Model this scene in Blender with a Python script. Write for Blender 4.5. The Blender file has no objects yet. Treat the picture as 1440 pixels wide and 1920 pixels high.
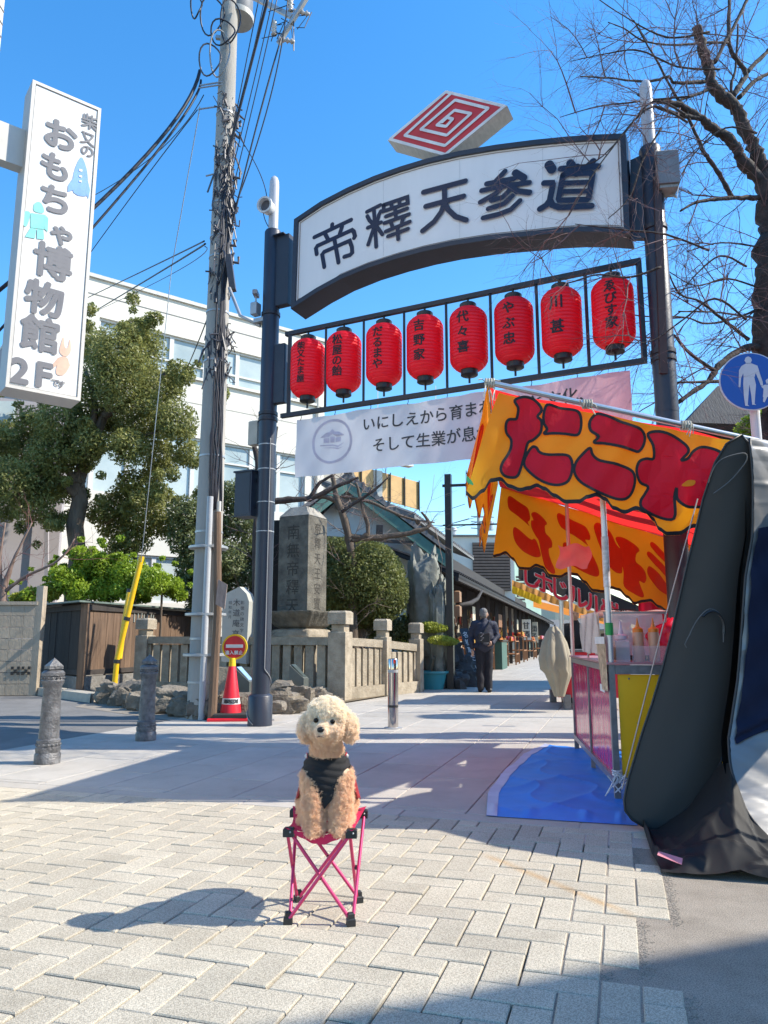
import bpy, bmesh, math, random
import numpy as np
from mathutils import Vector, Matrix
R=math.radians
scene=bpy.context.scene
# ------------------------------------------------------------ camera
F=1400.0; CH=0.95; PT=math.atan(240/F); SP,CP=math.sin(PT),math.cos(PT)
cd=bpy.data.cameras.new('camera'); cam=bpy.data.objects.new('camera',cd); scene.collection.objects.link(cam)
cam.location=(0,0,CH); cam.rotation_euler=(R(90)+PT,0,0)
cd.sensor_fit='VERTICAL'; cd.sensor_height=24.0; cd.lens=24.0*F/1920.0; cd.clip_start=0.05; cd.clip_end=2000
scene.camera=cam
# ------------------------------------------------------------ sky, sun, exposure
EL=R(41.5); AZ=R(-2.0)          # sun almost exactly to the right
sdir=Vector((math.cos(EL)*math.cos(AZ),math.cos(EL)*math.sin(AZ),math.sin(EL)))
w=bpy.data.worlds.new('World'); scene.world=w; w.use_nodes=True
nt=w.node_tree; bg=nt.nodes['Background']
sky=nt.nodes.new('ShaderNodeTexSky'); sky.sky_type='NISHITA'; sky.sun_disc=False
sky.sun_elevation=EL; sky.sun_rotation=R(90)-AZ; sky.air_density=1.25; sky.dust_density=0.3; sky.ozone_density=3.5; sky.altitude=0
hsv=nt.nodes.new('ShaderNodeHueSaturation'); hsv.inputs['Saturation'].default_value=1.32; nt.links.new(sky.outputs[0],hsv.inputs['Color']); nt.links.new(hsv.outputs[0],bg.inputs[0]); bg.inputs[1].default_value=0.15
sd=bpy.data.lights.new('sun','SUN'); sd.energy=3.7; sd.angle=R(0.53); sd.color=(1.0,0.92,0.78)
so=bpy.data.objects.new('sun',sd); scene.collection.objects.link(so); so.rotation_euler=sdir.to_track_quat('Z','Y').to_euler()
so.location=sdir*30
vs=scene.view_settings; scene.display_settings.display_device='sRGB'
vs.view_transform='Standard'; vs.look='None'; vs.gamma=1; vs.use_curve_mapping=False; vs.exposure=1.05
# ------------------------------------------------------------ measuring helpers
def ray(x,y):
    u=(x-720)/F; v=(960-y)/F
    return (u,CP-v*SP,SP+v*CP)
def G(x,y,z=0.0):
    r=ray(x,y); t=(z-CH)/r[2]; return Vector((r[0]*t,r[1]*t,z))
def P(x,y,Y):
    r=ray(x,y); t=Y/r[1]; return Vector((r[0]*t,Y,CH+r[2]*t))
def L(x,y,A,az):
    r=ray(x,y); n=(-math.sin(az),math.cos(az)); t=(n[0]*A[0]+n[1]*A[1])/(n[0]*r[0]+n[1]*r[1])
    return Vector((r[0]*t,r[1]*t,CH+r[2]*t))
def V(*a): return Vector(a)
COL=scene.collection
# ------------------------------------------------------------ materials
MATS={}
def M(name,col,rough=0.8,var=0.18,scale=6.0,bump=0.0,bscale=60.0,metal=0.0,trans=0.0,rnd=0.0,col2=None,spec=None,stretch=None,emit=None,coat=0):
    if name in MATS: return MATS[name]
    m=bpy.data.materials.new(name); m.use_nodes=True; n=m.node_tree; b=n.nodes['Principled BSDF']; out=n.nodes['Material Output']
    b.inputs['Roughness'].default_value=rough; b.inputs['Metallic'].default_value=metal
    if spec is not None: b.inputs['Specular IOR Level'].default_value=spec
    if coat: b.inputs['Coat Weight'].default_value=coat; b.inputs['Coat Roughness'].default_value=.05
    tc=n.nodes.new('ShaderNodeTexCoord'); mp=n.nodes.new('ShaderNodeMapping'); n.links.new(tc.outputs['Object'],mp.inputs[0])
    if stretch: mp.inputs['Scale'].default_value=stretch
    nz=n.nodes.new('ShaderNodeTexNoise'); nz.inputs['Scale'].default_value=scale; nz.inputs['Detail'].default_value=8; nz.inputs['Roughness'].default_value=.62
    n.links.new(mp.outputs[0],nz.inputs['Vector'])
    if rnd:
        oi=n.nodes.new('ShaderNodeObjectInfo'); nz.noise_dimensions='4D'
        mm=n.nodes.new('ShaderNodeMath'); mm.operation='MULTIPLY'; mm.inputs[1].default_value=37.0
        n.links.new(oi.outputs['Random'],mm.inputs[0]); n.links.new(mm.outputs[0],nz.inputs['W'])
    mr=n.nodes.new('ShaderNodeMapRange'); mr.inputs[1].default_value=.25; mr.inputs[2].default_value=.75; n.links.new(nz.outputs[0],mr.inputs[0])
    mx=n.nodes.new('ShaderNodeMix'); mx.data_type='RGBA'
    c1=[max(0,c*(1-var)) for c in col]; c2=list(col2) if col2 else [min(1,c*(1+var)) for c in col]
    mx.inputs[6].default_value=(*c1,1); mx.inputs[7].default_value=(*c2,1); n.links.new(mr.outputs[0],mx.inputs[0])
    last=mx.outputs[2]
    if rnd:
        hs=n.nodes.new('ShaderNodeHueSaturation'); r2=n.nodes.new('ShaderNodeMapRange'); r2.inputs[3].default_value=1-rnd; r2.inputs[4].default_value=1+rnd
        n.links.new(oi.outputs['Random'],r2.inputs[0]); n.links.new(r2.outputs[0],hs.inputs['Value']); n.links.new(last,hs.inputs['Color']); last=hs.outputs[0]
    n.links.new(last,b.inputs['Base Color'])
    if bump:
        n2=n.nodes.new('ShaderNodeTexNoise'); n2.inputs['Scale'].default_value=bscale; n2.inputs['Detail'].default_value=6; n.links.new(mp.outputs[0],n2.inputs['Vector'])
        bp=n.nodes.new('ShaderNodeBump'); bp.inputs['Strength'].default_value=min(1,bump); bp.inputs['Distance'].default_value=.02 if bump<=1 else .05
        n.links.new(n2.outputs[0],bp.inputs['Height']); n.links.new(bp.outputs[0],b.inputs['Normal'])
    if trans:
        tr=n.nodes.new('ShaderNodeBsdfTranslucent'); ms=n.nodes.new('ShaderNodeMixShader'); ms.inputs[0].default_value=trans
        n.links.new(last,tr.inputs[0]); n.links.new(b.outputs[0],ms.inputs[1]); n.links.new(tr.outputs[0],ms.inputs[2]); n.links.new(ms.outputs[0],out.inputs[0])
    if emit:
        b.inputs['Emission Color'].default_value=(*emit[:3],1); b.inputs['Emission Strength'].default_value=emit[3]
    MATS[name]=m; return m
def speckle(m,scale,amount,dark=(0.2,0.2,0.2)):
    """fine aggregate speckle multiplied over a stone colour, plus its relief"""
    n=m.node_tree; b=n.nodes['Principled BSDF']; src=b.inputs['Base Color'].links[0].from_socket
    tc=n.nodes.new('ShaderNodeTexCoord'); vo=n.nodes.new('ShaderNodeTexNoise'); vo.inputs['Scale'].default_value=scale; vo.inputs['Detail'].default_value=2
    n.links.new(tc.outputs['Object'],vo.inputs['Vector'])
    cr=n.nodes.new('ShaderNodeMapRange'); cr.inputs[1].default_value=.38; cr.inputs[2].default_value=.6; cr.inputs[3].default_value=1-amount; cr.inputs[4].default_value=1+amount*.35
    n.links.new(vo.outputs[0],cr.inputs[0])
    mx=n.nodes.new('ShaderNodeMix'); mx.data_type='RGBA'; mx.blend_type='MULTIPLY'; mx.inputs[0].default_value=1
    n.links.new(src,mx.inputs[6]); n.links.new(cr.outputs[0],mx.inputs[7]); n.links.new(mx.outputs[2],b.inputs['Base Color'])
    bp=n.nodes.new('ShaderNodeBump'); bp.inputs['Strength'].default_value=.5; bp.inputs['Distance'].default_value=.004; n.links.new(vo.outputs[0],bp.inputs['Height']); n.links.new(bp.outputs[0],b.inputs['Normal'])
    return m
def dirt(m,amt=.2,scale=.9,col=(.6,.56,.5)):
    n=m.node_tree; b=n.nodes['Principled BSDF']; src=b.inputs['Base Color'].links[0].from_socket; g=n.nodes.new('ShaderNodeNewGeometry')
    for sc,a in ((scale,amt),(scale*6,amt*.6)):
        nz=n.nodes.new('ShaderNodeTexNoise'); nz.inputs['Scale'].default_value=sc; nz.inputs['Detail'].default_value=7; nz.inputs['Roughness'].default_value=.7; n.links.new(g.outputs['Position'],nz.inputs['Vector'])
        mr=n.nodes.new('ShaderNodeMapRange'); mr.inputs[1].default_value=.48; mr.inputs[2].default_value=.72; mr.inputs[4].default_value=a; n.links.new(nz.outputs[0],mr.inputs[0])
        mx=n.nodes.new('ShaderNodeMix'); mx.data_type='RGBA'; mx.blend_type='MULTIPLY'; mx.inputs[7].default_value=(*col,1); n.links.new(mr.outputs[0],mx.inputs[0]); n.links.new(src,mx.inputs[6]); src=mx.outputs[2]
    n.links.new(src,b.inputs['Base Color']); return m
def see_through(name,col,alpha,rough=.15):
    m=M(name,col,rough,.2,8); n=m.node_tree; n.nodes['Principled BSDF'].inputs['Alpha'].default_value=alpha; return m
# ------------------------------------------------------------ mesh helpers
class MB:
    def __init__(s): s.v=[]; s.f=[]; s.m=[]
    def add(s,vs,fs,m=0):
        o=len(s.v); s.v+= [tuple(v) for v in vs]; s.f+= [tuple(i+o for i in f) for f in fs]; s.m+=[m]*len(fs); return s
    def hexa(s,b,t,m=0):   # 4 bottom pts, 4 top pts
        return s.add(list(b)+list(t),[(3,2,1,0),(4,5,6,7),(0,1,5,4),(1,2,6,5),(2,3,7,6),(3,0,4,7)],m)
    def box(s,c,d,az=0.0,m=0,bev=0.0):
        cx,cy,cz=c; dx,dy,dz=d[0]/2,d[1]/2,d[2]/2; ca,sa=math.cos(az),math.sin(az)
        def q(x,y,z): return (cx+x*ca-y*sa,cy+x*sa+y*ca,cz+z)
        if bev:
            e=bev
            lo=[q(-dx,-dy,-dz),q(dx,-dy,-dz),q(dx,dy,-dz),q(-dx,dy,-dz)]
            mi=[q(-dx,-dy,dz-e),q(dx,-dy,dz-e),q(dx,dy,dz-e),q(-dx,dy,dz-e)]
            hi=[q(-dx+e,-dy+e,dz),q(dx-e,-dy+e,dz),q(dx-e,dy-e,dz),q(-dx+e,dy-e,dz)]
            return s.add(lo+mi+hi,[(3,2,1,0),(0,1,5,4),(1,2,6,5),(2,3,7,6),(3,0,4,7),(4,5,9,8),(5,6,10,9),(6,7,11,10),(7,4,8,11),(8,9,10,11)],m)
        return s.hexa([q(-dx,-dy,-dz),q(dx,-dy,-dz),q(dx,dy,-dz),q(-dx,dy,-dz)],[q(-dx,-dy,dz),q(dx,-dy,dz),q(dx,dy,dz),q(-dx,dy,dz)],m)
    def bar(s,a,b,w,h=None,up=(0,0,1),m=0):
        a,b=Vector(a),Vector(b); h=h or w; d=(b-a).normalized(); u=Vector(up)
        if abs(d.dot(u))>.98: u=Vector((0,1,0))
        x=d.cross(u).normalized(); y=x.cross(d).normalized(); x*=w/2; y*=h/2
        return s.hexa([a-x-y,a+x-y,a+x+y,a-x+y],[b-x-y,b+x-y,b+x+y,b-x+y],m)
    def tube(s,pts,rad,n=8,m=0,cap=True):
        pts=[Vector(p) for p in pts]; k=len(pts)
        if not hasattr(rad,'__len__'): rad=[rad]*k
        o=len(s.v); prev=None
        for i,p in enumerate(pts):
            d=(pts[min(i+1,k-1)]-pts[max(i-1,0)])
            if d.length<1e-9: d=Vector((0,0,1))
            d.normalize()
            if prev is None:
                u=Vector((0,0,1)) if abs(d.z)<.9 else Vector((1,0,0)); x=d.cross(u).normalized()
            else:
                x=(prev-d*prev.dot(d)); x=x.normalized() if x.length>1e-6 else d.cross(Vector((0,1,0))).normalized()
            prev=x; y=d.cross(x)
            for j in range(n):
                a=2*math.pi*j/n; q=p+(x*math.cos(a)+y*math.sin(a))*rad[i]; s.v.append((q.x,q.y,q.z))
        for i in range(k-1):
            for j in range(n):
                a=o+i*n+j; b=o+i*n+(j+1)%n; s.f.append((a,b,b+n,a+n)); s.m.append(m)
        if cap:
            s.f.append(tuple(o+j for j in range(n))[::-1]); s.m.append(m)
            s.f.append(tuple(o+(k-1)*n+j for j in range(n))); s.m.append(m)
        return s
    def lathe(s,prof,c=(0,0,0),n=24,m=0,sq=None):
        o=len(s.v); k=len(prof)
        for r,z in prof:
            for j in range(n):
                a=2*math.pi*j/n; s.v.append((c[0]+r*math.cos(a),c[1]+r*math.sin(a),c[2]+z))
        for i in range(k-1):
            for j in range(n):
                a=o+i*n+j; b=o+i*n+(j+1)%n; s.f.append((a,b,b+n,a+n)); s.m.append(m)
        s.f.append(tuple(o+j for j in range(n))[::-1]); s.m.append(m)
        s.f.append(tuple(o+(k-1)*n+j for j in range(n))); s.m.append(m)
        return s
    def prism(s,poly,o,ex,ey,th,m=0):
        """2-D polygon (list of (a,b)) placed at o+a*ex+b*ey and extruded by vector th"""
        o,ex,ey,th=Vector(o),Vector(ex),Vector(ey),Vector(th); n=len(poly)
        a=[o+ex*p[0]+ey*p[1] for p in poly]; b=[q+th for q in a]
        return s.add(a+b,[tuple(range(n))[::-1],tuple(range(n,2*n))]+[(i,(i+1)%n,(i+1)%n+n,i+n) for i in range(n)],m)
    def poly3(s,pts,th,m=0):
        n=len(pts); th=Vector(th); a=[Vector(p) for p in pts]; b=[q+th for q in a]
        return s.add(a+b,[tuple(range(n))[::-1],tuple(range(n,2*n))]+[(i,(i+1)%n,(i+1)%n+n,i+n) for i in range(n)],m)
    def grid(s,fn,nu,nv,m=0):
        o=len(s.v)
        for i in range(nu+1):
            for j in range(nv+1): s.v.append(tuple(fn(i/nu,j/nv)))
        for i in range(nu):
            for j in range(nv):
                a=o+i*(nv+1)+j; s.f.append((a,a+nv+1,a+nv+2,a+1)); s.m.append(m)
        return s
    def sphere(s,c,r,n=12,k=8,m=0):
        rr=r if hasattr(r,'__len__') else (r,r,r)
        def fn(u,v):
            a=2*math.pi*u; b=math.pi*(v-.5); return (c[0]+rr[0]*math.cos(b)*math.cos(a),c[1]+rr[1]*math.cos(b)*math.sin(a),c[2]+rr[2]*math.sin(b))
        return s.grid(fn,n,k,m)
    def mesh(s,name,mats,smooth=False,org=(0,0,0)):
        me=bpy.data.meshes.new(name); o=Vector(org)
        me.from_pydata([(v[0]-o.x,v[1]-o.y,v[2]-o.z) for v in s.v],[],s.f)
        mats=mats if isinstance(mats,(list,tuple)) else [mats]
        for mt in mats: me.materials.append(mt)
        if len(mats)>1: me.polygons.foreach_set('material_index',s.m)
        if smooth is True: me.polygons.foreach_set('use_smooth',[True]*len(me.polygons))
        elif smooth:
            me.polygons.foreach_set('use_smooth',[True]*len(me.polygons)); me.set_sharp_from_angle(angle=R(smooth))
        me.update(); return me
    def build(s,name,mats,parent=None,smooth=False,org=None,**tags):
        o=Vector(org) if org is not None else (root_loc(parent) if parent else Vector((0,0,0)))
        ob=bpy.data.objects.new(name,s.mesh(name,mats,smooth,o)); COL.objects.link(ob)
        if parent: ob.parent=parent
        else: ob.location=o
        for k,v in tags.items(): ob[k]=v
        return ob
def root_loc(o):
    while o.parent: o=o.parent
    return o.location.copy()
def thing(name,label,cat,loc=(0,0,0),group=None,rz=0):
    o=bpy.data.objects.new(name,None); COL.objects.link(o); o.location=loc; o.rotation_euler=(0,0,rz); o.empty_display_size=.1
    o['label']=label; o['category']=cat
    if group: o['group']=group
    return o
def dup(root,loc,rz=0,label=None,scale=None):
    def cp(o,par):
        c=o.copy(); COL.objects.link(c)
        if par: c.parent=par
        for ch in [x for x in KIDS.get(o.name,[])]: cp(ch,c)
        return c
    if not KIDS:
        pass
    kids(root); r=cp(root,None); r.location=loc; r.rotation_euler=(0,0,rz)
    if label: r['label']=label
    if scale: r.scale=scale
    return r
KIDS={}
def kids(o):
    ch=list(o.children); KIDS[o.name]=ch
    for c in ch: kids(c)
def link(name,me,parent,loc=(0,0,0),rz=0,**tags):
    ob=bpy.data.objects.new(name,me); COL.objects.link(ob); ob.parent=parent; ob.location=loc; ob.rotation_euler=(0,0,rz)
    for k,v in tags.items(): ob[k]=v
    return ob
# ------------------------------------------------------------ lettering
GL={}
def glyph(ch,bold=0.0,res=4):
    k=(ch,bold)
    if k in GL: return GL[k]
    cu=bpy.data.curves.new('t','FONT'); cu.body=ch; cu.size=1.0; cu.offset=bold; cu.resolution_u=res; cu.fill_mode='FRONT' if False else 'BOTH'
    cu.align_x='CENTER'; ob=bpy.data.objects.new('t',cu); COL.objects.link(ob)
    dg=bpy.context.evaluated_depsgraph_get(); me=ob.evaluated_get(dg).to_mesh()
    vs=[(v.co.x,v.co.y-.36) for v in me.vertices]; fs=[tuple(p.vertices) for p in me.polygons]
    ob.evaluated_get(dg).to_mesh_clear(); bpy.data.objects.remove(ob); bpy.data.curves.remove(cu)
    GL[k]=(vs,fs); return GL[k]
def write(mb,text,pos,size,fn,vertical=False,step=None,bold=0.0,m=0,cut=0,rot=0):
    """letters laid out in the plane (u,v), each vertex sent through fn(u,v)->3-D point"""
    step=step or size; u,v=pos; cr,sr=math.cos(rot),math.sin(rot)
    for ch in text:
        if ch!=' ':
            vs,fs=glyph(ch,0.0)
            if cut:
                bm=bmesh.new(); bv=[bm.verts.new((a,b,0)) for a,b in vs]
                for f in fs:
                    try: bm.faces.new([bv[i] for i in f])
                    except ValueError: pass
                for k in range(-cut,cut+1):
                    g=bm.verts[:]+bm.edges[:]+bm.faces[:]
                    bmesh.ops.bisect_plane(bm,geom=g,plane_co=(k*.55/cut,0,0),plane_no=(1,0,0))
                bm.verts.index_update(); vs=[(x.co.x,x.co.y) for x in bm.verts]; fs=[tuple(x.index for x in f.verts) for f in bm.faces]; bm.free()
            e=size*.02; reps=[(0,0)] if bold<.008 else [(0,0)]+[(bold*math.cos(q*math.pi/3.5),bold*math.sin(q*math.pi/3.5)) for q in range(7)]
            for q,(da,db) in enumerate(reps):
                out=[]
                for a,b in vs:
                    a2,b2=a+da,b+db; x,y=u+size*(a2*cr-b2*sr),v+size*(a2*sr+b2*cr); p=Vector(fn(x,y))
                    if q:
                        n=(Vector(fn(x+e,y))-p).cross(Vector(fn(x,y+e))-p)
                        if n.length>0: p=p+n.normalized()*(.00035*q)
                    out.append(p)
                mb.add(out,fs,m)
        if vertical: v-=step
        else: u+=step*cr; v+=step*sr
    return mb
def smoothpoly(pts,k=4):
    n=len(pts); out=[]
    for i in range(n):
        p0,p1,p2,p3=[Vector(pts[(i+j)%n]) for j in (-1,0,1,2)]
        for q in range(k):
            t=q/k; out.append(.5*((2*p1)+(-p0+p2)*t+(2*p0-5*p1+4*p2-p3)*t*t+(-p0+3*p1-3*p2+p3)*t**3))
    return out
def stroke(mb,pts,w,m=0,z=0.0,fn=None,n=8):
    """a painted line of width w with round ends: 2-D outline mapped through fn(u,v,z)"""
    P2=[Vector(p) for p in pts]; left=[];right=[]
    k=len(P2)
    for i,p in enumerate(P2):
        a=(P2[i]-P2[i-1]).normalized() if i>0 else (P2[1]-P2[0]).normalized()
        b=(P2[i+1]-P2[i]).normalized() if i<k-1 else a
        na=Vector((-a.y,a.x)); nb=Vector((-b.y,b.x)); nn=(na+nb)
        nn=nn.normalized() if nn.length>1e-6 else na
        sc=min(1.6,1/max(.4,nn.dot(na))); left.append(p+nn*w/2*sc); right.append(p-nn*w/2*sc)
    vs=[];fs=[]
    for l,r in zip(left,right): vs+=[l,r]
    for i in range(k-1): fs.append((2*i,2*i+2,2*i+3,2*i+1))
    for end,dirv in ((0,(P2[0]-P2[1]).normalized()),(k-1,(P2[-1]-P2[-2]).normalized())):
        base=len(vs); c=P2[end]; nv=Vector((-dirv.y,dirv.x))
        for j in range(n+1):
            a=math.pi*j/n; vs.append(c+nv*math.cos(a)*w/2+dirv*math.sin(a)*w/2)
        fs.append(tuple(range(base,base+n+1)))
    mb.add([fn(v.x,v.y,z) for v in vs],fs,m)
# ------------------------------------------------------------ foliage
def leaf_mesh(name,centers,radii,count,size,mat,seed=1,flat=0.55,org=(0,0,0),shell=0.55,up=0.25):
    """many leaf-sized faces gathered in clumps"""
    rg=np.random.default_rng(seed); cs=np.array([tuple(c) for c in centers]); rr=np.array(radii,dtype=float)
    wts=rr**2; wts/=wts.sum(); idx=rg.choice(len(cs),count,p=wts)
    d=rg.normal(size=(count,3)); d/=np.linalg.norm(d,axis=1)[:,None]
    rad=rr[idx]*(shell+(1.12-shell)*rg.random(count)**.7)
    c=cs[idx]+d*rad[:,None]*np.array([1,1,flat if flat else 1])
    # leaf frames
    a=rg.normal(size=(count,3))+d*0.5+np.array([0,0,up]); a/=np.linalg.norm(a,axis=1)[:,None]
    b=rg.normal(size=(count,3)); b-=a*(a*b).sum(1)[:,None]; b/=np.linalg.norm(b,axis=1)[:,None]
    t=np.cross(a,b); s=size*(.6+.8*rg.random(count))[:,None]
    o=np.array(org)
    v=np.empty((count,4,3)); v[:,0]=c-b*s; v[:,1]=c+t*s*.42+a*s*.12; v[:,2]=c+b*s; v[:,3]=c-t*s*.42+a*s*.12
    v=(v-o).reshape(-1,3)
    me=bpy.data.meshes.new(name); me.vertices.add(count*4); me.vertices.foreach_set('co',v.ravel())
    me.loops.add(count*4); me.loops.foreach_set('vertex_index',np.arange(count*4))
    me.polygons.add(count); me.polygons.foreach_set('loop_start',np.arange(count)*4); me.polygons.foreach_set('loop_total',np.full(count,4))
    me.update(calc_edges=True); me.materials.append(mat); me.validate(); return me
def leafmat(name,col,col2,trans=.3,rough=.5):
    m=M(name,col,rough,.3,3.5,col2=col2,trans=.42); return m
def branches(mb,base,dirv,length,r,depth,rg,spread=.6,kids_=(3,5),up=.1,seg=5,nsides=4,shrink=.62,droop=0.0):
    """recursive bare branch"""
    p=Vector(base); d=Vector(dirv).normalized(); pts=[p.copy()]; rad=[r]
    for i in range(seg):
        d=(d+Vector((rg.gauss(0,.13),rg.gauss(0,.13),rg.gauss(0,.13)+up*.1-droop*.1))).normalized()
        p=p+d*length/seg; pts.append(p.copy()); rad.append(r*(1-.55*(i+1)/seg))
    mb.tube(pts,rad,nsides if depth>0 else 3,cap=False)
    if depth<=0: return
    for k in range(rg.randint(*kids_)):
        i=rg.randint(max(1,seg//3),seg); q=pts[i]
        dd=(pts[i]-pts[i-1]).normalized(); s=Vector((rg.gauss(0,1),rg.gauss(0,1),rg.gauss(0,1))); s=(s-dd*s.dot(dd)).normalized()
        branches(mb,q,dd+s*spread*rg.uniform(.6,1.5)+Vector((0,0,up)),length*shrink*rg.uniform(.65,1.15),rad[i]*.6,depth-1,rg,spread,kids_,up,seg,nsides,shrink,droop)
# ============================================================ GROUND
def tagd(o,**k):
    for a,b in k.items(): o[a]=b
    return o
ea=R(-17.4); E1=V(math.cos(ea),math.sin(ea),0); E2=V(-math.sin(ea),math.cos(ea),0); O0=V(-2.524,5.141,0)
def ST(s,t,z=0.0): q=O0+E1*s+E2*t; return V(q.x,q.y,z)
def toST(p): d=V(p[0],p[1],0)-O0; return d.dot(E1),d.dot(E2)
asph=speckle(M('asphalt',(.20,.193,.185),.93,.22,1.2,bump=.6,bscale=90),260,.45)
asph2=speckle(M('worn_asphalt',(.30,.262,.215),.93,.2,1.4,bump=.6,bscale=90),240,.4)
bedm=M('sand_joint',(.055,.05,.045),.95,.3,30)
pavm=speckle(M('paver_concrete',(.475,.43,.345),.9,.1,5,rnd=.10),300,.38); dirt(pavm,.35,1.1,(.55,.52,.47))
slabm=speckle(M('pavement_slab',(.45,.42,.375),.85,.1,3,rnd=.07),330,.28); dirt(slabm,.35,.8,(.5,.49,.47)); dirt(asph,.5,.7,(.5,.5,.5)); dirt(asph2,.55,1.3,(.5,.48,.46))
ground=MB().box((0,60,-.06),(500,500,.02)).build('ground',M('earth',(.12,.11,.095),.95,.3,.8),kind='structure')
# an old rust coloured stain runs slantwise over the blocks
n=pavm.node_tree; b=n.nodes['Principled BSDF']; src=b.inputs['Base Color'].links[0].from_socket; ge=n.nodes.new('ShaderNodeNewGeometry')
sa_,sb_=G(900,1598),G(1212,1728); sd_=(sb_-sa_); sl_=sd_.length; sd_.normalize()
def vm(op,x,y=None,val=None):
    k=n.nodes.new('ShaderNodeVectorMath'); k.operation=op; n.links.new(x,k.inputs[0])
    if val is not None: k.inputs[1].default_value=val
    return k
rel=vm('SUBTRACT',ge.outputs['Position'],val=tuple(sa_)); al=vm('DOT_PRODUCT',rel.outputs[0],val=tuple(sd_)); pe=vm('DOT_PRODUCT',rel.outputs[0],val=(-sd_.y,sd_.x,0))
def mt_(op,a,bv=None,cl=False):
    k=n.nodes.new('ShaderNodeMath'); k.operation=op; n.links.new(a,k.inputs[0]); k.use_clamp=cl
    if bv is not None:
        if isinstance(bv,float): k.inputs[1].default_value=bv
        else: n.links.new(bv,k.inputs[1])
    return k.outputs[0]
nz=n.nodes.new('ShaderNodeTexNoise'); nz.inputs['Scale'].default_value=9; nz.inputs['Detail'].default_value=6; n.links.new(ge.outputs['Position'],nz.inputs['Vector'])
w1=mt_('ADD',mt_('MULTIPLY',mt_('ABSOLUTE',pe.outputs['Value']),-26.0),.95); w2=mt_('MULTIPLY',mt_('ADD',mt_('ABSOLUTE',mt_('SUBTRACT',al.outputs['Value'],sl_/2)),-sl_/2),-9.0,True)
w3=mt_('MULTIPLY',mt_('MULTIPLY',w1,w2,True),mt_('MULTIPLY',nz.outputs[0],1.1),True)
mx=n.nodes.new('ShaderNodeMix'); mx.data_type='RGBA'; mx.blend_type='MULTIPLY'; mx.inputs[7].default_value=(.95,.62,.28,1); n.links.new(w3,mx.inputs[0]); n.links.new(src,mx.inputs[6]); n.links.new(mx.outputs[2],b.inputs['Base Color'])
# asphalt sheets with gentle relief
def sheet(name,pts,z,mat):
    bm=bmesh.new(); f=bm.faces.new([bm.verts.new((p[0],p[1],z)) for p in pts]); bm.normal_update()
    me=bpy.data.meshes.new(name); bm.to_mesh(me); bm.free(); me.materials.append(mat)
    o=bpy.data.objects.new(name,me); COL.objects.link(o); o['kind']='structure'; return o
sheet('road',[(-40,-30),(ST(-.35,-.2)+V(0,-30,0)).to_tuple()[:2],ST(-.3,0)[:2],ST(-.6,4.4)[:2],ST(-1.1,10)[:2],(-7,16),(-40,22)],-.004,asph)
# right-hand asphalt patch, its left edge ragged where it meets the blocks
sheet('asphalt_apron',[(.18,-20),(30,-20),(30,4),ST(3.98,0)[:2],ST(3.9,-.2)[:2],ST(3.7,-1.2)[:2],ST(3.7,-2.4)[:2],ST(3.6,-6)[:2]],-.004,asph2)
# ---- herringbone blocks
paving=MB()
bedpts=[ST(-6,0.0),ST(-6,-6),ST(4.0,-6),ST(3.95,0.0)]
paving.poly3([V(p.x,p.y,-.05) for p in bedpts],(0,0,.034))
paving=paving.build('paved_forecourt',bedm,kind='structure')
A_=.11; GAP=.0055
def blockmesh(w,h,ov=False):
    return MB().box((0,0,0),(w-GAP,h-GAP,.05),0,0,.0035).mesh('paver',pavm)
mh=blockmesh(2*A_,A_); mv=blockmesh(A_,2*A_)
EDG=((-.60,.2,3.96),(-1.14,-.60,4.07),(-1.26,-1.14,4.07),(-1.45,-1.26,3.96),(-1.70,-1.45,3.96),(-1.80,-1.70,3.85),(-2.12,-1.80,4.07),(-9,-2.12,3.96))
mc=blockmesh(A_,A_)
def edge_t(t):   # where the asphalt has eaten the blocks: s of the last whole block at this t
    for a,b,s in EDG:
        if a<=t<b: return s
    return 3.8
rp=random.Random(4); blocks=[]
for x in range(-40,37):
    for y in range(-45,0):
        k=(x-y-2)%4
        if k==0: c=(x+1,y+.5); me=mh; hw=A_
        elif k==3: c=(x+.5,y+1); me=mv; hw=A_/2
        else: continue
        s=c[0]*A_-.01; t=c[1]*A_
        if k==3 and y+2>0: 
            continue
        if s+hw>edge_t(t)+.035:
            if k==0 and s<=edge_t(t)+.035: p=ST(s-A_/2,t); blocks.append((0,3,p,mc,k))
            elif k==3:
                for tt_ in (t-A_/2,t+A_/2):
                    if s+hw<=edge_t(tt_)+.035: p=ST(s,tt_); blocks.append((0,3,p,mc,k))
            continue
        p=ST(s,t); 
        if p.y<-.5: continue
        # visible?
        d=p.y*CP+(-CH)*SP
        if d<.3: continue
        px=720+F*p.x/d; py=960-F*((-p.y*SP-CH*CP)/d)
        vis=-60<px<1500 and py<1990
        blocks.append((0 if vis else 1,d,p,me,k))
blocks.sort(key=lambda b:(b[0],b[1]))
restb=MB()
for i,(nv,d,p,me,k) in enumerate(blocks):
    dz=rp.uniform(-.0018,.0018); rz=ea+rp.gauss(0,.005)
    if i<300 and nv==0:
        o=link('paver',me,paving,(p.x,p.y,-.025+dz),rz); o.rotation_euler.x=rp.gauss(0,.004); o.rotation_euler.y=rp.gauss(0,.004)
    else:
        w,h=(2*A_,A_) if me is mh else ((A_,A_) if me is mc else (A_,2*A_))
        restb.box((p.x,p.y,-.025+dz),(w-GAP,h-GAP,.05),rz,0,.0045)
# half blocks closing the row against the kerb strip
for x in range(-40,37):
    if (x-(-1)-2)%4==3:
        p=ST((x+.5)*A_-.01,-.5*A_); restb.box((p.x,p.y,-.025),(A_-GAP,A_-GAP,.05),ea,0,.0045)
restb.build('paver',pavm,paving,kind='stuff')
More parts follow.
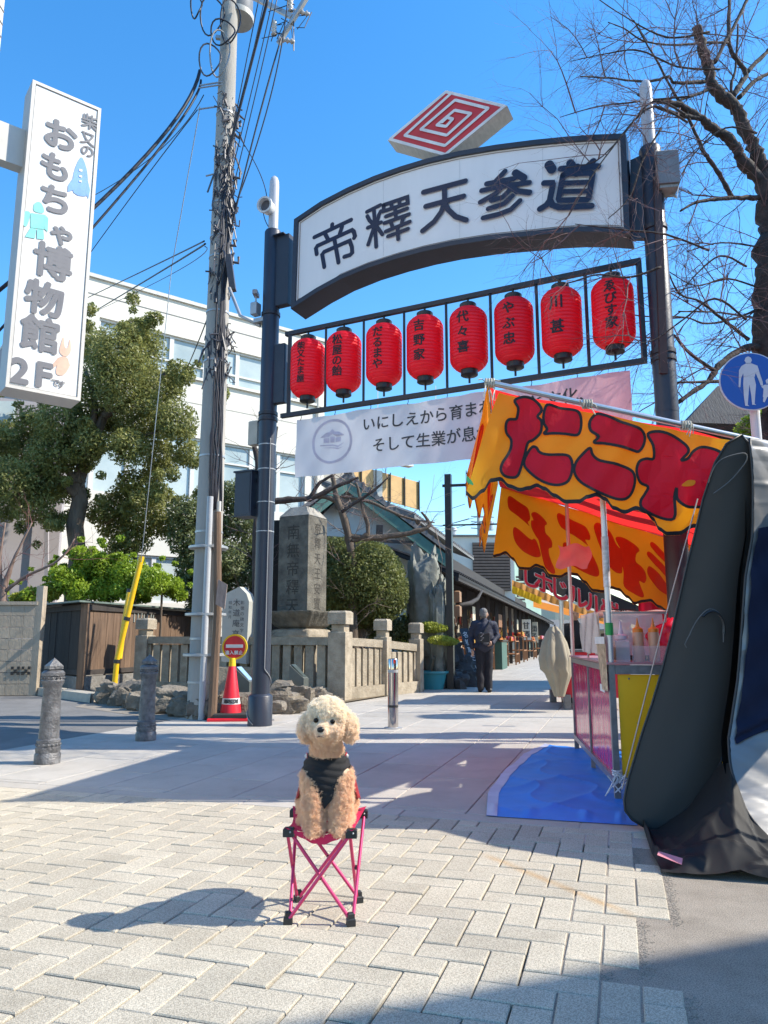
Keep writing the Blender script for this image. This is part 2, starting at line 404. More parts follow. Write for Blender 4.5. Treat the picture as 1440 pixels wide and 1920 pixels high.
# crumbled tar lip along the last blocks
lip=MB(); rl=random.Random(8)
tt=-.1
while tt>-3.2:
    s=edge_t(tt); 
    for q in range(9):
        p=ST(s+rl.gauss(.004,.012),tt+rl.uniform(-.03,.03)); r=rl.uniform(.0015,.0038)
        lip.sphere((p.x,p.y,-.004),(r*1.3,r,r*.7),5,3)
    tt-=.012
lip.build('asphalt_crumbs',asph2,None,kind='stuff')
# ---- slab pavement
slabs=MB(); sp_=[ST(-.35,0),ST(9,0),ST(9,9),ST(6.5,60),ST(3,60),ST(-.6,4.4),ST(-.6,3)]
sp_=[ST(-.45,.0),ST(5.2,.0),ST(5.2,50),ST(-.75,50)]
slabs.poly3([V(p.x,p.y,-.05) for p in sp_],(0,0,.036)); slabs=slabs.build('pavement',bedm,kind='structure')
bs=MB().box((0,0,0),(.97-.006,.15-.006,.06),0,0,.004).mesh('kerb_strip',slabm)
for i in range(-1,5):
    p=ST(.3+.97*i,.075); link('kerb_strip_stone',bs,slabs,(p.x,p.y,-.03),ea)
slm=MB().box((0,0,0),(.485-.007,.97-.007,.06),0,0,.004).mesh('slab',slabm)
rests=MB(); cnt=0; lst=[]
for i in range(-2,8):
    s=1.14-.4825*3+.4825*i+.24
    for j in range(0,50):
        t=.15+.42+.485*(i%2)-.97+.97*j+.14
        t0=t-.485; t1=t+.485
        if t1<.2: continue
        lst.append((max(t0,.15),t1,s))
lst.sort()
for (t0,t1,s) in lst:
    p=ST(s,(t0+t1)/2); dz=rp.uniform(-.0012,.0012)
    if t1-t0<.96: me=None
    else: me=slm
    d=p.y*CP; px=720+F*p.x/d
    if cnt<230 and -300<px<1500 and t1<13:
        if me is None: me=MB().box((0,0,0),(.4825-.006,t1-t0-.007,.06),0,0,.004).mesh('slab',slabm)
        link('slab',me,slabs,(p.x,p.y,-.03+dz),ea); cnt+=1
    else: rests.box((p.x,p.y,-.03+dz),(.4825-.006,t1-t0-.007,.06),ea,0,.004)
rests.build('slab',slabm,slabs,kind='stuff')
# pavement continues to the right under the stalls
sr=MB(); 
for i in range(0,6):
    for j in range(0,30):
        p=ST(1.14-.4825*3+.4825*8+.24+.4825*i,.2+.97*j+.485*(i%2)); sr.box((p.x,p.y,-.031),(.476,.963,.058),ea,0,.004)
sr.build('slab',slabm,slabs,kind='stuff')
# ============================================================ THE GATE
ga=R(-25.8); GD=V(math.cos(ga),math.sin(ga),0); GN=V(-math.sin(ga),math.cos(ga),0)   # GN points away from the camera
GA=V(-1.404,8.72,0)
def gp(x,y,off=0.0): A=GA+GN*off; return L(x,y,A,ga)
steel=M('dark_slate_paint',(.026,.033,.052),.42,.2,3,bump=.08)
steel2=M('dark_frame_paint',(.022,.024,.034),.45,.2,4)
galv=M('galvanised_steel',(.42,.43,.44),.45,.15,5,metal=.5)
whitep=M('off_white_panel',(.74,.73,.74),.35,.05,2.5,stretch=(1.5,1.5,.25))
concm=M('weathered_concrete',(.36,.34,.31),.9,.22,3,bump=.3,bscale=50,stretch=(1,1,.25))
blackp=M('black_plastic',(.02,.02,.022),.45,.2,5)
navy=M('navy_letter_paint',(.008,.014,.045),.4,.1,5)
gate=thing('shopping_street_gate','dark steel gate over the street with arched white sign and lantern rail','street gate',GA)
def pole(base,zt,r,name,lo,top_r,label=None):
    mb=MB().lathe([(r*1.32,0),(r*1.32,.32),(r*1.2,.335),(r,.35),(r,lo),(r*1.02,lo),(r*1.02,lo+.05),(r,lo+.05),(r,zt-.02),(r*.9,zt)],(base[0],base[1],0),28)
    o=mb.build(name,steel,gate,40)
    MB().lathe([(top_r,zt),(top_r,zt+.62),(top_r*.95,zt+.69),(top_r*.7,zt+.74),(top_r*.3,zt+.765)],(base[0],base[1],0),20).build('pole_cap',M('light_grey_paint',(.45,.46,.5),.4,.1,4),o,50)
    return o
zl=L(527,430,GA,ga).z
PL=pole(GA,zl,.105,'gate_post',3.05,.062)
bx=L(1246,700,GA,ga); RB=V(bx.x,bx.y,0); zr=L(1215,262,GA,ga).z
PRt=pole(RB,zr-.10,.105,'gate_post',3.05,.062)
for b_ in (GA,RB):
    for z_ in (3.55,3.62,4.9): MB().lathe([(.107,0),(.118,.005),(.118,.045),(.107,.05)],(b_[0],b_[1],z_),24).build('pole_band',steel2,gate,40)
# silver tape rings on left post
for z_ in (2.2,2.55,2.95,3.25): MB().lathe([(.1062,0),(.1075,.003),(.1075,.01),(.1062,.012)],(GA[0],GA[1],z_),24).build('cable_tie',galv,gate)
# cable wound down the left post
pts=[]; 
for i in range(120):
    t=i/119; z=.02+3.3*t; a=5.2+(max(0,.62-z)*9) ; rr=.113 if z>.34 else .146; pts.append(GA+V(rr*math.cos(a),rr*math.sin(a)*1,z))
MB().tube(pts,.006,5).build('power_cable',M('grey_cable',(.3,.3,.3),.5),gate,True)
# ---- arch sign
top=[(551,411),(600,378),(650,352),(700,330),(750,312),(800,297),(860,283),(930,271),(1000,262),(1060,256),(1115,252),(1173,250)]
bot=[(1181,437),(1135,434),(1087,434),(1040,437),(994,442),(920,449),(847,460),(795,471),(743,485),(690,502),(639,523),(595,547),(545,579)]
FO=-.17
outer=[gp(x,y,FO) for x,y in top+bot]
DEP=.34
sgn=MB()
n=len(outer); cen=sum(outer,V(0,0,0))/n
def inset(pts,d):
    out=[]; k=len(pts)
    for i,p in enumerate(pts):
        a=(pts[i]-pts[i-1]).normalized(); b=(pts[(i+1)%k]-p).normalized()
        na=a.cross(GN).normalized(); nb=b.cross(GN).normalized(); nn=(na+nb).normalized(); s=1/max(.5,nn.dot(na))
        q=p+nn*d*s; q2=p-nn*d*s
        out.append(q if (q-cen).length<(q2-cen).length else q2)
    return out
inn=inset(outer,.055); inr=[q+GN*.03 for q in inn]; back=[q+GN*DEP for q in outer]
vs=outer+inn+inr+back; fs=[]
for i in range(n):
    j=(i+1)%n; fs+=[(i,j,j+n,i+n),(i+n,j+n,j+2*n,i+2*n),(j,i,i+3*n,j+3*n)]
fs.append(tuple(range(3*n,4*n)))
sgn.add(vs,fs).build('sign_frame',steel,gate)
MB().add(inr,[tuple(range(n))]).build('sign_panel',whitep,gate)
for f_ in (.27,.5,.75):
    x_=551+(1173-551)*f_; ya=[b+(d-b)*(x_-a)/(c-a) for (a,b),(c,d) in zip(top,top[1:]) if a<=x_<=c][0]; bb=bot[::-1]; yb=[b+(d-b)*(x_-a)/(c-a) for (a,b),(c,d) in zip(bb,bb[1:]) if a<=x_<=c][0]
    MB().bar(gp(x_,ya+16,FO+.029),gp(x_,yb-12,FO+.029),.003,.002).build('panel_seam',M('seam_grey',(.5,.5,.52),.6),gate)
brd=MB(); i2=inset(inr,.02); i3=inset(inr,.028)
brd.add([q-GN*.004 for q in i2+i3],[(i,(i+1)%n,(i+1)%n+n,i+n) for i in range(n)]).build('panel_trim',M('bronze_trim',(.25,.18,.15),.4),gate)
KJ=[]
def kj(off,sc,w,*st):
    for s in st:
        ww=w
        if isinstance(s[0],(int,float)): ww=s[0]; s=s[1]
        KJ.append(([(off[0]+a*sc,off[1]+b*sc) for a,b in s],ww*sc))
z6=1/6
kj((560,370),z6,46,[(378,305),(375,345)],[(178,450),(590,255)],[(300,415),(340,490)],[(490,330),(462,415)],[(205,640),(195,575),(212,547),(600,370),(622,388),(635,440),(625,458)],
 [(290,785),(266,645),(288,615),(575,490),(600,560),(604,625),(580,650),(515,670)],[(405,480),(450,735)])
kj((560,370),z6,42,[(770,165),(920,90)],[(848,130),(875,558)],[(775,215),(800,262),(838,300)],[(925,160),(905,200),(885,285)],[(780,345),(930,285)],[(850,340),(785,535)],[(880,330),(945,420)],
 [(960,90),(1225,0),(1230,70),(960,160),(960,90)],[(1045,68),(1052,125)],[(1133,38),(1142,95)],[(985,220),(1225,130)],[(970,295),(1245,195)],[(1090,150),(1100,240)],[(1045,290),(1060,340)],[(1185,230),(1165,290)],
 [(985,390),(1255,280)],[(1010,445),(1235,360)],[(1118,340),(1125,478)])
kj((770,310),z6,54,[(150,310),(620,185)],[(175,470),(600,355)],[(385,260),(388,420),(350,530),(270,640),(140,745)],[(385,420),(430,510),(510,585),(630,625)])
kj((770,310),z6,52,[(1065,78),(955,195)],[(860,218),(1160,160),(1220,130)],(72,[(1183,95),(1278,152)]),[(805,295),(1060,240),(1340,205)],[(1070,220),(960,330),(790,425)],(60,[(1110,235),(1200,300),(1340,318)]),
 [(1110,300),(1040,370),(915,408)],[(1150,355),(1060,440),(880,500)],[(1235,410),(1130,510),(1000,560),(822,603)])
kj((970,280),220/1440,66,(98,[(395,205),(432,262)]),[(335,430),(435,427),(442,450),(405,640),(360,700),(285,745)],[(408,640),(440,700),(520,728),(915,710)],[(540,255),(995,225)],(84,[(655,185),(690,235)]),(70,[(935,165),(880,215)]),
 [(740,230),(735,320)],(62,[(567,335),(590,318),(905,310),(930,328),(883,615),(862,634),(525,642),(513,620),(567,335)]),(56,[(590,432),(890,422)]),(56,[(570,535),(870,530)]))
lt=MB(); pf=FO+.03
for i,(pts,w_) in enumerate(KJ):
    # work in the sign plane's own coordinates
    q=[gp(x,y,pf) for x,y in pts]; c=q[0]; uv=[((p_-GA).dot(GD),p_.z) for p_ in q]
    dist=(q[0]-V(0,0,CH)).length; wm=w_*dist/F*1.0
    stroke(lt,uv,wm*1.04,0,-.002-.0006*i,lambda u,v,z: GA+GN*(pf+z)+GD*u+V(0,0,v),10)
lt.build('sign_lettering',navy,gate)
# plates joining the sign to the posts
a=gp(1172,268,0); zt_=gp(1180,300,.0).z; 
MB().hexa([gp(1180,452,-.06),RB+V(0,0,gp(1180,452,-.06).z)-GN*.06,RB+V(0,0,gp(1180,452,-.06).z)+GN*.06,gp(1180,452,.06)+GD*.0],[gp(1182,300,-.06),RB-GN*.06+V(0,0,zt_),RB+GN*.06+V(0,0,zt_),gp(1182,300,.06)]).build('joining_plate',steel,gate)
q1=gp(548,430,0); z1,z2=gp(548,570,0).z,gp(548,440,0).z
MB().box(((GA.x+q1.x)/2,(GA.y+q1.y)/2,(z1+z2)/2),(.26,.1,z2-z1),ga).build('joining_plate',steel,gate)
MB().box(((GA.x+q1.x)/2,(GA.y+q1.y)/2,z2+.0),(.16,.2,.012),ga).build('joining_plate_cap',steel,gate)
# ---- diamond emblem
redp=M('red_enamel',(.55,.035,.04),.4,.15,4); wht=M('white_paint_weathered',(.62,.6,.56),.6,.18,9,stretch=(1,1,6))
FD=-.12
T_,R_,B_,L_=[gp(*q,FD) for q in ((837,170),(951,198),(835,293),(727,263))]
MB().poly3([T_,R_,B_,L_],GN*.24).build('diamond_box',wht,gate)
ins=lambda k:[ (T_+R_+B_+L_)/4+(q-(T_+R_+B_+L_)/4)*k for q in (T_,R_,B_,L_)]
MB().poly3([q-GN*.004 for q in ins(.93)],GN*.003).build('diamond_face',redp,gate)
zz=lambda pts:[(500+a*.3472,150+b*.3472) for a,b in pts]
sp=zz([(1002,72),(748,302),(965,358),(1198,157),(1020,112),(835,270),(975,303),(1105,186),(1018,168),(922,248),(972,256),(1008,216),(978,208),(950,234)])
em=MB(); q=[gp(x,y,FD) for x,y in sp]; uv=[((p_-GA).dot(GD),p_.z) for p_ in q]
ring=0
for i in range(len(uv)-1): stroke(em,[uv[i],uv[i+1]],.035,0,-.012-.0007*i,lambda u,v,z: GA+GN*(FD+z)+GD*u+V(0,0,v),2)
for i,(a_,b_) in enumerate(((T_,R_),(R_,B_),(B_,L_),(L_,T_))): 
    c_=(T_+R_+B_+L_)/4; ua=[((c_+(p_-c_)*.955-GA).dot(GD),(c_+(p_-c_)*.955).z) for p_ in (a_,b_)]
    stroke(em,ua,.035,0,-.006-.0007*i,lambda u,v,z: GA+GN*(FD+z)+GD*u+V(0,0,v),2)
em.build('diamond_spiral',M('white_line_paint',(.7,.68,.68),.5),gate)
MB().tube([ (B_+V(0,0,-.25))+GN*.1,(B_+V(0,0,.2))+GN*.1],.03,10).build('diamond_stem',steel2,gate)
# ---- lantern rail
fr=MB(); c=[gp(545,622),gp(1203,493),gp(1213,680),gp(540,775)]
zt=(c[0].z+c[1].z)/2; zb=(c[2].z+c[3].z)/2
ul=((c[0]-GA).dot(GD)+(c[3]-GA).dot(GD))/2; ur=((c[1]-GA).dot(GD)+(c[2]-GA).dot(GD))/2
gq=lambda u,z,off=0: GA+GD*u+GN*off+V(0,0,z)
for nm,a,b in (('rail_top',gq(ul-.06,zt),gq(ur,zt)),('rail_bottom',gq(ul-.1,zb),gq(ur,zb))): MB().bar(a,b,.05,.05).build('lantern_rail',steel2,gate)
for u in (ul,ur-.025): MB().bar(gq(u,zb),gq(u,zt),.045,.045).build('rail_upright',steel2,gate)
# bracket boxes to the posts
RU=(RB-GA).dot(GD)
MB().box(tuple(gq((ur+RU)/2+.02,(zt+zb)/2+.02)),(RU-ur-.06,.09,(zt-zb)*.72),ga).build('rail_bracket',steel,gate)
MB().box(tuple(gq(ul/2+.02,(zt+zb)/2+.02)),(ul-.14,.09,(zt-zb)*.72),ga).build('rail_bracket',steel,gate)
lx=[578,645,720,797,879,965,1055,1153]; us=[]
for x in lx: p_=gp(x,650); us.append((p_-GA).dot(GD))
for i in range(7):
    u=(us[i]+us[i+1])/2; MB().bar(gq(u,zb+.025),gq(u,zt-.025),.028,.028).build('rail_upright',steel2,gate)
lred=M('lantern_red',(.97,.03,.06),.42,.06,2,trans=.45); link_=M('lantern_ink',(.012,.006,.012),.6)
names=['柴又たま屋','松屋の飴','だるまや','吉野家','代々喜','やぶ忠','川 甚','ゑびす家']
zc=(zt+zb)/2+.02; hb=.345; r0=.205
prof=[(.045,-hb-.085),(.085,-hb-.085)]
body=[]; NR=18
for k in range(NR*4+1):
    t=k/(NR*4); z=-hb+2*hb*t; e=abs(2*t-1); rr=r0*(1-.42*max(0,(e-.62)/.38)**2.3); rr-=.0075*(abs(math.sin(math.pi*NR*t)) <.4)*1.0; body.append((rr,z))
bodyme=MB().lathe(body,(0,0,0),40).mesh('lantern_body',lred,35)
capme=MB().lathe([(.088,hb-.005),(.092,hb),(.092,hb+.055),(.08,hb+.065),(.02,hb+.066),(.012,hb+.07),(.012,hb+.12)],(0,0,0),28).mesh('lantern_cap',blackp,40)
botme=MB().lathe([(.012,-hb-.14),(.012,-hb-.075),(.03,-hb-.07),(.082,-hb-.062),(.092,-hb-.055),(.092,-hb),(.08,-hb+.004)],(0,0,0),28).mesh('lantern_base',blackp,40)
desc=['leftmost red paper lantern on the gate rail, next to the left post','second red lantern from the left on the gate rail, four small characters','third red lantern from the left on the gate rail, lettered in loose kana','fourth red lantern from the left, three bold characters 吉野家','fifth red lantern from the left on the gate rail, starting with 代','third red lantern from the right on the gate rail, lettered やぶ忠','second red lantern from the right with widely spaced 川 and 甚','rightmost and largest looking red lantern on the gate rail, sun patch on its right']
for i,(u,nm) in enumerate(zip(us,names)):
    p_=gq(u,zc,0); t=thing('paper_lantern',desc[i],'lantern',p_,'red lanterns on the gate rail')
    link('lantern_body',bodyme,t); link('lantern_cap',capme,t); link('lantern_base',botme,t)
    toc=math.atan2(-p_.y,-p_.x); face=(ga-math.pi/2)*.55+toc*.45-.12
    if i==7: face+=.1
    mb=MB(); ns=nm.replace(' ',''); ln=len(ns); H_=.50; stp=H_/ln; 
    if ln==2: stp=.26; sz=.15
    else: sz=min(.135,stp*1.02)
    fn=lambda a,b: (math.cos(face+a/(r0+.002))*(r0+.0035),math.sin(face+a/(r0+.002))*(r0+.0035),b)
    z0=(ln-1)*stp/2+.015
    write(mb,ns,(0,z0),sz,fn,vertical=True,step=stp,bold=.03,cut=5)
    me=mb.mesh('lantern_lettering',link_); link('lantern_lettering',me,t)
# hooks to rail (part of each lantern cap)
# ---- cloth banner
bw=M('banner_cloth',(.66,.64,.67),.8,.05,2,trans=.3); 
ub0=(gp(557,775)-GA).dot(GD); ub1=(gp(1181,690)-GA).dot(GD); zb1=zb-.075; zb0=L(557,896,GA,ga).z
def bf(u,v,off=0.0):
    # u,v metres in banner plane
    w_=.018*math.sin(u*5+v*3)+.012*math.sin(u*13.1+1.3)*math.sin(v*4)+.006*math.sin(u*23-v*14)
    return gq(u,v,w_-off)
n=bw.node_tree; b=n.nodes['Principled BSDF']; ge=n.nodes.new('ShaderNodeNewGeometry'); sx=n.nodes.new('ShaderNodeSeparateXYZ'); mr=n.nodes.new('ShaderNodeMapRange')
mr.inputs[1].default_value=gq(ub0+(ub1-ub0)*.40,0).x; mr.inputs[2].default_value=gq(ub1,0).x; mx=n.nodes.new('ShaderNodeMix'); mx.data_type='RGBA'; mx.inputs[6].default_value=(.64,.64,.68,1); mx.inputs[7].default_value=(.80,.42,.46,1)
n.links.new(ge.outputs['Position'],sx.inputs[0]); n.links.new(sx.outputs[0],mr.inputs[0]); n.links.new(mr.outputs[0],mx.inputs[0]); n.links.new(mx.outputs[2],b.inputs['Base Color'])   # cloth colour turns pink towards the right end
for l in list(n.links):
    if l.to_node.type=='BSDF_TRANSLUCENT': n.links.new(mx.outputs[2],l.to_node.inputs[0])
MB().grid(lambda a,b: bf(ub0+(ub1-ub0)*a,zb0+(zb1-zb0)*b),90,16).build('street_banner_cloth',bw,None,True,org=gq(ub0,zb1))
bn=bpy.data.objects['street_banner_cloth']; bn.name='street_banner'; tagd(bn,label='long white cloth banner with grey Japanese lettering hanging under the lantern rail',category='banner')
ink=M('banner_ink',(.06,.06,.065),.8)
bl=MB()
def line(txt,x0,y0,x1,y1,nchar):
    a=gp(x0,y0); b=gp(x1,y1); ua,ub_=(a-GA).dot(GD),(b-GA).dot(GD); st=(ub_-ua)/(nchar-1)
    bl=MB(); write(bl,txt,(ua,(a.z+b.z)/2),st*1.0,lambda u,v: bf(u,v,.006),step=st,bold=.012,cut=4)
    bl.build('banner_lettering',ink,bn,kind='stuff')
line('いにしえから育まれた人と文化、',693,798,884,767,8)
line('そして生業が息づくまち',712,840,879,810,7)
em=MB(); cc=gp(622,827); cu_,cv_=(cc-GA).dot(GD),cc.z; rr=.265
for k in range(2):
    ring=[]; r1=rr if k==0 else rr*.86
    for j in range(48):
        a=2*math.pi*j/48; b=2*math.pi*(j+1)/48
        em.add([bf(cu_+r1*math.cos(a),cv_+r1*math.sin(a),.005),bf(cu_+r1*math.cos(b),cv_+r1*math.sin(b),.005),bf(cu_+(r1-.03)*math.cos(b),cv_+(r1-.03)*math.sin(b),.005),bf(cu_+(r1-.03)*math.cos(a),cv_+(r1-.03)*math.sin(a),.005)],[(0,1,2,3)]) if k==0 else None
fb=lambda pts: em.add([bf(cu_+a*.26,cv_+b*.26,.005) for a,b in pts],[tuple(range(len(pts)))])
fb([(-.62,.22),(-.3,.42),(-.12,.44),(0,.56),(.12,.44),(.3,.42),(.62,.22),(.2,.2),(0,.34),(-.2,.2)])
fb([(-.42,.17),(-.15,.17),(-.15,-.05),(-.42,-.05)]); fb([(.42,.17),(.15,.17),(.15,-.05),(.42,-.05)]); fb([(-.1,.22),(.1,.22),(.1,-.05),(-.1,-.05)])
fb([(-.6,-.12),(0,-.14),(.3,-.22),(.65,-.1),(.3,-.3),(0,-.2),(-.6,-.17)]); fb([(-.5,-.26),(0,-.26),(.35,-.34),(.6,-.3),(.3,-.4),(0,-.31)])
em.build('banner_emblem',M('pale_violet_print',(.52,.48,.58),.8),bn)
rg_=MB()
for i in range(9):
    u=ub0+.05+(ub1-ub0-.1)*i/8; q=gq(u,zb-.05); rg_.tube([q+V(0,0,.05),q+V(0.01,0,0),q+V(0,0,-.035)],.004,4)
rg_.build('banner_ring',steel2,bn)
# ---- fittings on the left post
spk=thing('street_loudspeaker','round white loudspeaker clamped to the top of the left gate post','loudspeaker',gq(-.02,zl+.28,-.12))
dS=V(-.35,-.93,-.1).normalized(); o_=V(*spk.location)
xs=dS.cross(V(0,0,1)).normalized(); ys=xs.cross(dS)
mb=MB(); k=24; rings=[(.075,.16),(.085,.0),(.105,-.06+.12*0),(.108,.0)]
def ringp(r,d): return [o_+dS*d+(xs*math.cos(2*math.pi*j/k)+ys*math.sin(2*math.pi*j/k))*r for j in range(k)]
seq=[(.05,-.1),(.085,-.06),(.092,.04),(.105,.05),(.105,.075),(.082,.075),(.07,.0)]
vs=[];
for r,d in seq: vs+=ringp(r,d)
fs=[(i*k+j,i*k+(j+1)%k,(i+1)*k+(j+1)%k,(i+1)*k+j) for i in range(len(seq)-1) for j in range(k)]
mb.add(vs,fs).build('speaker_horn',M('cream_plastic',(.6,.6,.6),.4),spk,40)
MB().add(ringp(.078,.02),[tuple(range(k))]).build('speaker_grille',M('grey_mesh',(.09,.09,.11),.6,bump=.3,bscale=400),spk)
MB().tube([o_-dS*.09,GA+V(0,0,o_.z)],.018,8).build('speaker_clamp',galv,spk)
camx=thing('security_camera','small security camera on a grey box fixed to the left gate post','camera',gq(-.16,L(512,580,GA,ga).z,-.1))
c0=V(*camx.location); MB().box(tuple(c0),(.09,.1,.16),ga,bev=.01).build('junction_box',galv,camx)
MB().box(tuple(c0+V(0,-.01,.2)),(.06,.14,.06),ga+.4,bev=.01).build('camera_body',M('camera_grey',(.3,.3,.32),.4),camx)
MB().tube([c0+V(0,0,.08),c0+V(0,0,.17)],.012,6).build('camera_arm',galv,camx)
MB().box(tuple(c0+V(.1,.02,-.14)),(.24,.1,.05),ga).build('camera_bracket',galv,camx)
MB().tube([c0+V(.05,.05,-.2),c0+V(-.25,.3,.05),P(430,540,9.3)],.022,6).build('stay_tube',galv,camx,True)
bxq=gq(-.24,0,-.02); zA,zB=L(475,970,GA,ga).z,L(475,888,GA,ga).z
cb=thing('equipment_cabinet','dark blue grey metal cabinet hung on the left side of the left gate post','cabinet',(bxq.x,bxq.y,zA))
MB().box((bxq.x,bxq.y,(zA+zB)/2),(.24,.22,zB-zA),ga,bev=.0).build('cabinet_case',steel,cb)
MB().box((bxq.x-.003,bxq.y,zB+.008),(.27,.25,.02),ga).build('cabinet_lid',steel,cb)
MB().box(tuple(V(bxq.x,bxq.y,(zA+zB)/2)-GN*.113),(.2,.006,zB-zA-.05),ga).build('cabinet_door',steel,cb)
for z_ in (zA+.12,zB-.1): MB().box(tuple(gq(-.12,z_)),(.12,.06,.04),ga).build('cabinet_bracket',steel2,cb)
# small beige meter box further up
mbx=gq(-.2,L(490,810,GA,ga).z,.02)
tb=MB().box(tuple(mbx),(.13,.1,.3),ga,bev=.01).build('meter_box',M('beige_plastic',(.42,.39,.33),.5),None,org=tuple(mbx)); tagd(tb,label='small beige meter box on the left gate post above the dark cabinet',category='meter box')
# light fitting on the right post
fx=RB+V(.02,-.0,zr-.55)
fl=thing('flood_light','grey box shaped floodlight on the right gate post seen through bare twigs','floodlight',fx)
MB().box(tuple(fx+GD*.12-GN*.05+V(0,0,.12)),(.2,.22,.36),ga+.3,bev=.02).build('light_housing',M('grey_housing',(.2,.2,.21),.5,.25,12),fl)
MB().box(tuple(fx+GD*.12-GN*.05+V(0,0,-.08)),(.17,.18,.03),ga+.3).build('light_glass',M('dull_glass',(.3,.3,.28),.2),fl)
MB().tube([fx+GD*.05+V(0,0,.0),fx+GD*.2+V(0,0,-.14),fx+GD*.22+V(0,0,.0)],.014,6).build('light_bracket',galv,fl)
MB().bar(gq(RU+.0,3.4,-.115),gq(RU+.06,zr-.5,-.115),.07,.03).build('cable_duct',M('brown_duct',(.055,.03,.03),.6),gate)
# ============================================================ FOOD STALL
alu=M('aluminium_tube',(.55,.55,.56),.3,.1,6,metal=.8); dirty=M('scuffed_steel',(.2,.2,.21),.5,.35,14,metal=.4)
S0=V(1.41,4.73,0); SX=V(.136,.991,0); SY=V(.991,-.136,0)
def sq(a,b,z=0.0): q=S0+SX*a+SY*b; return V(q.x,q.y,z)
sa=math.atan2(SX.y,SX.x)
stall=thing('food_stall','yellow and red takoyaki food stall with scalloped orange banners and glossy red counter front','food stall',S0)
NL=P(920,718,4.6); NR=P(1398,822,4.6)
FL=P(938,907,7.15); FR=P(1330,1028,7.15)
LEN=2.12; WID=1.15; CT=.80
# posts
pk=M('pipe_pinkish',(.62,.57,.56),.3,.1,4,metal=.3)
for nm,(a,b),zt_ in (('p',(0,.0),2.38),('p',(LEN,.0),2.4),('p',(0,WID),2.2),('p',(LEN,WID),2.2)):
    MB().tube([sq(a,b,0.0),sq(a,b,zt_)],.019 if a==0 else .017,12).build('stall_post',pk,stall,40)
ft=MB().lathe([(.034,0),(.036,.01),(.036,.01),(.03,.02)],(0,0,0),12)
# roof pipes
MB().tube([NL+(NL-NR)*.015,NR+(NR-NL)*.05],.019,12).build('roof_pipe',alu,stall,40)
MB().tube([FL,FR],.015,10).build('roof_pipe',alu,stall,40)
MB().tube([NL,FL],.015,10).build('roof_pipe',alu,stall,40); MB().tube([NR,FR],.015,10).build('roof_pipe',alu,stall,40)
MB().tube([sq(-.05,0,2.36),sq(LEN+.1,0,2.38)],.016,10).build('roof_pipe',alu,stall,40)
rr_=random.Random(3)
kn=MB(); 
for c_ in (NL,NL.lerp(NR,.385),NL.lerp(NR,.77)):
    for k in range(7 if c_ is NL else 4):
        d=V(rr_.gauss(0,1),rr_.gauss(0,.5),rr_.gauss(0,1)).normalized()*(.09 if c_ is NL else .055); m_=V(rr_.gauss(0,.02),-.02,rr_.gauss(0,.02)-.01)
        kn.tube([c_+m_,c_+m_+d*.6+V(0,-.01,0),c_+m_+d+V(0,0,-.02)],.004,4)
    for k in range(4):
        ang=k*.8; kn.tube([c_+V(.016*k-.03,.028*math.cos(t),.03*math.sin(t)) for t in [j*math.pi/4 for j in range(9)]],.006,4)
kn.build('string_knots',M('string',(.5,.47,.4),.9),stall,kind='stuff')
# roof cloth, red
rc=M('roof_cloth_red',(.8,.03,.03),.7,.1,3,trans=.6)
def roofp(u,v):
    a=NL.lerp(FL,v); b=NR.lerp(FR,v); q=a.lerp(b,u); return q+V(0,.03,-.025-.05*math.sin(math.pi*v)-.01*math.sin(u*14))
MB().grid(roofp,20,14).build('roof_cloth',rc,stall,True)
# ---- near side banner
yel=M('banner_marigold',(.95,.50,.012),.55,.07,3,trans=.5); yel2=M('banner_orange',(.95,.33,.012),.55,.07,3,trans=.6)
crim=M('print_crimson',(.68,.008,.04),.55,.06,3,trans=.45); blk=M('print_black',(.012,.01,.01),.6,.1); grn=M('print_green',(.02,.3,.1),.6)
crim2=M('print_red_orange',(.62,.05,.008),.6,.06,3,trans=.42)
def wav(x,z): return .022*math.sin(3.1*x+2*z)+.012*math.sin(7.7*x-3.3*z+1)+.006*math.sin(17*x+5*z)+.004*math.sin(29*x-21*z)
def nb(px,py,off=0.0):
    q=P(px,py,4.6); return q+V(0,wav(q.x,q.z)-off,0)
def topy(px): return 718+ (px-920)*(822-718)/(478)+14
# scalloped lower edge (photo shape)
low=[(872,930),(885,940),(905,925),(920,905),(938,902),(955,915),(975,922),(992,918),(1008,912),(1022,918),(1040,932),(1062,944),(1085,944),(1102,935),(1120,930),(1137,938),(1152,955),(1175,962),(1195,955),(1212,962),(1228,976),(1238,995),(1252,1004),(1275,1003),(1300,990),(1330,1000),(1350,1025),(1380,1030)]
def interp(lst,x):
    for (a,b),(c,d) in zip(lst,lst[1:]):
        if a<=x<=c: t=(x-a)/(c-a); t=t*t*(3-2*t); return b+(d-b)*t
    return lst[0][1] if x<lst[0][0] else lst[-1][1]
def nearcloth(u,v):
    # left side leans out: the corner of the cloth bellies towards the street
    xb=872+(1378-872)*u; yb=interp(low,xb); xt=936+(1392-936)*u; yt=topy(xt)
    bel=math.sin(min(1,v)*math.pi*.5)
    x=xt+(xb-xt)*(v**.9); y=yt+(yb-yt)*v
    return nb(x,y)
MB().grid(nearcloth,110,26).build('side_banner',yel,stall,True)
nbn=bpy.data.objects['side_banner']
ed=MB(); pts=[nearcloth(i/160,.993) for i in range(161)]
for i in range(160):
    a,b=pts[i],pts[i+1]; up_=V(0,0,.022); ed.add([a-V(0,.003,0)+V(0,0,-.004),b-V(0,.003,0)+V(0,0,-.004),b-V(0,.003,0)+up_,a-V(0,.003,0)+up_],[(0,1,2,3)])
ed.build('banner_edging',blk,nbn)
Z4=lambda pts:[(860+a*.4028,690+b*.4028) for a,b in pts]
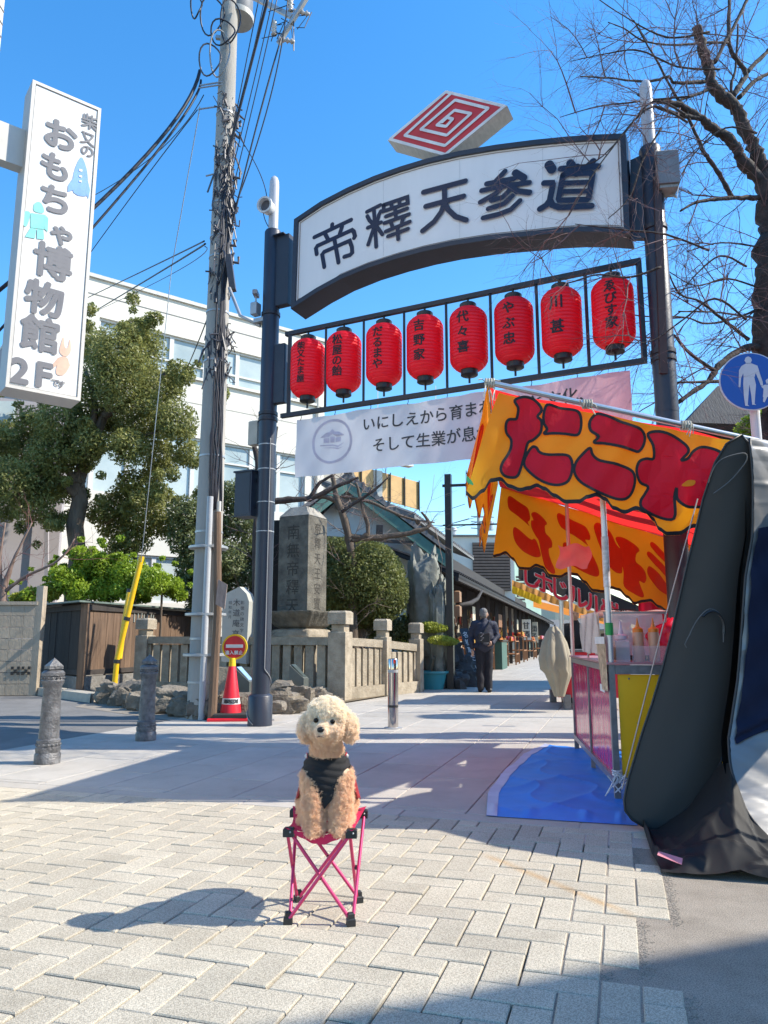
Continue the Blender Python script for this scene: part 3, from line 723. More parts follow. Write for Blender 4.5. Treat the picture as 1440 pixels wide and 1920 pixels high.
TA=[[(262,150),(300,133),(345,140),(375,165),(388,195),(370,222),(388,245),(385,295),(350,330),(325,345),(310,400),(292,460),(275,500),(250,510),(212,503),(195,478),(202,445),(228,405),(243,370),(244,332),(222,302),(220,262),(235,240),(268,235),(276,215),(278,183)],
 [(415,168),(470,180),(535,190),(562,205),(573,240),(570,285),(553,308),(500,304),(440,300),(402,300),(415,280),(400,252),(398,213)],
 [(348,362),(366,365),(382,388),(420,400),(500,402),(525,425),(528,475),(510,525),(470,543),(420,535),(360,505),(315,462),(308,428),(328,385)]]
KO=[[(640,215),(680,225),(740,250),(800,270),(845,288),(866,320),(860,360),(838,388),(808,383),(740,365),(680,352),(630,346),(650,320),(616,290),(612,248)],
 [(612,372),(625,402),(660,430),(740,450),(800,475),(820,510),(815,560),(792,600),(750,610),(680,587),(610,557),(560,522),(538,482),(546,440),(578,400)]]
YA=[[(880,308),(930,298),(1000,323),(1050,362),(1062,395),(1030,432),(1060,425),(1085,392),(1125,372),(1175,382),(1215,410),(1235,470),(1190,560),(1130,640),(1095,650),(1055,645),(1018,610),(1014,560),(1006,600),(1003,700),(930,690),(862,655),(850,620),(872,582),(885,550),(846,530),(828,480),(840,437),(872,422),(908,420),(904,360)]]
def printed(mb,poly,fn,off,m): 
    sp_=smoothpoly(poly,4); c=Vector((sum(p[0] for p in sp_)/len(sp_),sum(p[1] for p in sp_)/len(sp_)))
    bm=bmesh.new(); f=bm.faces.new([bm.verts.new((p[0],p[1],0)) for p in sp_]); bmesh.ops.triangulate(bm,faces=[f])
    xs_=[p[0] for p in sp_]; ys_=[p[1] for p in sp_]
    for ax,lo,hi in ((0,min(xs_),max(xs_)),(1,min(ys_),max(ys_))):
        for k in range(1,7):
            q=[0,0,0]; q[ax]=lo+(hi-lo)*k/7; nn_=[0,0,0]; nn_[ax]=1
            bmesh.ops.bisect_plane(bm,geom=bm.verts[:]+bm.edges[:]+bm.faces[:],plane_co=q,plane_no=nn_)
    bm.verts.index_update(); mb.add([fn(v.co.x,v.co.y,off) for v in bm.verts],[tuple(v.index for v in f.verts) for f in bm.faces],m); bm.free()
    return sp_
lt=MB(); k_=0
for ch in (TA,KO,YA):
    cur_=MB()
    for poly in ch:
        sp_=printed(cur_,Z4(poly),nb,.006,0)
        n_=len(sp_)
        for i in range(n_):      # black outline
            a,b=Vector(sp_[i]),Vector(sp_[(i+1)%n_]); d=(b-a); 
            if d.length<1e-5: continue
            nn_=Vector((-d.y,d.x)).normalized()*2.6; e_=d.normalized()*1.0
            cur_.add([nb(*(a-nn_-e_),.010),nb(*(b-nn_+e_),.010),nb(*(b+nn_+e_),.010),nb(*(a+nn_-e_),.010)],[(0,1,2,3)],1)
    cur_.build('banner_character',[crim,blk],nbn)
hole=Z4([(1035,550),(1060,526),(1092,530),(1080,552)]); sp_=printed(lt,hole,nb,.012,2)
lt.build('counter_print',[crim,blk,yel,grn],nbn); lt=MB(); leaf=[(874,895),(884,905),(886,912),(874,906)]; printed(lt,leaf,nb,.012,3)
lt.build('banner_leaf_print',[crim,blk,yel,grn],nbn)
# ---- street side banner (seen edge on) and far side banner
def streetcloth(u,v):
    a=NL.lerp(FL,u); drop=.62+.06*math.cos(u*2*math.pi*8); q=a+V(-.02-.13*v-.05*math.sin(u*9)*v,0,-drop*v+.0); return q
MB().grid(streetcloth,120,10).build('street_side_banner',yel2,stall,True)
ssb=bpy.data.objects['street_side_banner']
ed=MB(); pts=[streetcloth(i/120,.99) for i in range(121)]
for a,b in zip(pts,pts[1:]): ed.add([a-V(.005,.003,.004),b-V(.005,.003,.004),b+V(-.005,-.003,.022),a+V(-.005,-.003,.022)],[(0,1,2,3)])
ed.build('banner_edging',blk,ssb)
rs=MB()
for c_ in (.12,.3,.5,.7,.88):
    cu=[(c_+.06*math.cos(t)/1,.55+.28*math.sin(t)) for t in [j*math.pi/6 for j in range(12)]]
    rs.add([streetcloth(a,b)+V(.006,0,0) for a,b in cu],[tuple(range(12))]); 
rs.build('banner_lettering',crim2,ssb,kind='stuff')
low2=[(925,1045),(935,1043),(948,1038),(962,1050),(975,1068),(992,1069),(1005,1062),(1018,1066),(1032,1082),(1050,1084),(1062,1078),(1080,1080),(1095,1094),(1112,1110),(1130,1112),(1145,1104),(1160,1108),(1175,1122),(1188,1134),(1205,1130),(1220,1128),(1236,1140),(1255,1150),(1290,1150),(1330,1160)]
def fb2(px,py,off=0.0):
    q=P(px,py,7.15); return q+V(0,.8*wav(q.x*1.3+2,q.z)-off,0)
def farcloth(u,v):
    xb=925+(1330-925)*u; yb=interp(low2,xb); xt=940+(1330-940)*u; yt=908+(xt-940)*(1028-908)/390+5
    return fb2(xt+(xb-xt)*v,yt+(yb-yt)*v)
MB().grid(farcloth,90,16).build('side_banner',yel2,stall,True); fbn=[o for o in stall.children if o.name.startswith('side_banner')][-1]
ed=MB(); pts=[farcloth(i/160,.992) for i in range(161)]
for a,b in zip(pts,pts[1:]): ed.add([a-V(0,.004,.004),b-V(0,.004,.004),b-V(0,.004,-.022),a-V(0,.004,-.022)],[(0,1,2,3)])
ed.build('banner_edging',blk,fbn)
lt=MB()
def mir(polys,cx,cy,sc,tilt=.30):
    cur_=MB()
    allp=[p for q in polys for p in q]; mx_=(min(p[0] for p in allp)+max(p[0] for p in allp))/2; my_=(min(p[1] for p in allp)+max(p[1] for p in allp))/2
    for q in polys:
        pts=[(cx-(a-mx_)*sc, cy+(b-my_)*sc-(a-mx_)*sc*tilt*2.0*.5) for a,b in q]
        # undo original slant: shift back so that mirrored glyph follows the pole
        pts=[(x,y+(x-cx)*.62) for x,y in pts]
        printed(cur_,pts,fb2,.008,0)
    cur_.build('banner_character',crim2,fbn)
mir(TA,996,1000,.235); mir(KO,1083,1024,.24); mir(YA,1162,1044,.245)
KI=[[(0,10),(60,-5),(120,0),(130,40),(60,50),(5,45)],[(-10,90),(60,75),(140,80),(150,120),(70,130),(0,130)],[(10,190),(70,160),(140,170),(150,230),(90,260),(20,240)]]
mir(KI,1238,1068,.3)
pass
# pink bag hanging on the second post
pkc=M('pink_film',(.85,.3,.32),.3,.1,5,trans=.5)
def pb(u,v):
    q=P(1046+60*u+4*math.sin(v*5),1022+42*v+3*math.sin(u*9),6.7); return q+V(0,.03*math.sin(u*8)*math.sin(v*6+1),0)
b_=MB().grid(pb,14,10).build('plastic_bag',pkc,None,True,org=tuple(P(1075,1020,6.7))); tagd(b_,label='small pink plastic bag hanging on the second post of the takoyaki stall',category='plastic bag')
# ---- counter
redg=M('counter_red_gloss',(.62,.008,.10),.14,.1,3,spec=.28)
nn_=redg.node_tree; bb_=nn_.nodes['Principled BSDF']; wv=nn_.nodes.new('ShaderNodeTexNoise'); wv.inputs['Scale'].default_value=7; wv.inputs['Detail'].default_value=1
tc_=nn_.nodes.new('ShaderNodeTexCoord'); mp_=nn_.nodes.new('ShaderNodeMapping'); mp_.inputs['Scale'].default_value=(1,1,.35); bp_=nn_.nodes.new('ShaderNodeBump'); bp_.inputs['Strength'].default_value=.35; bp_.inputs['Distance'].default_value=.02
nn_.links.new(tc_.outputs['Object'],mp_.inputs[0]); nn_.links.new(mp_.outputs[0],wv.inputs['Vector']); nn_.links.new(wv.outputs[0],bp_.inputs['Height']); nn_.links.new(bp_.outputs[0],bb_.inputs['Normal']); None
yelp=M('counter_yellow_paint',(.92,.50,.008),.5,.08,3)
for (a,b),w_ in (((0,0),.036),((LEN/2,0),.03),((LEN,0),.036),((0,WID),.036)):
    MB().bar(sq(a,b,0.0),sq(a,b,CT),w_,w_*1.2,up=tuple(SX)).build('counter_leg',dirty,stall)
for k in range(2):
    a0=.03+k*LEN/2; a1=a0+LEN/2-.06
    MB().hexa([sq(a0,-.004,.13),sq(a1,-.004,.13),sq(a1,.008,.13),sq(a0,.008,.13)],[sq(a0,-.004,CT-.05),sq(a1,-.004,CT-.05),sq(a1,.008,CT-.05),sq(a0,.008,CT-.05)]).build('red_panel',redg,stall)
for z_ in (.11,CT-.025): MB().bar(sq(0,-.006,z_),sq(LEN,-.006,z_),.028,.04).build('counter_rail',M('rail_grey',(.32,.3,.31),.35,.2,9,metal=.6),stall)
MB().hexa([sq(.004,.035,.13),sq(-.008,.035,.13),sq(-.008,WID-.03,.13),sq(.004,WID-.03,.13)],[sq(.004,.035,CT-.06),sq(-.008,.035,CT-.06),sq(-.008,WID-.03,CT-.06),sq(.004,WID-.03,CT-.06)]).build('yellow_panel',yelp,stall)
MB().bar(sq(-.01,.02,CT-.03),sq(-.01,WID,CT-.03),.03,.055).build('counter_rail',dirty,stall)
sc_=MB()
for b_,z_ in ((.1,CT-.085),(.14,.45),(.6,CT-.085)): sc_.sphere(tuple(sq(-.012,b_,z_)),.006,8,5)
sc_.build('panel_screws',dirty,stall,kind='stuff')
MB().hexa([sq(-.03,-.03,CT),sq(LEN+.03,-.03,CT),sq(LEN+.03,WID+.03,CT),sq(-.03,WID+.03,CT)],[sq(-.03,-.03,CT+.014),sq(LEN+.03,-.03,CT+.014),sq(LEN+.03,WID+.03,CT+.014),sq(-.03,WID+.03,CT+.014)]).build('counter_top',M('table_top_pink',(.42,.2,.22),.35,.15,6),stall)
MB().lathe([(.024,0),(.0245,.001),(.0245,.075),(.024,.076)],tuple(sq(0,0,.98)),16).build('green_tape',M('green_tape',(.03,.3,.06),.5),stall)
stk=M('sticker_print',(.7,.45,.3),.5,.5,30,col2=(.75,.7,.68))
MB().lathe([(.0215,0),(.022,.001),(.022,.32),(.0215,.321)],tuple(sq(0,0,1.28)),14).build('post_sticker',stk,stall)
# red curtain at the back
rcur=M('curtain_crimson',(.55,.01,.04),.7,.1,3,trans=.3)
def cur(u,v): q=sq(LEN*1.30,WID*.62+u*.55,.8+ (.80)*(1-v)); return q+SX*(.03*math.sin(u*22)+.01*math.sin(u*50))
MB().grid(cur,50,6).build('back_curtain',rcur,stall,True)
MB().grid(lambda u,v: sq(LEN*1.28,WID*1.08+u*.3,.95+.62*v)+SX*.02*math.sin(u*9),10,4).build('white_curtain',M('cream_cloth',(.62,.58,.52),.8,trans=.3),stall,True)
# rope from awning to the counter leg
MB().tube([P(1308,935,4.56),P(1240,1185,4.58),P(1166,1480,4.66)],.0045,5).build('guy_rope',M('pink_cord',(.62,.5,.45),.8),stall)
rb=MB(); c_=sq(-.02,0,.16)
for k in range(9):
    pts=[c_+V(0,-.02,0)]+[c_+V(rr_.gauss(0,.045),-.03-.01*j,rr_.gauss(-.02,.03)) for j in range(2)]
    rb.tube(pts+[c_+V(rr_.gauss(0,.05),-.04,rr_.gauss(-.06,.04))],.004,4)
for t_ in (-.012,0,.012): rb.tube([c_+V(.027*math.cos(a)+.0,.027*math.sin(a),t_) for a in [j*math.pi/5 for j in range(11)]],.005,4)
rb.build('tied_string',M('white_string',(.7,.7,.72),.8),stall,kind='stuff')
# ---- things on the counter
def put(name,label,cat,a,b,parts,group=None):
    loc=sq(a,b,CT+.014); t=thing(name,label,cat,loc,group)
    for nm,mb,mt,sm in parts: mb.build(nm,mt,t,sm,org=(0,0,0))
    return t
orb=M('sauce_pale_orange',(.8,.42,.26),.4,.06,4,trans=.2); orc=M('orange_cap',(.85,.22,.02),.4); clr=see_through('cloudy_plastic',(.85,.74,.78),.5); wcap=M('pinkish_cap',(.78,.55,.6),.4)
def bottle(mt,cp,r=.034,h=.185): return [('bottle_body',MB().lathe([(r*.95,0),(r,.005),(r,h*.95),(r*.9,h),(r*.5,h+.004)],(0,0,0),18),mt,40),('bottle_cap',MB().lathe([(r*.96,h),(r*.96,h+.022),(r*.5,h+.03),(r*.28,h+.05),(r*.1,h+.085),(r*.06,h+.09)],(0,0,0),16),cp,40)]
put('squeeze_bottle','pale orange squeeze bottle with orange cap, nearer the silver post on the counter','bottle',.1,.19,bottle(orb,orc),'squeeze bottles on the stall counter')
put('squeeze_bottle','pale orange squeeze bottle with orange cap, farther from the silver post','bottle',.1,.285,bottle(orb,orc),'squeeze bottles on the stall counter')
put('sauce_tub','cloudy square sauce tub with pink nozzle next to the silver post','sauce tub',.1,.085,[('tub_body',MB().box((0,0,.07),(.085,.085,.14),sa,bev=.012),clr,False),('tub_sauce',MB().box((0,0,.055),(.07,.0865,.07),sa),M('dark_sauce',(.03,.02,.03),.4),False),('tub_cap',MB().lathe([(.04,.14),(.04,.165),(.018,.172),(.012,.2),(.004,.255)],(0,0,0),14),wcap,40)])
put('clear_tray','clear plastic tray holding the squeeze bottles on the counter','tray',.1,.30,[('tray_wall',MB().box((0,.0,.05),(.115,.005,.1),sa+0).box((0,-.055,.05),(.34,.003,.1),-.136).box((.17,0,.05),(.003,.11,.1),-.136),see_through('clear_plastic',(.9,.72,.76),.22),False),('red_cup',MB().lathe([(.025,0),(.03,.06)],(.1,-.0,.0),14),M('red_cup',(.5,.02,.03),.3),40)])
# wrapped display case with food pictures
fp=M('food_photo_print',(.45,.2,.08),.5,.7,26,col2=(.8,.6,.4)); film=see_through('creased_film',(.85,.74,.74),.6)
dc=thing('display_case','steel framed display case hung with creased film and paper menus on the stall counter','display case',sq(.85,.18,CT+.014))
for a in (.35,1.3):
    for b in (.03,.42): MB().bar(sq(a,b,CT+.015),sq(a,b,CT+.33),.012).build('case_post',galv,dc)
for a in (.35,1.3): MB().bar(sq(a,.02,CT+.33),sq(a,.43,CT+.33),.014).build('case_rail',galv,dc)
MB().grid(lambda u,v: sq(.33+u*1.0,-.02+.46*v,CT+.34+.012*math.sin(u*20)*math.sin(v*9)),30,12).build('film_top',film,dc,True)
MB().grid(lambda u,v: sq(.35+u*.9,-.025+.01*math.sin(u*15+v*4),CT+.06+.28*v),24,8).build('film_front',film,dc,True)
for k_,(a0,a1,z0_,z1_,cc_) in enumerate(((.36,.60,.05,.33,(.62,.50,.42)),(.62,.84,.08,.31,(.6,.22,.10)),(.86,1.05,.05,.30,(.72,.62,.5)),(1.07,1.24,.07,.32,(.5,.12,.12)))):
    MB().hexa([sq(a0,-.012,CT+z0_),sq(a1,-.012,CT+z0_),sq(a1,-.008,CT+z0_),sq(a0,-.008,CT+z0_)],[sq(a0,-.012,CT+z1_),sq(a1,-.012,CT+z1_),sq(a1,-.008,CT+z1_),sq(a0,-.008,CT+z1_)]).build('price_card',M('card_print_%d'%k_,cc_,.5,.6,30,col2=(.75,.66,.58)),dc)
MB().hexa([sq(.345,.02,CT+.05),sq(.345,.40,CT+.05),sq(.349,.40,CT+.05),sq(.349,.02,CT+.05)],[sq(.345,.02,CT+.32),sq(.345,.40,CT+.32),sq(.349,.40,CT+.32),sq(.349,.02,CT+.32)]).build('end_film',film,dc)
MB().hexa([sq(.5,.1,CT+.02),sq(1.2,.1,CT+.02),sq(1.2,.4,CT+.02),sq(.5,.4,CT+.02)],[sq(.5,.12,CT+.2),sq(1.2,.12,CT+.2),sq(1.2,.38,CT+.2),sq(.5,.38,CT+.2)]).build('griddle',M('dark_iron',(.04,.03,.03),.5,.3,9),dc)
gb=put('glass_bottle','dark green bottle leaning behind the squeeze bottles','bottle',.42,.32,[('bottle_glass',MB().lathe([(.03,0),(.03,.15),(.012,.2),(.011,.27)],(0,0,0),14),M('green_glass',(.01,.06,.02),.15),40)])
mn=MB().grid(lambda u,v: sq(-.02+.42*u*(1-.45*v),-.03-.01*math.sin(u*3),CT+.17-.33*v),14,10).build('menu_poster',[fp],None,True,org=tuple(sq(.1,-.03,CT))); tagd(mn,label='menu poster of a food cone taped to the front corner of the counter',category='poster')
MB().grid(lambda u,v: sq(-.02+.42*u,-.036-.01*math.sin(u*3),CT+.17-.045*v),8,2).build('poster_header',M('paper_white',(.7,.68,.66),.7),mn)
MB().grid(lambda u,v: sq(.07+.2*u,-.036,CT-.13-.045*v),6,2).build('poster_footer',M('paper_white',(.7,.68,.66),.7),mn)
rb_=M('red_film',(.72,.02,.06),.2,.25,12,trans=.4)
def bagp(u,v):
    a=2*math.pi*u; h=v; r=.2*(math.sin(math.pi*min(1,h*.9+.08))**.5)*(1+.12*math.sin(a*5+h*7)+.06*math.sin(a*11-h*13)); return sq(.36,.50,CT+.015)+V(r*math.cos(a),r*.7*math.sin(a),.27*h+.015*math.sin(a*7))
b2=MB().grid(bagp,40,16).build('carrier_bag',rb_,None,True,org=tuple(sq(.42,.62,CT+.015))); tagd(b2,label='crumpled red plastic bag on the counter behind the orange bottles',category='plastic bag')
# ---- blue tarpaulin
tm=M('blue_tarpaulin',(.02,.19,.66),.5,.15,4,spec=.3,bump=.3,bscale=8); tw=M('tarp_hem',(.4,.42,.55),.5)
T0=G(912,1531); 
def tarp(u,v):
    # u along the near edge left to right, v away from the camera
    left=[G(912,1531),G(915,1490),G(945,1450),G(985,1415),G(1022,1398)]
    k=v*4; i=min(3,int(k)); a=left[i].lerp(left[i+1],k-i)
    b=G(1195,1549).lerp(sq(1.9,.5,0),v); q=a.lerp(b,u)
    tri=lambda t: 1-abs((t%2)-1)
    z=.004+.009*tri(q.x*2.1+q.y*1.3+.3*math.sin(q.y*4))**3*tri(q.y*1.7)+.011*tri(q.x*1.2-q.y*3.1+.4*math.sin(q.x*6))**5+.012*tri(q.x*5.3+q.y*.8+.5*math.sin(q.y*7))**6+.004*tri(q.y*6.1+.6*math.sin(q.x*5))**4
    if v<.12: z=z*(v/.12)+.012*max(0,math.sin(u*23+1.2*math.sin(u*7)))**3*math.sin(math.pi*v/.12)
    return V(q.x,q.y,z+.004)
tp=MB().grid(tarp,120,90).build('tarpaulin',tm,None,True,org=tuple(G(1050,1470))); tagd(tp,label='wrinkled blue tarpaulin spread on the pavement under the takoyaki stall',category='tarpaulin')
MB().grid(lambda u,v: tarp(u*.075,v)+V(0,0,.003),6,90).build('tarp_hem',tw,tp,True)
# ============================================================ POP-UP TENT
tent_b=M('tent_black_nylon',(.016,.016,.017),.62,.15,3,spec=.25); tent_g=M('tent_charcoal_panel',(.072,.064,.057),.85,.08,2,spec=.12); tent_s=M('tent_silver_coating',(.21,.21,.215),.38,.12,2,metal=.35,spec=.6); 
def crease(m,ang,sc,strg):
    n=m.node_tree; b=n.nodes['Principled BSDF']; tc=n.nodes.new('ShaderNodeTexCoord'); mp=n.nodes.new('ShaderNodeMapping'); mp.inputs['Rotation'].default_value=(0,ang,0); mp.inputs['Scale'].default_value=(1.2,1.2,sc)
    nz=n.nodes.new('ShaderNodeTexNoise'); nz.noise_type='RIDGED_MULTIFRACTAL' if hasattr(nz,'noise_type') else nz.noise_type; nz.inputs['Scale'].default_value=2.2; nz.inputs['Detail'].default_value=3; nz.inputs['Distortion'].default_value=.4
    bp=n.nodes.new('ShaderNodeBump'); bp.inputs['Strength'].default_value=strg; bp.inputs['Distance'].default_value=.02
    n.links.new(tc.outputs['Object'],mp.inputs[0]); n.links.new(mp.outputs[0],nz.inputs['Vector']); n.links.new(nz.outputs[0],bp.inputs['Height']); n.links.new(bp.outputs[0],b.inputs['Normal'])
crease(tent_s,.6,7,.5); crease(tent_b,-.5,4,.35); crease(tm,.2,3,.25)
tent_n=M('tent_navy_shade',(.008,.012,.035),.7,.15,4,spec=.2)  # navy colour stands for the shade on the silver wall
tent=thing('pop_up_tent','black pop-up changing tent with a leaf shaped folded flap beside the takoyaki stall','tent',G(1300,1580))
leafL=[(1390,815),(1362,832),(1340,868),(1318,935),(1303,1000),(1290,1050),(1274,1120),(1258,1190),(1240,1260),(1222,1320),(1205,1370),(1190,1420),(1178,1460),(1170,1500),(1172,1520),(1185,1537),(1205,1549),(1229,1556)]
leafR=[(1390,815),(1403,830),(1409,860),(1411,920),(1409,980),(1404,1060),(1400,1120),(1397,1180),(1392,1240),(1385,1300),(1377,1345),(1365,1386),(1351,1431),(1330,1471),(1312,1495),(1290,1515),(1263,1540),(1229,1556)]
def dep(y): # depth of the flap against height in the picture
    return 4.0+.12*math.sin(max(0,min(1,(y-815)/740))*math.pi)
n_=len(leafL)-1
def leafp(u,v):
    k=v*n_; i=min(n_-1,int(k)); f=k-i
    a=Vector(leafL[i]).lerp(Vector(leafL[i+1]),f); b=Vector(leafR[i]).lerp(Vector(leafR[i+1]),f)
    q=a.lerp(b,u); bulge=.035*math.sin(math.pi*u)*math.sin(math.pi*v)+.0022*math.sin(u*9+v*22+3*math.sin(v*5))*math.sin(math.pi*v)
    return P(q.x,q.y,dep(q.y)-bulge)
MB().grid(leafp,24,90).build('folded_flap',tent_g,tent,True)
def hoop(lst,r=.006): return MB().tube([P(x,y,dep(y)-.004) for x,y in lst],r,6)
hoop([tuple(p) for p in smoothpoly(leafL+leafR[::-1],3)[:0]] or leafL).build('hoop_edge',blackp,tent,True); hoop(leafR).build('hoop_edge',blackp,tent,True)
# stitched handle loops on the flap
st_=M('thread_grey',(.09,.09,.09),.8)
Z5=lambda pts:[(1000+a*.3056,1080+b*.3056) for a,b in pts]
for lst in (Z5([(940,440),(960,360),(1000,280),(1050,220),(1090,203),(1130,220),(1160,270),(1165,340),(1145,430)]),[(1328,905),(1338,878),(1352,862),(1375,853),(1397,850),(1400,862),(1388,880),(1365,905),(1328,930)]):
    ps=[P(x,y,dep(y)-.075) for x,y in [tuple(q) for q in smoothpoly(lst,3)[:(len(lst)-1)*3]]]; MB().tube(ps,.0035,4).build('stitched_loop',st_,tent); 
    if lst[0][1]>1000: MB().tube([p+V(.004,.0,-.012) for p in ps[8:-2]],.007,5).build('handle_webbing',blackp,tent)
# body
K=[(1405,822),(1411,900),(1411,1000),(1397,1080),(1390,1180),(1383,1270),(1370,1355),(1365,1386),(1368,1431),(1382,1486),(1406,1532),(1440,1572),(1475,1600)]
KD=[3.98,3.97,3.96,3.95,3.93,3.9,3.86,3.84,3.78,3.70,3.6,3.5,3.4]
def kp(t):
    k=t*(len(K)-1); i=min(len(K)-2,int(k)); f=k-i; x=K[i][0]+(K[i+1][0]-K[i][0])*f; y=K[i][1]+(K[i+1][1]-K[i][1])*f; return P(x,y,KD[i]+(KD[i+1]-KD[i])*f)
def body(u,v):
    a=kp(v); zt_=2.12; e=V(3.1+.15*math.sin(v*3),4.75-.35*v,max(.03,zt_*(1-v)))
    q=a.lerp(e,u); bul=.22*math.sin(math.pi*u)*(math.sin(math.pi*min(1,v*1.0+.02))**.6)
    k_=(v*1.0-u*1.1); wr=.007*abs(math.sin(k_*34+2*math.sin(u*5)))+.005*abs(math.sin(k_*71+3*math.sin(v*9)))+.004*math.sin(v*23+u*4)
    return q+V(.35,-.9,0)*(bul+wr)
MB().grid(body,60,140).build('tent_wall',tent_s,tent,True)
MB().tube([kp(i/40)-V(0,.004,0) for i in range(41)],.007,6).build('hoop_edge',blackp,tent,True)
def navy_shade(u,v):
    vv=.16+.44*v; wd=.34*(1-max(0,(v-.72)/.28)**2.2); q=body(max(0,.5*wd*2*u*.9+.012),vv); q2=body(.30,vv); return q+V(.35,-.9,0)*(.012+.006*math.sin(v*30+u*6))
MB().grid(navy_shade,20,60).build('navy_shade_panel',tent_n,tent,True)  # added panel: shade of the upper tent wall put into colour and shape
# back half closes the volume
def backw(u,v):
    e=V(3.1+.15*math.sin(v*3),4.75-.35*v,max(.03,2.12*(1-v))); a=kp(v)+V(.0,.08,0); q=e.lerp(a,u); return q+V(.1,.85,0)*math.sin(math.pi*u)*.55
MB().grid(backw,20,30).build('tent_back_wall',tent_b,tent,True)
# skirt on the ground
gl=[G(1205,1552),G(1222,1605),G(1242,1640),G(1300,1646),G(1370,1650),G(1440,1656),G(1520,1662)]
up_=[P(1205,1549,4.02),P(1229,1556,3.99),P(1290,1515,4.0),P(1351,1431,3.98),P(1368,1431,3.79),P(1406,1532,3.6),P(1475,1600,3.4)]
def skirt(u,v):
    k=u*6; i=min(5,int(k)); f=k-i; a=up_[i].lerp(up_[i+1],f); b=gl[i].lerp(gl[i+1],f); q=a.lerp(b,v)
    tri=lambda t: 1-abs((t%2)-1)
    fold=(1-v**5)*0+.05*(1-v**4)*tri(u*4.2+v*2.1)**4*v+.035*tri(u*9.3-v*3.2+.3*math.sin(v*6))**3*v*(1.1-v)+.03*tri(u*2.1+v*5.5)**5*v
    if v>.8: fold+=.035*max(0,math.sin(u*17))*(1-abs(v-.9)*10)
    return V(q.x,q.y-.03*math.sin(math.pi*v),max(.012,q.z*(1-.3*math.sin(math.pi*v)))+fold)
MB().grid(skirt,70,40).build('tent_skirt',tent_b,tent,True)
MB().add([P(1230,1592,3.4)-V(0,.03,0),P(1285,1607,3.35)-V(0,.05,0),P(1270,1615,3.34)-V(0,.05,0),P(1226,1598,3.36)-V(0,.04,0)],[(0,1,2,3)]).build('skirt_tag',M('pink_lining',(.55,.2,.25),.6),tent)
# neighbouring stall awning just outside the right edge: it shades the tent's upper wall and the blocks
na=thing('neighbour_awning','dark cloth awning on two poles just outside the right edge beside the tent','awning',(2.6,3.8,0))
MB().poly3([V(2.58,3.20,1.16),V(2.58,3.36,1.42),V(2.58,3.62,1.82),V(2.58,4.0,2.1),V(2.58,4.6,2.25),V(2.58,4.7,1.2),V(2.58,4.1,1.12),V(2.58,3.8,1.05),V(2.58,3.55,1.14)],(.02,0,0)).build('awning_cloth',tent_b,na)
for y_ in (3.42,4.55): MB().tube([V(2.61,y_,0),V(2.61,y_,1.5 if y_<4 else 2.2)],.015,8).build('awning_pole',alu,na)
# ============================================================ SECOND ROW OF STALLS
st2=thing('food_stall','red fronted second food stall with black banner lettered in red, beyond the takoyaki stall','food stall',G(1060,1330))
b0=V(*st2.location)
MB().box((b0.x+.5,b0.y+.6,.47),(1.0,1.3,.62),-.15).build('red_counter_cloth',M('red_vinyl',(.6,.012,.03),.35,.1,4),st2)
MB().box((b0.x+.5,b0.y+.6,.80),(1.06,1.36,.03),-.15).build('counter_top',dirty,st2)
for dx,dy in ((.03,0),(.1,1.2)): MB().bar((b0.x+dx,b0.y+dy,0),(b0.x+dx,b0.y+dy,.2),.09,.09).build('counter_leg',dirty,st2)
MB().tube([P(1055,1240,10.5),P(1052,1125,10.5)],.03,8).build('stall_post',alu,st2)
def bk(u,v,Y=10.2,off=0.0):
    xt=972+(1200-972)*u; yt=1035+(xt-972)*.45; yb=1085+(xt-972)*.40; return P(xt,yt+(yb-yt)*v,Y-off)
MB().grid(lambda u,v: bk(u,v)+V(0,.02*math.sin(u*18),0),30,4).build('black_banner',M('banner_black',(.02,.018,.02),.7,.2),st2,True); bkb=st2.children[-1]
lt=MB(); rim=MB(); us_=[.09,.2,.33,.48,.62,.74,.84]
for ch,u in zip('しホじルルめし',us_):
    a=bk(u,.62); fnr=lambda p,q,o: V(a.x+p*.9,a.y-o,a.z+q-p*.40)
    write(rim,ch,(0,-.06),.31,lambda p,q: fnr(p,q,.03),bold=.06); write(lt,ch,(0,-.06),.31,lambda p,q: fnr(p,q,.045),bold=.025)
rim.build('lettering_outline',M('cream_cloth',(.62,.58,.52),.8),bkb,kind='stuff'); lt.build('banner_lettering',M('lettering_red',(.6,.01,.03),.6),bkb,kind='stuff')
# fringed awning
frg=M('fringe_orange',(.62,.3,.08),.8,.25,30,trans=.3,stretch=(3,3,.3)); org_=M('awning_orange',(.75,.28,.05),.7,.1,2,trans=.4); wh_=M('awning_white',(.7,.62,.56),.7,.08,2,trans=.4); yl_=M('awning_yellow',(.85,.55,.02),.7,.1,4,trans=.4)
aw=thing('striped_awning','orange and white striped awning with a fringe over the farther stalls','awning',P(1060,1120,11.3))
def ab(u,v,y0,y1,sl0,sl1,Y): x=960+(1180-960)*u; return P(x,(y0+(x-960)*sl0)*(1-v)+(y1+(x-960)*sl1)*v,Y)
MB().grid(lambda u,v: ab(u,v,1087,1104,.385,.36,11.2)+V(0,.03*math.sin(u*60),0),90,3).build('fringe',frg,aw,True)
MB().grid(lambda u,v: P(972+u*210,(1104+u*57)*(1-v)+(1118+u*52)*v,11.4+v),14,2).build('white_stripe',wh_,aw,True)
MB().grid(lambda u,v: P(1000+u*180,(1118+u*48)*(1-v)+(1138+u*44)*v,12.4+v),14,2).build('orange_stripe',org_,aw,True)
MB().grid(lambda u,v: ab(u*.25,v,1098,1112,.4,.4,11.1)+V(0,.02*math.sin(u*30),0),14,3).build('yellow_valance',yl_,aw,True)
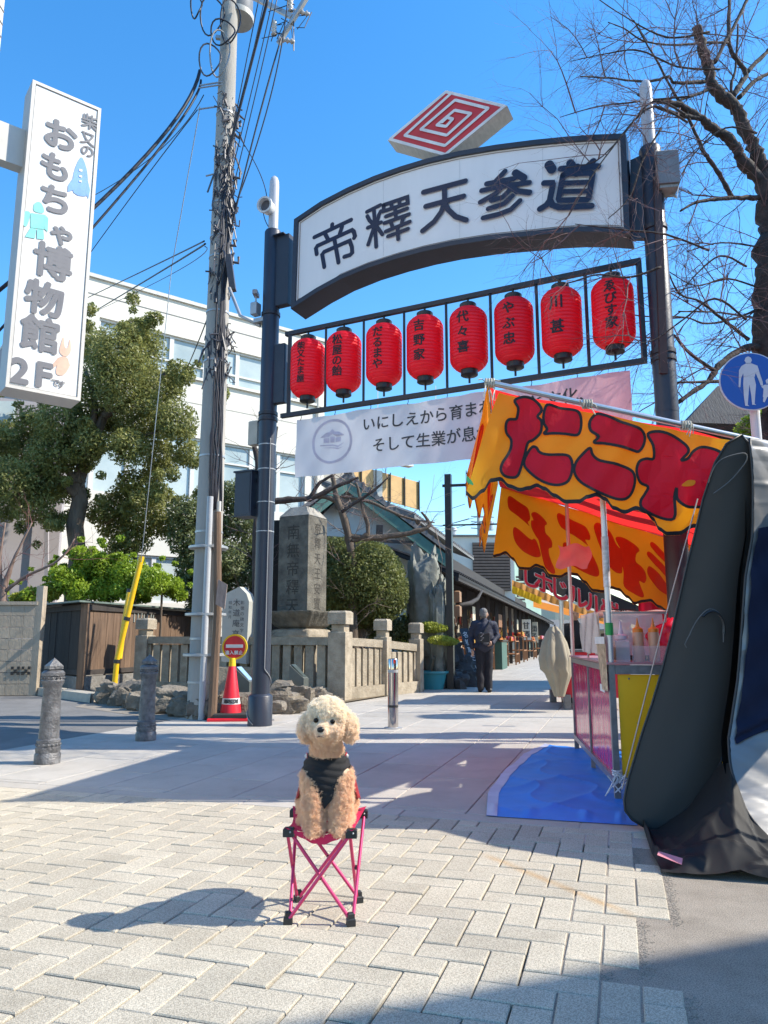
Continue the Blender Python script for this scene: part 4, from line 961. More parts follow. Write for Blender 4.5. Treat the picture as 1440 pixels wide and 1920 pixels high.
for x,yb in ((1052,1250),(1170,1240)): MB().tube([P(x,1145,11.4),P(x,yb,11.4)],.025,8).build('awning_post',alu,aw)
# small sign above the display case
sb=MB().box(tuple(P(1166,1147,8.6)),(.30,.05,.06),-.1).build('stall_sign',M('sign_brown',(.06,.02,.02),.6),None,org=tuple(P(1166,1147,8.6))); tagd(sb,label='small dark brown sign with white writing above the display case',category='sign')
lt=MB(); q=P(1152,1148,8.55); write(lt,'たこせん',(0,0),.05,lambda u,v:V(q.x+u,q.y-.012,q.z+v),bold=.02); lt.build('sign_lettering',M('paper_white',(.7,.68,.66),.7),sb)
# folded beige parasol
um=thing('folded_parasol','folded beige cloth parasol leaning beside the red stall counter','parasol',G(1052,1318))
u0=G(1054,1316)+V(0,.3,0); pm=M('parasol_beige',(.33,.285,.21),.8,.15,4)
prof_=[(.0,1175,6),(.0,1185,12),(0,1205,20),(0,1235,26),(0,1255,24),(0,1285,14),(0,1306,8)]
def pas(u,v):
    k=v*(len(prof_)-1); i=min(len(prof_)-2,int(k)); f=k-i; y=prof_[i][1]+(prof_[i+1][1]-prof_[i][1])*f; hw=prof_[i][2]+(prof_[i+1][2]-prof_[i][2])*f
    a=2*math.pi*u; rr=hw/F*10.4*(1+.18*math.cos(a*6)); cx=1038+6*(y-1175)/130+ (5 if y>1260 else 0); c=P(cx,y,10.3); return c+V(rr*math.cos(a),rr*math.sin(a),0)
MB().grid(pas,48,24).build('parasol_cloth',pm,um,True)
MB().tube([P(1040,1170,10.3),G(1056,1318)+V(0,.05,0)],.012,8).build('parasol_shaft',galv,um)
# ============================================================ BUILDINGS ON THE LEFT
wallw=M('cream_render',(.66,.63,.56),.85,.07,1.2,bump=.1,bscale=30); wallg=M('grey_render',(.36,.33,.34),.9,.1,1)
glass=M('window_glass',(.10,.16,.17),.08,.25,.6,spec=.8); glassl=M('window_glass_pale',(.36,.45,.45),.12,.35,.35,spec=.8,col2=(.60,.65,.62),rnd=.22); frame=M('window_frame_white',(.6,.6,.58),.5,.1,4)
fa_az=R(90-52.9); FA=P(165,518,22); FA0=V(FA.x,FA.y,0); FD_=V(math.cos(fa_az),math.sin(fa_az),0); FN_=V(-math.sin(fa_az),math.cos(fa_az),0)
def fp_(px,py): q=L(px,py,FA0,fa_az); return (q-FA0).dot(FD_),q.z
def fw(u,z,off=0.0): return FA0+FD_*u+FN_*off+V(0,0,z)
bld=thing('public_building','large cream building with long bands of windows behind the evergreen tree','building',FA0)
u0_=-1.0; u1_=fp_(608,800)[0]; zt_=fp_(165,518)[1]; 
w3t=fp_(187,594)[1]; w3b=fp_(383,712)[1]; w2t=fp_(344,817)[1]; w2b=fp_(322,940)[1]; w1t=fp_(280,1041)[1]; w1b=fp_(300,1130)[1]
wl=fp_(187,594)[0]
mb=MB(); rec=.18
def wallbox(u0,u1,z0,z1,o0=0,o1=.3): mb.hexa([fw(u0,z0,o0),fw(u1,z0,o0),fw(u1,z0,o1),fw(u0,z0,o1)],[fw(u0,z1,o0),fw(u1,z1,o0),fw(u1,z1,o1),fw(u0,z1,o1)])
wallbox(u0_,u1_,w3t,zt_); wallbox(u0_,wl,w3b,w3t); wallbox(u0_,u1_,w2t,w3b); wallbox(u0_,wl-1,w2b,w2t); wallbox(u0_,u1_,w1t,w2b); wallbox(u0_,wl,0,w1t); wallbox(wl,u1_,0,w1b)
wallbox(u1_-1.2,u1_,w3b,w3t); wallbox(u1_-.8,u1_,w2b,w2t)
mb.build('wall',wallw,bld)
MB().hexa([fw(u1_-.02,0,.3),fw(u1_,0,.3),fw(u1_,0,9),fw(u1_-.02,0,9)],[fw(u1_-.02,zt_,.3),fw(u1_,zt_,.3),fw(u1_,zt_,9),fw(u1_-.02,zt_,9)]).build('side_wall',wallw,bld)
MB().hexa([fw(u0_,zt_,-.08),fw(u1_+.08,zt_,-.08),fw(u1_+.08,zt_,9),fw(u0_,zt_,9)],[fw(u0_,zt_+.12,-.08),fw(u1_+.08,zt_+.12,-.08),fw(u1_+.08,zt_+.12,9),fw(u0_,zt_+.12,9)]).build('roof_coping',M('coping',(.55,.54,.5),.7),bld)
zj=zt_-.55; MB().hexa([fw(u0_,zj,-.012),fw(u1_,zj,-.012),fw(u1_,zj,0),fw(u0_,zj,0)],[fw(u0_,zj+.03,-.012),fw(u1_,zj+.03,-.012),fw(u1_,zj+.03,0),fw(u0_,zj+.03,0)]).build('facade_joint',M('joint_grey',(.2,.2,.2),.8),bld)
def winrow(ua,ub,z0,z1,n,trans_,gm):
    for i in range(n):
        a=ua+(ub-ua)*i/n; b=ua+(ub-ua)*(i+1)/n
        m_=MB()
        for (p,q,r_,s) in ((a,z0,b,z0+.07),(a,z1-.07,b,z1),(a,z0+.07,a+.07,z1-.07),(b-.07,z0+.07,b,z1-.07))+(((a+.07,z0+(z1-z0)*trans_,b-.07,z0+(z1-z0)*trans_+.06),) if trans_ else ()):
            m_.hexa([fw(p,q,.08),fw(r_,q,.08),fw(r_,q,.17),fw(p,q,.17)],[fw(p,s,.08),fw(r_,s,.08),fw(r_,s,.17),fw(p,s,.17)])
        w_=m_.build('window',frame,bld)
        MB().add([fw(a,z0,.15),fw(b,z0,.15),fw(b,z1,.15),fw(a,z1,.15)],[(0,1,2,3)]).build('pane',gm,w_)
for u_ in [u0_+3.1*k for k in range(1,8)]: MB().hexa([fw(u_,w3b+.01,-.008),fw(u_+.03,w3b+.01,-.008),fw(u_+.03,w3b+.01,0),fw(u_,w3b+.01,0)],[fw(u_,zj,-.008),fw(u_+.03,zj,-.008),fw(u_+.03,zj,0),fw(u_,zj,0)]).build('facade_joint',M('joint_pale',(.42,.40,.36),.8),bld) if u_>u1_-1.2 or u_<wl else None
for zz_ in (w3b-.9,w2b-.5): MB().bar(fw(u0_,zz_,-.004),fw(u1_,zz_,-.004),.012,.025).build('facade_joint',M('joint_pale',(.42,.40,.36),.8),bld)
MB().tube([fw(u1_-.35,0,-.08),fw(u1_-.35,zt_-.3,-.08)],.05,8).build('downpipe',M('joint_pale',(.42,.40,.36),.8),bld)
for u_ in (9.5,12.2): MB().hexa([fw(u_,w2t+.25,-.32),fw(u_+.8,w2t+.25,-.32),fw(u_+.8,w2t+.25,0),fw(u_,w2t+.25,0)],[fw(u_,w2t+.85,-.32),fw(u_+.8,w2t+.85,-.32),fw(u_+.8,w2t+.85,0),fw(u_,w2t+.85,0)]).build('air_conditioner',galv,bld)
MB().hexa([fw(u0_,w3b-.09,-.1),fw(u1_,w3b-.09,-.1),fw(u1_,w3b-.09,0),fw(u0_,w3b-.09,0)],[fw(u0_,w3b,-.1),fw(u1_,w3b,-.1),fw(u1_,w3b,0),fw(u0_,w3b,0)]).build('window_ledge',wallw,bld)
winrow(wl,u1_-1.2,w3b,w3t,6,.3,glassl); winrow(wl-1,u1_-.8,w2b,w2t,8,.68,glassl); winrow(wl,u1_-.8,w1b,w1t,7,0,glassl)
# interior behind the glass is closed off by the panes; rear mass
MB().hexa([fw(u0_,0,.6),fw(u1_-.3,0,.6),fw(u1_-.3,0,9),fw(u0_,0,9)],[fw(u0_,zt_-.05,.6),fw(u1_-.3,zt_-.05,.6),fw(u1_-.3,zt_-.05,9),fw(u0_,zt_-.05,9)]).build('inner_mass',wallg,bld)
# lower wing with tan louvred balcony
wg=thing('apartment_block','pale block with tan panelled balcony behind the green roofed storehouse','building',P(700,1100,30))
def bx4(px0,px1,yt0,yt1,Y0,Y1,dep_,name,mt,par,yb0=None,yb1=None):
    a=P(px0,yt0,Y0); b=P(px1,yt1,Y1); za=0 if yb0 is None else P(px0,yb0,Y0).z; zb_=0 if yb1 is None else P(px1,yb1,Y1).z; d=V(-.3*0,1,0)*dep_
    return MB().hexa([V(a.x,a.y,za),V(b.x,b.y,zb_),V(b.x,b.y,zb_)+d,V(a.x,a.y,za)+d],[a,b,b+d,a+d]).build(name,mt,par)
bx4(600,717,868,883,29,29.5,3,'wall',wallw,wg); bx4(560,788,905,968,30,33,4,'lower_wall',wallw,wg)
tanp=M('tan_panel',(.52,.33,.14),.7,.12,3); 
for i in range(5):
    x0=652+27*i; x1=x0+25; bx4(x0,x1,868+ (x0-652)*.27,868+(x1-652)*.27,28.5+.5*i,29+.5*i,.1,'balcony_panel',tanp,wg,918+(x0-652)*.28,918+(x1-652)*.28)
for i in range(6):
    x0=650+27*i; bx4(x0,x0+2,865+(x0-652)*.27,865+(x0-652)*.27,28.4+.5*i,28.4+.5*i,.12,'balcony_post',M('brown_metal',(.1,.08,.06),.6),wg,920+(x0-652)*.28,920+(x0-652)*.28)
# grey building far left
gb_=thing('grey_building','shaded grey building at the left edge behind the bare sapling','building',P(60,1200,18.5))
a_=P(-60,738,17.5); b_=P(129,770,18.5); d_=V(-2.5,6,0)
MB().hexa([V(a_.x,a_.y,0),V(b_.x,b_.y,0),V(b_.x,b_.y,0)+d_,V(a_.x,a_.y,0)+d_],[a_,V(b_.x,b_.y,a_.z),V(b_.x,b_.y,a_.z)+d_,a_+d_]).build('wall',wallg,gb_)
q0,q1,q2,q3=P(-10,752,17.4),P(27,752,17.65),P(27,800,17.65),P(-10,800,17.4)
MB().poly3([q0,q1,q2,q3],(0,.05,0)).build('window',glassl,gb_)
MB().poly3([P(85,860,18.2),P(92,860,18.22),P(92,1130,18.2),P(85,1130,18.18)],(0,-.06,0)).build('downpipe',wallg,gb_)
# sliver of tiled building top left
tb_=thing('tiled_building','pale tiled building corner at the extreme top left holding the museum sign','building',(-4.2,4.9,0))
ex_=P(9,0,5.4).x
MB().box((ex_-1.5,4.2,5),(3,2.4,10)).build('wall',M('pale_tile',(.6,.57,.53),.5,.1,5),tb_)
tj=MB()
for k in range(40): tj.box((ex_+.002,4.2,5+k*.12),(.006,2.4,.012))
tj.build('tile_joints',M('joint_grey',(.2,.2,.2),.8),tb_,kind='stuff')
# ---- museum sign
ma=R(90-51.5); MA=P(61,148,6.0); MA0=V(MA.x,MA.y,0); MD=V(math.cos(ma),math.sin(ma),0); MN=V(-math.sin(ma),math.cos(ma),0)
mp2=lambda px,py: ((L(px,py,MA0,ma)-MA0).dot(MD),L(px,py,MA0,ma).z)
uR=(mp2(196,211)[0]+mp2(142,751)[0])/2; zT=(mp2(61,148)[1]+mp2(196,211)[1])/2; zB=mp2(142,751)[1]
ms=thing('museum_sign','tall white projecting sign with grey lettering, blue rocket, teal robot and pink rabbit','sign',MA0+V(0,0,zB))
mw=lambda u,z,off=0.0: MA0+MD*u+MN*off+V(0,0,z)
MB().hexa([mw(0,zB,0),mw(uR,zB,0),mw(uR,zB,.27),mw(0,zB,.27)],[mw(0,zT,0),mw(uR,zT,0),mw(uR,zT,.27),mw(0,zT,.27)]).build('sign_box',M('sign_cream_metal',(.62,.59,.54),.5,.08,3),ms)
MB().add([mw(.035,zB+.035,-.006),mw(uR-.035,zB+.035,-.006),mw(uR-.035,zT-.035,-.006),mw(.035,zT-.035,-.006)],[(0,1,2,3)]).build('sign_face',M('sign_face_white',(.74,.73,.70),.4,.04,1),ms)
rim=MB()
for (a,b,c,d) in ((0,zB,uR,zB+.028),(0,zT-.028,uR,zT),(0,zB+.028,.028,zT-.028),(uR-.028,zB+.028,uR,zT-.028)): rim.hexa([mw(a,b,-.016),mw(c,b,-.016),mw(c,b,0),mw(a,b,0)],[mw(a,d,-.016),mw(c,d,-.016),mw(c,d,0),mw(a,d,0)])
rim.build('sign_rim',M('sign_cream_metal',(.6,.57,.5),.5),ms)
gr=M('sign_grey_letters',(.17,.17,.185),.6,.08,2); lt=MB()
for ch,zx,zy,s in (('お',328,395,190),('も',300,565,175),('ち',300,745,185),('ゃ',338,930,150),('博',288,1085,215),('物',242,1285,215),('館',220,1478,220),('2',105,1672,200),('F',235,1695,200),('で',300,1740,50),('す',332,1750,50),('柴',490,322,95),('又',478,412,85),('の',475,478,80)):
    px,py=zx*.34375,120+zy*.34375; u,z=mp2(px,py); s2=abs(mp2(px,py-s*.34375/2)[1]-mp2(px,py+s*.34375/2)[1])*.90
    if ch in '2F': s2*=1.05; z+=.0
    write(lt,ch,(u,z),s2,lambda a,b: mw(a,b,-.012),bold=.04 if s>120 else .025)
lt.build('sign_lettering',gr,ms)
def flat(name,polys,mt,off=-.010):
    m_=MB()
    for i,poly in enumerate(polys):
        if len(poly)>4 and 'port' not in name: poly=[tuple(q) for q in smoothpoly(poly,3)]
        pts=[mp2(x*.34375,120+y*.34375) for x,y in poly]; m_.add([mw(a,b,off-.0004*i) for a,b in pts],[tuple(range(len(pts)))])
    return m_.build(name,mt,ms)
flat('rocket_print',[[(440,510),(470,570),(478,640),(478,720),(400,705),(400,600)],[(478,640),(490,690),(480,740),(465,700)],[(400,620),(370,665),(368,700),(400,690)]],M('print_blue',(.18,.36,.72),.6,.2,6))
flat('rocket_portholes',[[(430,575),(448,580),(446,592),(430,588)],[(430,610),(446,613),(444,624),(430,620)],[(430,638),(444,640),(443,650),(430,647)]],M('sign_face_white',(.74,.73,.7),.4),-.014)
flat('robot_print',[[(185,765),(215,755),(235,785),(235,815),(185,805)],[(165,815),(245,825),(240,905),(165,895)],[(130,810),(162,812),(155,860),(140,890),(122,870)],[(246,825),(262,845),(258,920),(240,900)],[(165,897),(195,902),(190,955),(135,945)],[(200,903),(235,907),(240,960),(200,955)]],M('print_teal',(.22,.62,.58),.6,.2,8))
flat('rabbit_print',[[(330,1530),(345,1490),(352,1545),(368,1548),(380,1500),(385,1560),(372,1590),(345,1595),(322,1570)],[(325,1600),(365,1605),(372,1660),(340,1700),(305,1690),(310,1640)],[(320,1600),(285,1640),(282,1665),(315,1640)],[(368,1605),(380,1645),(372,1665),(362,1640)]],M('print_peach',(.72,.46,.34),.6,.2,8))
MB().hexa([mw(-.0,mp2(0,298)[1]*0+mw(0,L(40,300,MA0,ma).z).z,.10),mw(-.0,L(40,300,MA0,ma).z,.22),mw(-1.6,L(40,300,MA0,ma).z,.22),mw(-1.6,L(40,300,MA0,ma).z,.10)],[mw(-.0,L(40,228,MA0,ma).z,.10),mw(-.0,L(40,228,MA0,ma).z,.22),mw(-1.6,L(40,228,MA0,ma).z,.22),mw(-1.6,L(40,228,MA0,ma).z,.10)]).build('sign_arm',M('sign_cream_metal',(.6,.57,.5),.5),ms)
# ============================================================ SHED, WALLS, FENCE
wood=M('weathered_boards',(.12,.075,.05),.85,.4,5,bump=.4,bscale=40,rnd=.18,stretch=(4,4,.35),col2=(.22,.14,.09)); woodd=M('dark_trim_shaded_boards',(.05,.042,.038),.9,.35,5,bump=.4,bscale=40,rnd=.15,stretch=(4,4,.35))
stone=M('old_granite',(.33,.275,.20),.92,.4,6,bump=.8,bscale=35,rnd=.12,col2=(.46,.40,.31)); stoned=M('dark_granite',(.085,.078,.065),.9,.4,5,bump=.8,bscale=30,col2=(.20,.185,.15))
shc=G(150,1303); shz=P(165,1130,shc.y).z
SR=P(400,1260,18.5); SR=V(SR.x,SR.y,0); SL=P(62,1260,15.4); SL=V(SL.x,SL.y,0)
shed=thing('wooden_shed','old dark board shed with thin green roof between the block wall and the stone fence','shed',shc)
def boards(A,B,n,z0,z1,mt,nm,off=0.0):
    d=(B-A)/n; u=d.normalized(); nn2=V(u.y,-u.x,0); az=math.atan2(u.y,u.x); me=MB().box((0,0,0),(d.length*.965,.025,z1-z0),0,0,.0).mesh(nm,mt)
    for i in range(n):
        q=A+d*(i+.5)+nn2*(off+rp.uniform(0,.006)); link(nm,me,shed,(q.x-shc.x,q.y-shc.y,(z0+z1)/2),az)
boards(shc,SR,24,.42,shz-.06,wood,'board'); boards(SL,shc,12,.35,shz-.06,woodd,'board')  # darker boards on the left put that side's shade into the colour
MB().bar(shc+V(0,0,.05),shc+V(0,0,shz-.02),.12).build('corner_post',wood,shed)
for A,B in ((shc,SR),(SL,shc)):
    MB().bar(A+V(0,0,.38),B+V(0,0,.38),.07,.09).build('sill_beam',woodd,shed)
    MB().bar(A+V(0,0,.0),B+V(0,0,.0),.14,.62).build('stone_footing',M('chiselled_stone',(.2,.19,.175),.9,.3,14,bump=1,bscale=18),shed)
    MB().bar(A+V(0,0,shz-.08),B+V(0,0,shz-.08),.1,.1).build('wall_plate',woodd,shed)
MB().hexa([SL+V(-.15,-.25,shz),shc+V(0,-.3,shz),SR+V(.25,-.1,shz),SR+V(-3,1,shz+.1)],[SL+V(-.15,-.25,shz+.03),shc+V(0,-.3,shz+.03),SR+V(.25,-.1,shz+.03),SR+V(-3,1,shz+.14)]).build('roof',M('patina_roof',(.13,.17,.15),.6,.3,4),shed)
# window with bamboo bars on the sunny side, door leaves on the dark side
q=shc.lerp(SR,.30); q2=shc.lerp(SR,.46); up0=V(0,0,1.28)
MB().poly3([q+up0+V(.0,-.05,0),q2+up0+V(0,-.05,0),q2+V(0,-.05,1.5),q+V(0,-.05,1.5)],(0,.03,0)).build('window_recess',woodd,shed)
for i in range(7):
    c_=q.lerp(q2,(i+.5)/7)+V(.0,-.07,0); MB().bar(c_+V(0,0,1.3),c_+V(0.01*(i%3),0,1.49),.03).build('window_bar',M('bamboo_grey',(.4,.42,.38),.7),shed)
for t0,t1,za,zb_ in ((.18,.34,1.2,1.55),(.52,.86,1.3,1.6)):
    a=SL.lerp(shc,t0); b=SL.lerp(shc,t1); m_=MB()
    o2=V(.10,-.09,0)*.6
    for (p1,p2) in ((a+V(0,0,za),b+V(0,0,za)),(a+V(0,0,zb_),b+V(0,0,zb_)),(a+V(0,0,za),a+V(0,0,zb_)),(b+V(0,0,za),b+V(0,0,zb_))): m_.bar(p1+o2,p2+o2,.03)
    m_.build('hatch_frame',woodd,shed)
a=SL.lerp(shc,.44); MB().bar(a+V(.06,-.06,.4),a+V(.06,-.06,shz-.1),.05).build('door_post',woodd,shed)
# block wall far left
bw_=thing('block_wall','beige concrete block wall at the far left with pierced blocks near its foot','wall',G(55,1302))
A=G(58,1304)+V(0,.05,0); B=P(-90,1300,13.2); B=V(B.x,B.y,0); cb_=M('concrete_block',(.36,.30,.23),.92,.2,4,bump=.4,bscale=50,rnd=.07,stretch=(1,1,.4))
n_=6; d=(B-A)/n_; az=math.atan2(d.y,d.x); me=MB().box((0,0,0),(d.length*.985,.15,.188),0,0,.006).mesh('block',cb_)
zt_=P(58,1135,A.y).z; rows=int(zt_/.195)+1
for r_ in range(rows):
    for i in range(n_): q=A+d*(i+.5); link('block',me,bw_,(q.x-A.x+A.x-bw_.location.x,q.y-bw_.location.y,.1+.195*r_),az)
MB().bar(A+V(0,0,rows*.195+.03),B+V(0,0,rows*.195+.03),.2,.06).build('wall_coping',cb_,bw_)
hl=MB()
for i in (0,1):
    for (a1,b1) in ((-.05,.05),(.05,.05),(-.05,-.04),(.05,-.04),(0,0)): q=A+d*(i*.8+.45)+V(0,-.09,.42)+d.normalized()*a1+V(0,0,b1); hl.box(tuple(q),(.045,.012,.05),az)
hl.build('block_holes',M('hole_dark',(.03,.03,.03),.9),bw_,kind='stuff')
MB().bar(A+V(.03,-.0,0),A+V(.03,0,1.9),.12,.16).build('end_pier',cb_,bw_)
# kerb stones in front of wall and shed
kb=thing('kerb','row of pale kerb stones in front of the shed and block wall','kerb',G(100,1310))
ks=[(40,1301,80,1305),(82,1305,112,1309),(114,1310,168,1318),(170,1318,200,1308)]
km=M('kerb_concrete',(.38,.35,.29),.9,.2,5,bump=.3)
for x0,y0,x1,y1 in ks:
    a,b=G(x0,y0),G(x1,y1); MB().hexa([a,b,b+V(-.1,.5,0),a+V(-.1,.5,0)],[a+V(0,0.02,.13),b+V(0,.02,.13),b+V(-.1,.5,.13),a+V(-.1,.5,.13)]).build('kerb_stone',km,kb)
sheet('footway',[G(140,1325)[:2],G(200,1308)[:2],G(330,1330)[:2],G(400,1345)[:2],G(470,1352)[:2],G(440,1362)[:2],G(330,1352)[:2]],-.001,asph2)
# ---- stone fence
def fpost(p,h,w,nm='fence_post',par=None):
    return MB().box((p.x,p.y,h*.38),(w,w,h*.76),-.35,bev=.01).box((p.x,p.y,h*.80),(w*.72,w*.72,h*.08),-.35).box((p.x,p.y,h*.92),(w*1.05,w*1.05,h*.15),-.35,bev=.03).build(nm,stone,par)
Bp=G(637,1314); Dp=G(781,1297); Cp=Bp.lerp(Dp,.52); Ap=P(268,1290,14.2); Ap=V(Ap.x,Ap.y,0)
fen=thing('stone_fence','weathered stone baluster fence around the monument garden','fence',Bp)
for p_,h_,w_ in ((Bp,1.42,.30),(Cp,1.32,.24),(Dp,1.28,.22),(Ap,1.36,.26)): fpost(p_,h_,w_,par=fen)
def fsec(A,B,n,zr0,zr1,wid,fill=.8):
    d=(B-A); az=math.atan2(d.y,d.x); MB().bar(A+V(0,0,(zr0)),B+V(0,0,zr1),.16,.13).build('fence_rail',stone,fen)
    MB().bar(A+V(0,0,.10),B+V(0,0,.10),.22,.2).build('fence_plinth',stone,fen)
    me=MB().box((0,0,0),(d.length/n*fill,.10,min(zr0,zr1)-.26),0,0,.01).mesh('fence_slat',stone)
    for i in range(n):
        q=A+d*(i+.5)/n; link('fence_slat',me,fen,(q.x-Bp.x,q.y-Bp.y,.2+(min(zr0,zr1)-.26)/2),az+rp.gauss(0,.02)+.12)
fsec(Bp,Cp,7,.93,.88,.1,.86); fsec(Cp,Dp,6,.88,.80,.1,.86); fsec(Ap,Bp,19,.95,.93,.1,.66)
# ---- rubble border
bd=thing('stone_border','low border of rough stones in front of the stone fence','border',G(400,1345))
from mathutils import noise as NZ
def rock(c,r,seed,flatz=1.0,n=12,k=8,rough_=.22):
    rg=random.Random(seed); ph=[rg.uniform(0,6) for _ in range(8)]
    def fn(u,v):
        a=2*math.pi*u; b=math.pi*(v-.5); x,y,z=math.cos(b)*math.cos(a),math.cos(b)*math.sin(a),math.sin(b)
        e=.42; f_=lambda t: math.copysign(abs(t)**.6,t)
        q=Vector((x,y,z)); s=1+rough_*(2.2*NZ.noise(q*1.3+Vector((ph[0],ph[1],0)))-1.3*abs(NZ.noise(q*2.6+Vector((ph[2],0,ph[3]))))+.9*NZ.noise(q*5+Vector((0,ph[4],ph[5]))))
        return (c[0]+r[0]*f_(x)*s,c[1]+r[1]*f_(y)*s,c[2]+r[2]*f_(z)*s)
    return MB().grid(fn,n,k)
rs_=random.Random(5); GLB=['rounded rock just left of the utility pole behind the stone border','smaller rounded rock left of the one beside the utility pole','flat rock right of the gate post, in front of the monument','rock behind the flat one right of the gate post','small rock beside the right hand information stand','large rock under the pale stone tablet','smallest rock farthest left of the utility pole','small rock at the front of the soil by the border right of the gate post']
path=[G(192,1318),G(260,1330),G(330,1342),G(395,1352),G(480,1345),G(540,1335),G(604,1326)]
k=0
for a,b in zip(path,path[1:]):
    L_=(b-a).length; n_=max(1,round(L_/.55))
    for i in range(n_):
        q=a.lerp(b,(i+.5)/n_); rock((q.x,q.y+.18,.10+rs_.uniform(0,.03)),(L_/n_*.52,.2,.15+rs_.uniform(0,.06)),k,n=26,k=16,rough_=.22).build('border_stone',M('border_rock',(.16,.135,.105),.95,.4,7,bump=.9,bscale=30,rnd=.15,col2=(.27,.235,.19)),bd,30); k+=1
sheet('garden_soil',[G(192,1318)[:2],G(395,1352)[:2],G(604,1326)[:2],Dp[:2],(1.5,20),(-6,20),SR[:2],shc[:2]],.02,M('garden_soil',(.16,.125,.08),.95,.35,5,bump=.5))
for i,(x,y,s) in enumerate(((382,1308,.16),(355,1312,.13),(530,1300,.2),(508,1290,.16),(545,1312,.13),(455,1260,.3),(345,1318,.1),(520,1326,.1))):
    q=G(x,y+8,.1); r_=rock((q.x,q.y,.12+s*.4),(s,s*.8,s*.7),40+i).build('garden_rock',M('border_rock',(.16,.135,.105),.9),None,30,org=(q.x,q.y,0)); tagd(r_,label=GLB[i],category='rock')
# ---- tall inscribed monument
mq=P(570,1150,13.0); az_=R(-27); mc=V(mq.x,mq.y,0)+V(-.08,.38,0)
mon=thing('stone_monument','tall square stone pillar with carved characters on a lotus base behind the fence','monument',mc)
z0=P(570,1145,13).z; z1=P(570,965,13).z; W_=.62
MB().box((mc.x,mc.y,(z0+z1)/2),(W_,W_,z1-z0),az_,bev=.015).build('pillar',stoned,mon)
ca,sn=math.cos(az_),math.sin(az_)
tp_=[V(mc.x+(x*ca-y*sn),mc.y+(x*sn+y*ca),z1) for x,y in ((-W_/2,-W_/2),(W_/2,-W_/2),(W_/2,W_/2),(-W_/2,W_/2))]
MB().hexa(tp_,[t.lerp(mc+V(0,0,z1),.45)+V(0,0,.18) for t in tp_]).build('pillar_top',M('pale_granite',(.3,.28,.24),.9,.3,5,bump=.5),mon)
def sqlathe(prof,nm,mt,lob=0):
    def fn(u,v):
        k=v*(len(prof)-1); i=min(len(prof)-2,int(k)); f=k-i; r=prof[i][0]+(prof[i+1][0]-prof[i][0])*f; z=prof[i][1]+(prof[i+1][1]-prof[i][1])*f
        a=2*math.pi*u+az_; t=(a-az_); m_=max(abs(math.cos(t)),abs(math.sin(t))); rr=r/(m_**.75); rr*=1+lob*abs(math.sin(t*10))*(v if v<.9 else .3); return (mc.x+rr*math.cos(a),mc.y+rr*math.sin(a),z)
    return MB().grid(fn,96,len(prof)*3).build(nm,mt,mon,True)
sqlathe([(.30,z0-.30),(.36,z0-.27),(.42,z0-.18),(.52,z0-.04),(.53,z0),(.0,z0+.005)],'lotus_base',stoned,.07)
sqlathe([(.3,z0-.55),(.40,z0-.52),(.43,z0-.43),(.40,z0-.33),(.3,z0-.30),(0,z0-.30)],'base_roll',stone)
MB().box((mc.x,mc.y,(z0-.55)/2),(1.25,1.25,z0-.55),az_,bev=.02).build('base_block',stone,mon)
carve=M('carved_shadow',(.055,.05,.042),.95); lt=MB(); hh=(z1-z0)
fR=lambda u,v: V(mc.x+((W_/2+.004)*ca-u*sn),mc.y+((W_/2+.004)*sn+u*ca),v)
write(lt,'帝釋天王安置',(0,z1-.22),.22,fR,vertical=True,step=hh/6.3,bold=.0)
fL=lambda u,v: V(mc.x+(u*ca+(W_/2+.004)*sn),mc.y+(u*sn-(W_/2+.004)*ca),v)
write(lt,'南無帝釋天',(0,z1-.3),.28,fL,vertical=True,step=hh/5.2,bold=.0)
lt.build('carved_lettering',carve,mon,kind='stuff')
# ---- white inscribed tablet
q=P(440,1240,12.9); tq=V(q.x,q.y,0); tab=thing('stone_tablet','pale pointed stone tablet with brush inscription behind the red traffic cone','stone tablet',tq)
pp=[(415,1240),(417,1140),(425,1112),(449,1100),(462,1113),(467,1128),(461,1245)]; MB().poly3([P(x,y,12.9) for x,y in pp],(.08,.16,0)).build('tablet_slab',M('pale_slate',(.42,.42,.38),.8,.12,3,bump=.2),tab)
lt=MB(); 
for x,s,t in ((444,.13,'木道庵高光'),(455,.07,'彰徳の碑文字'),(432,.06,'昭和年月')):
    c_=P(x,1130,12.86); write(lt,t,(0,0),s,lambda u,v: c_+V(u,-.01,v),vertical=True,step=s*1.35,bold=.01)
lt.build('tablet_inscription',M('ink_grey',(.1,.1,.1),.9),tab,kind='stuff')
MB().box((tq.x,tq.y+.1,.2),(.8,.5,.6),.1).build('tablet_footing',stone,tab)
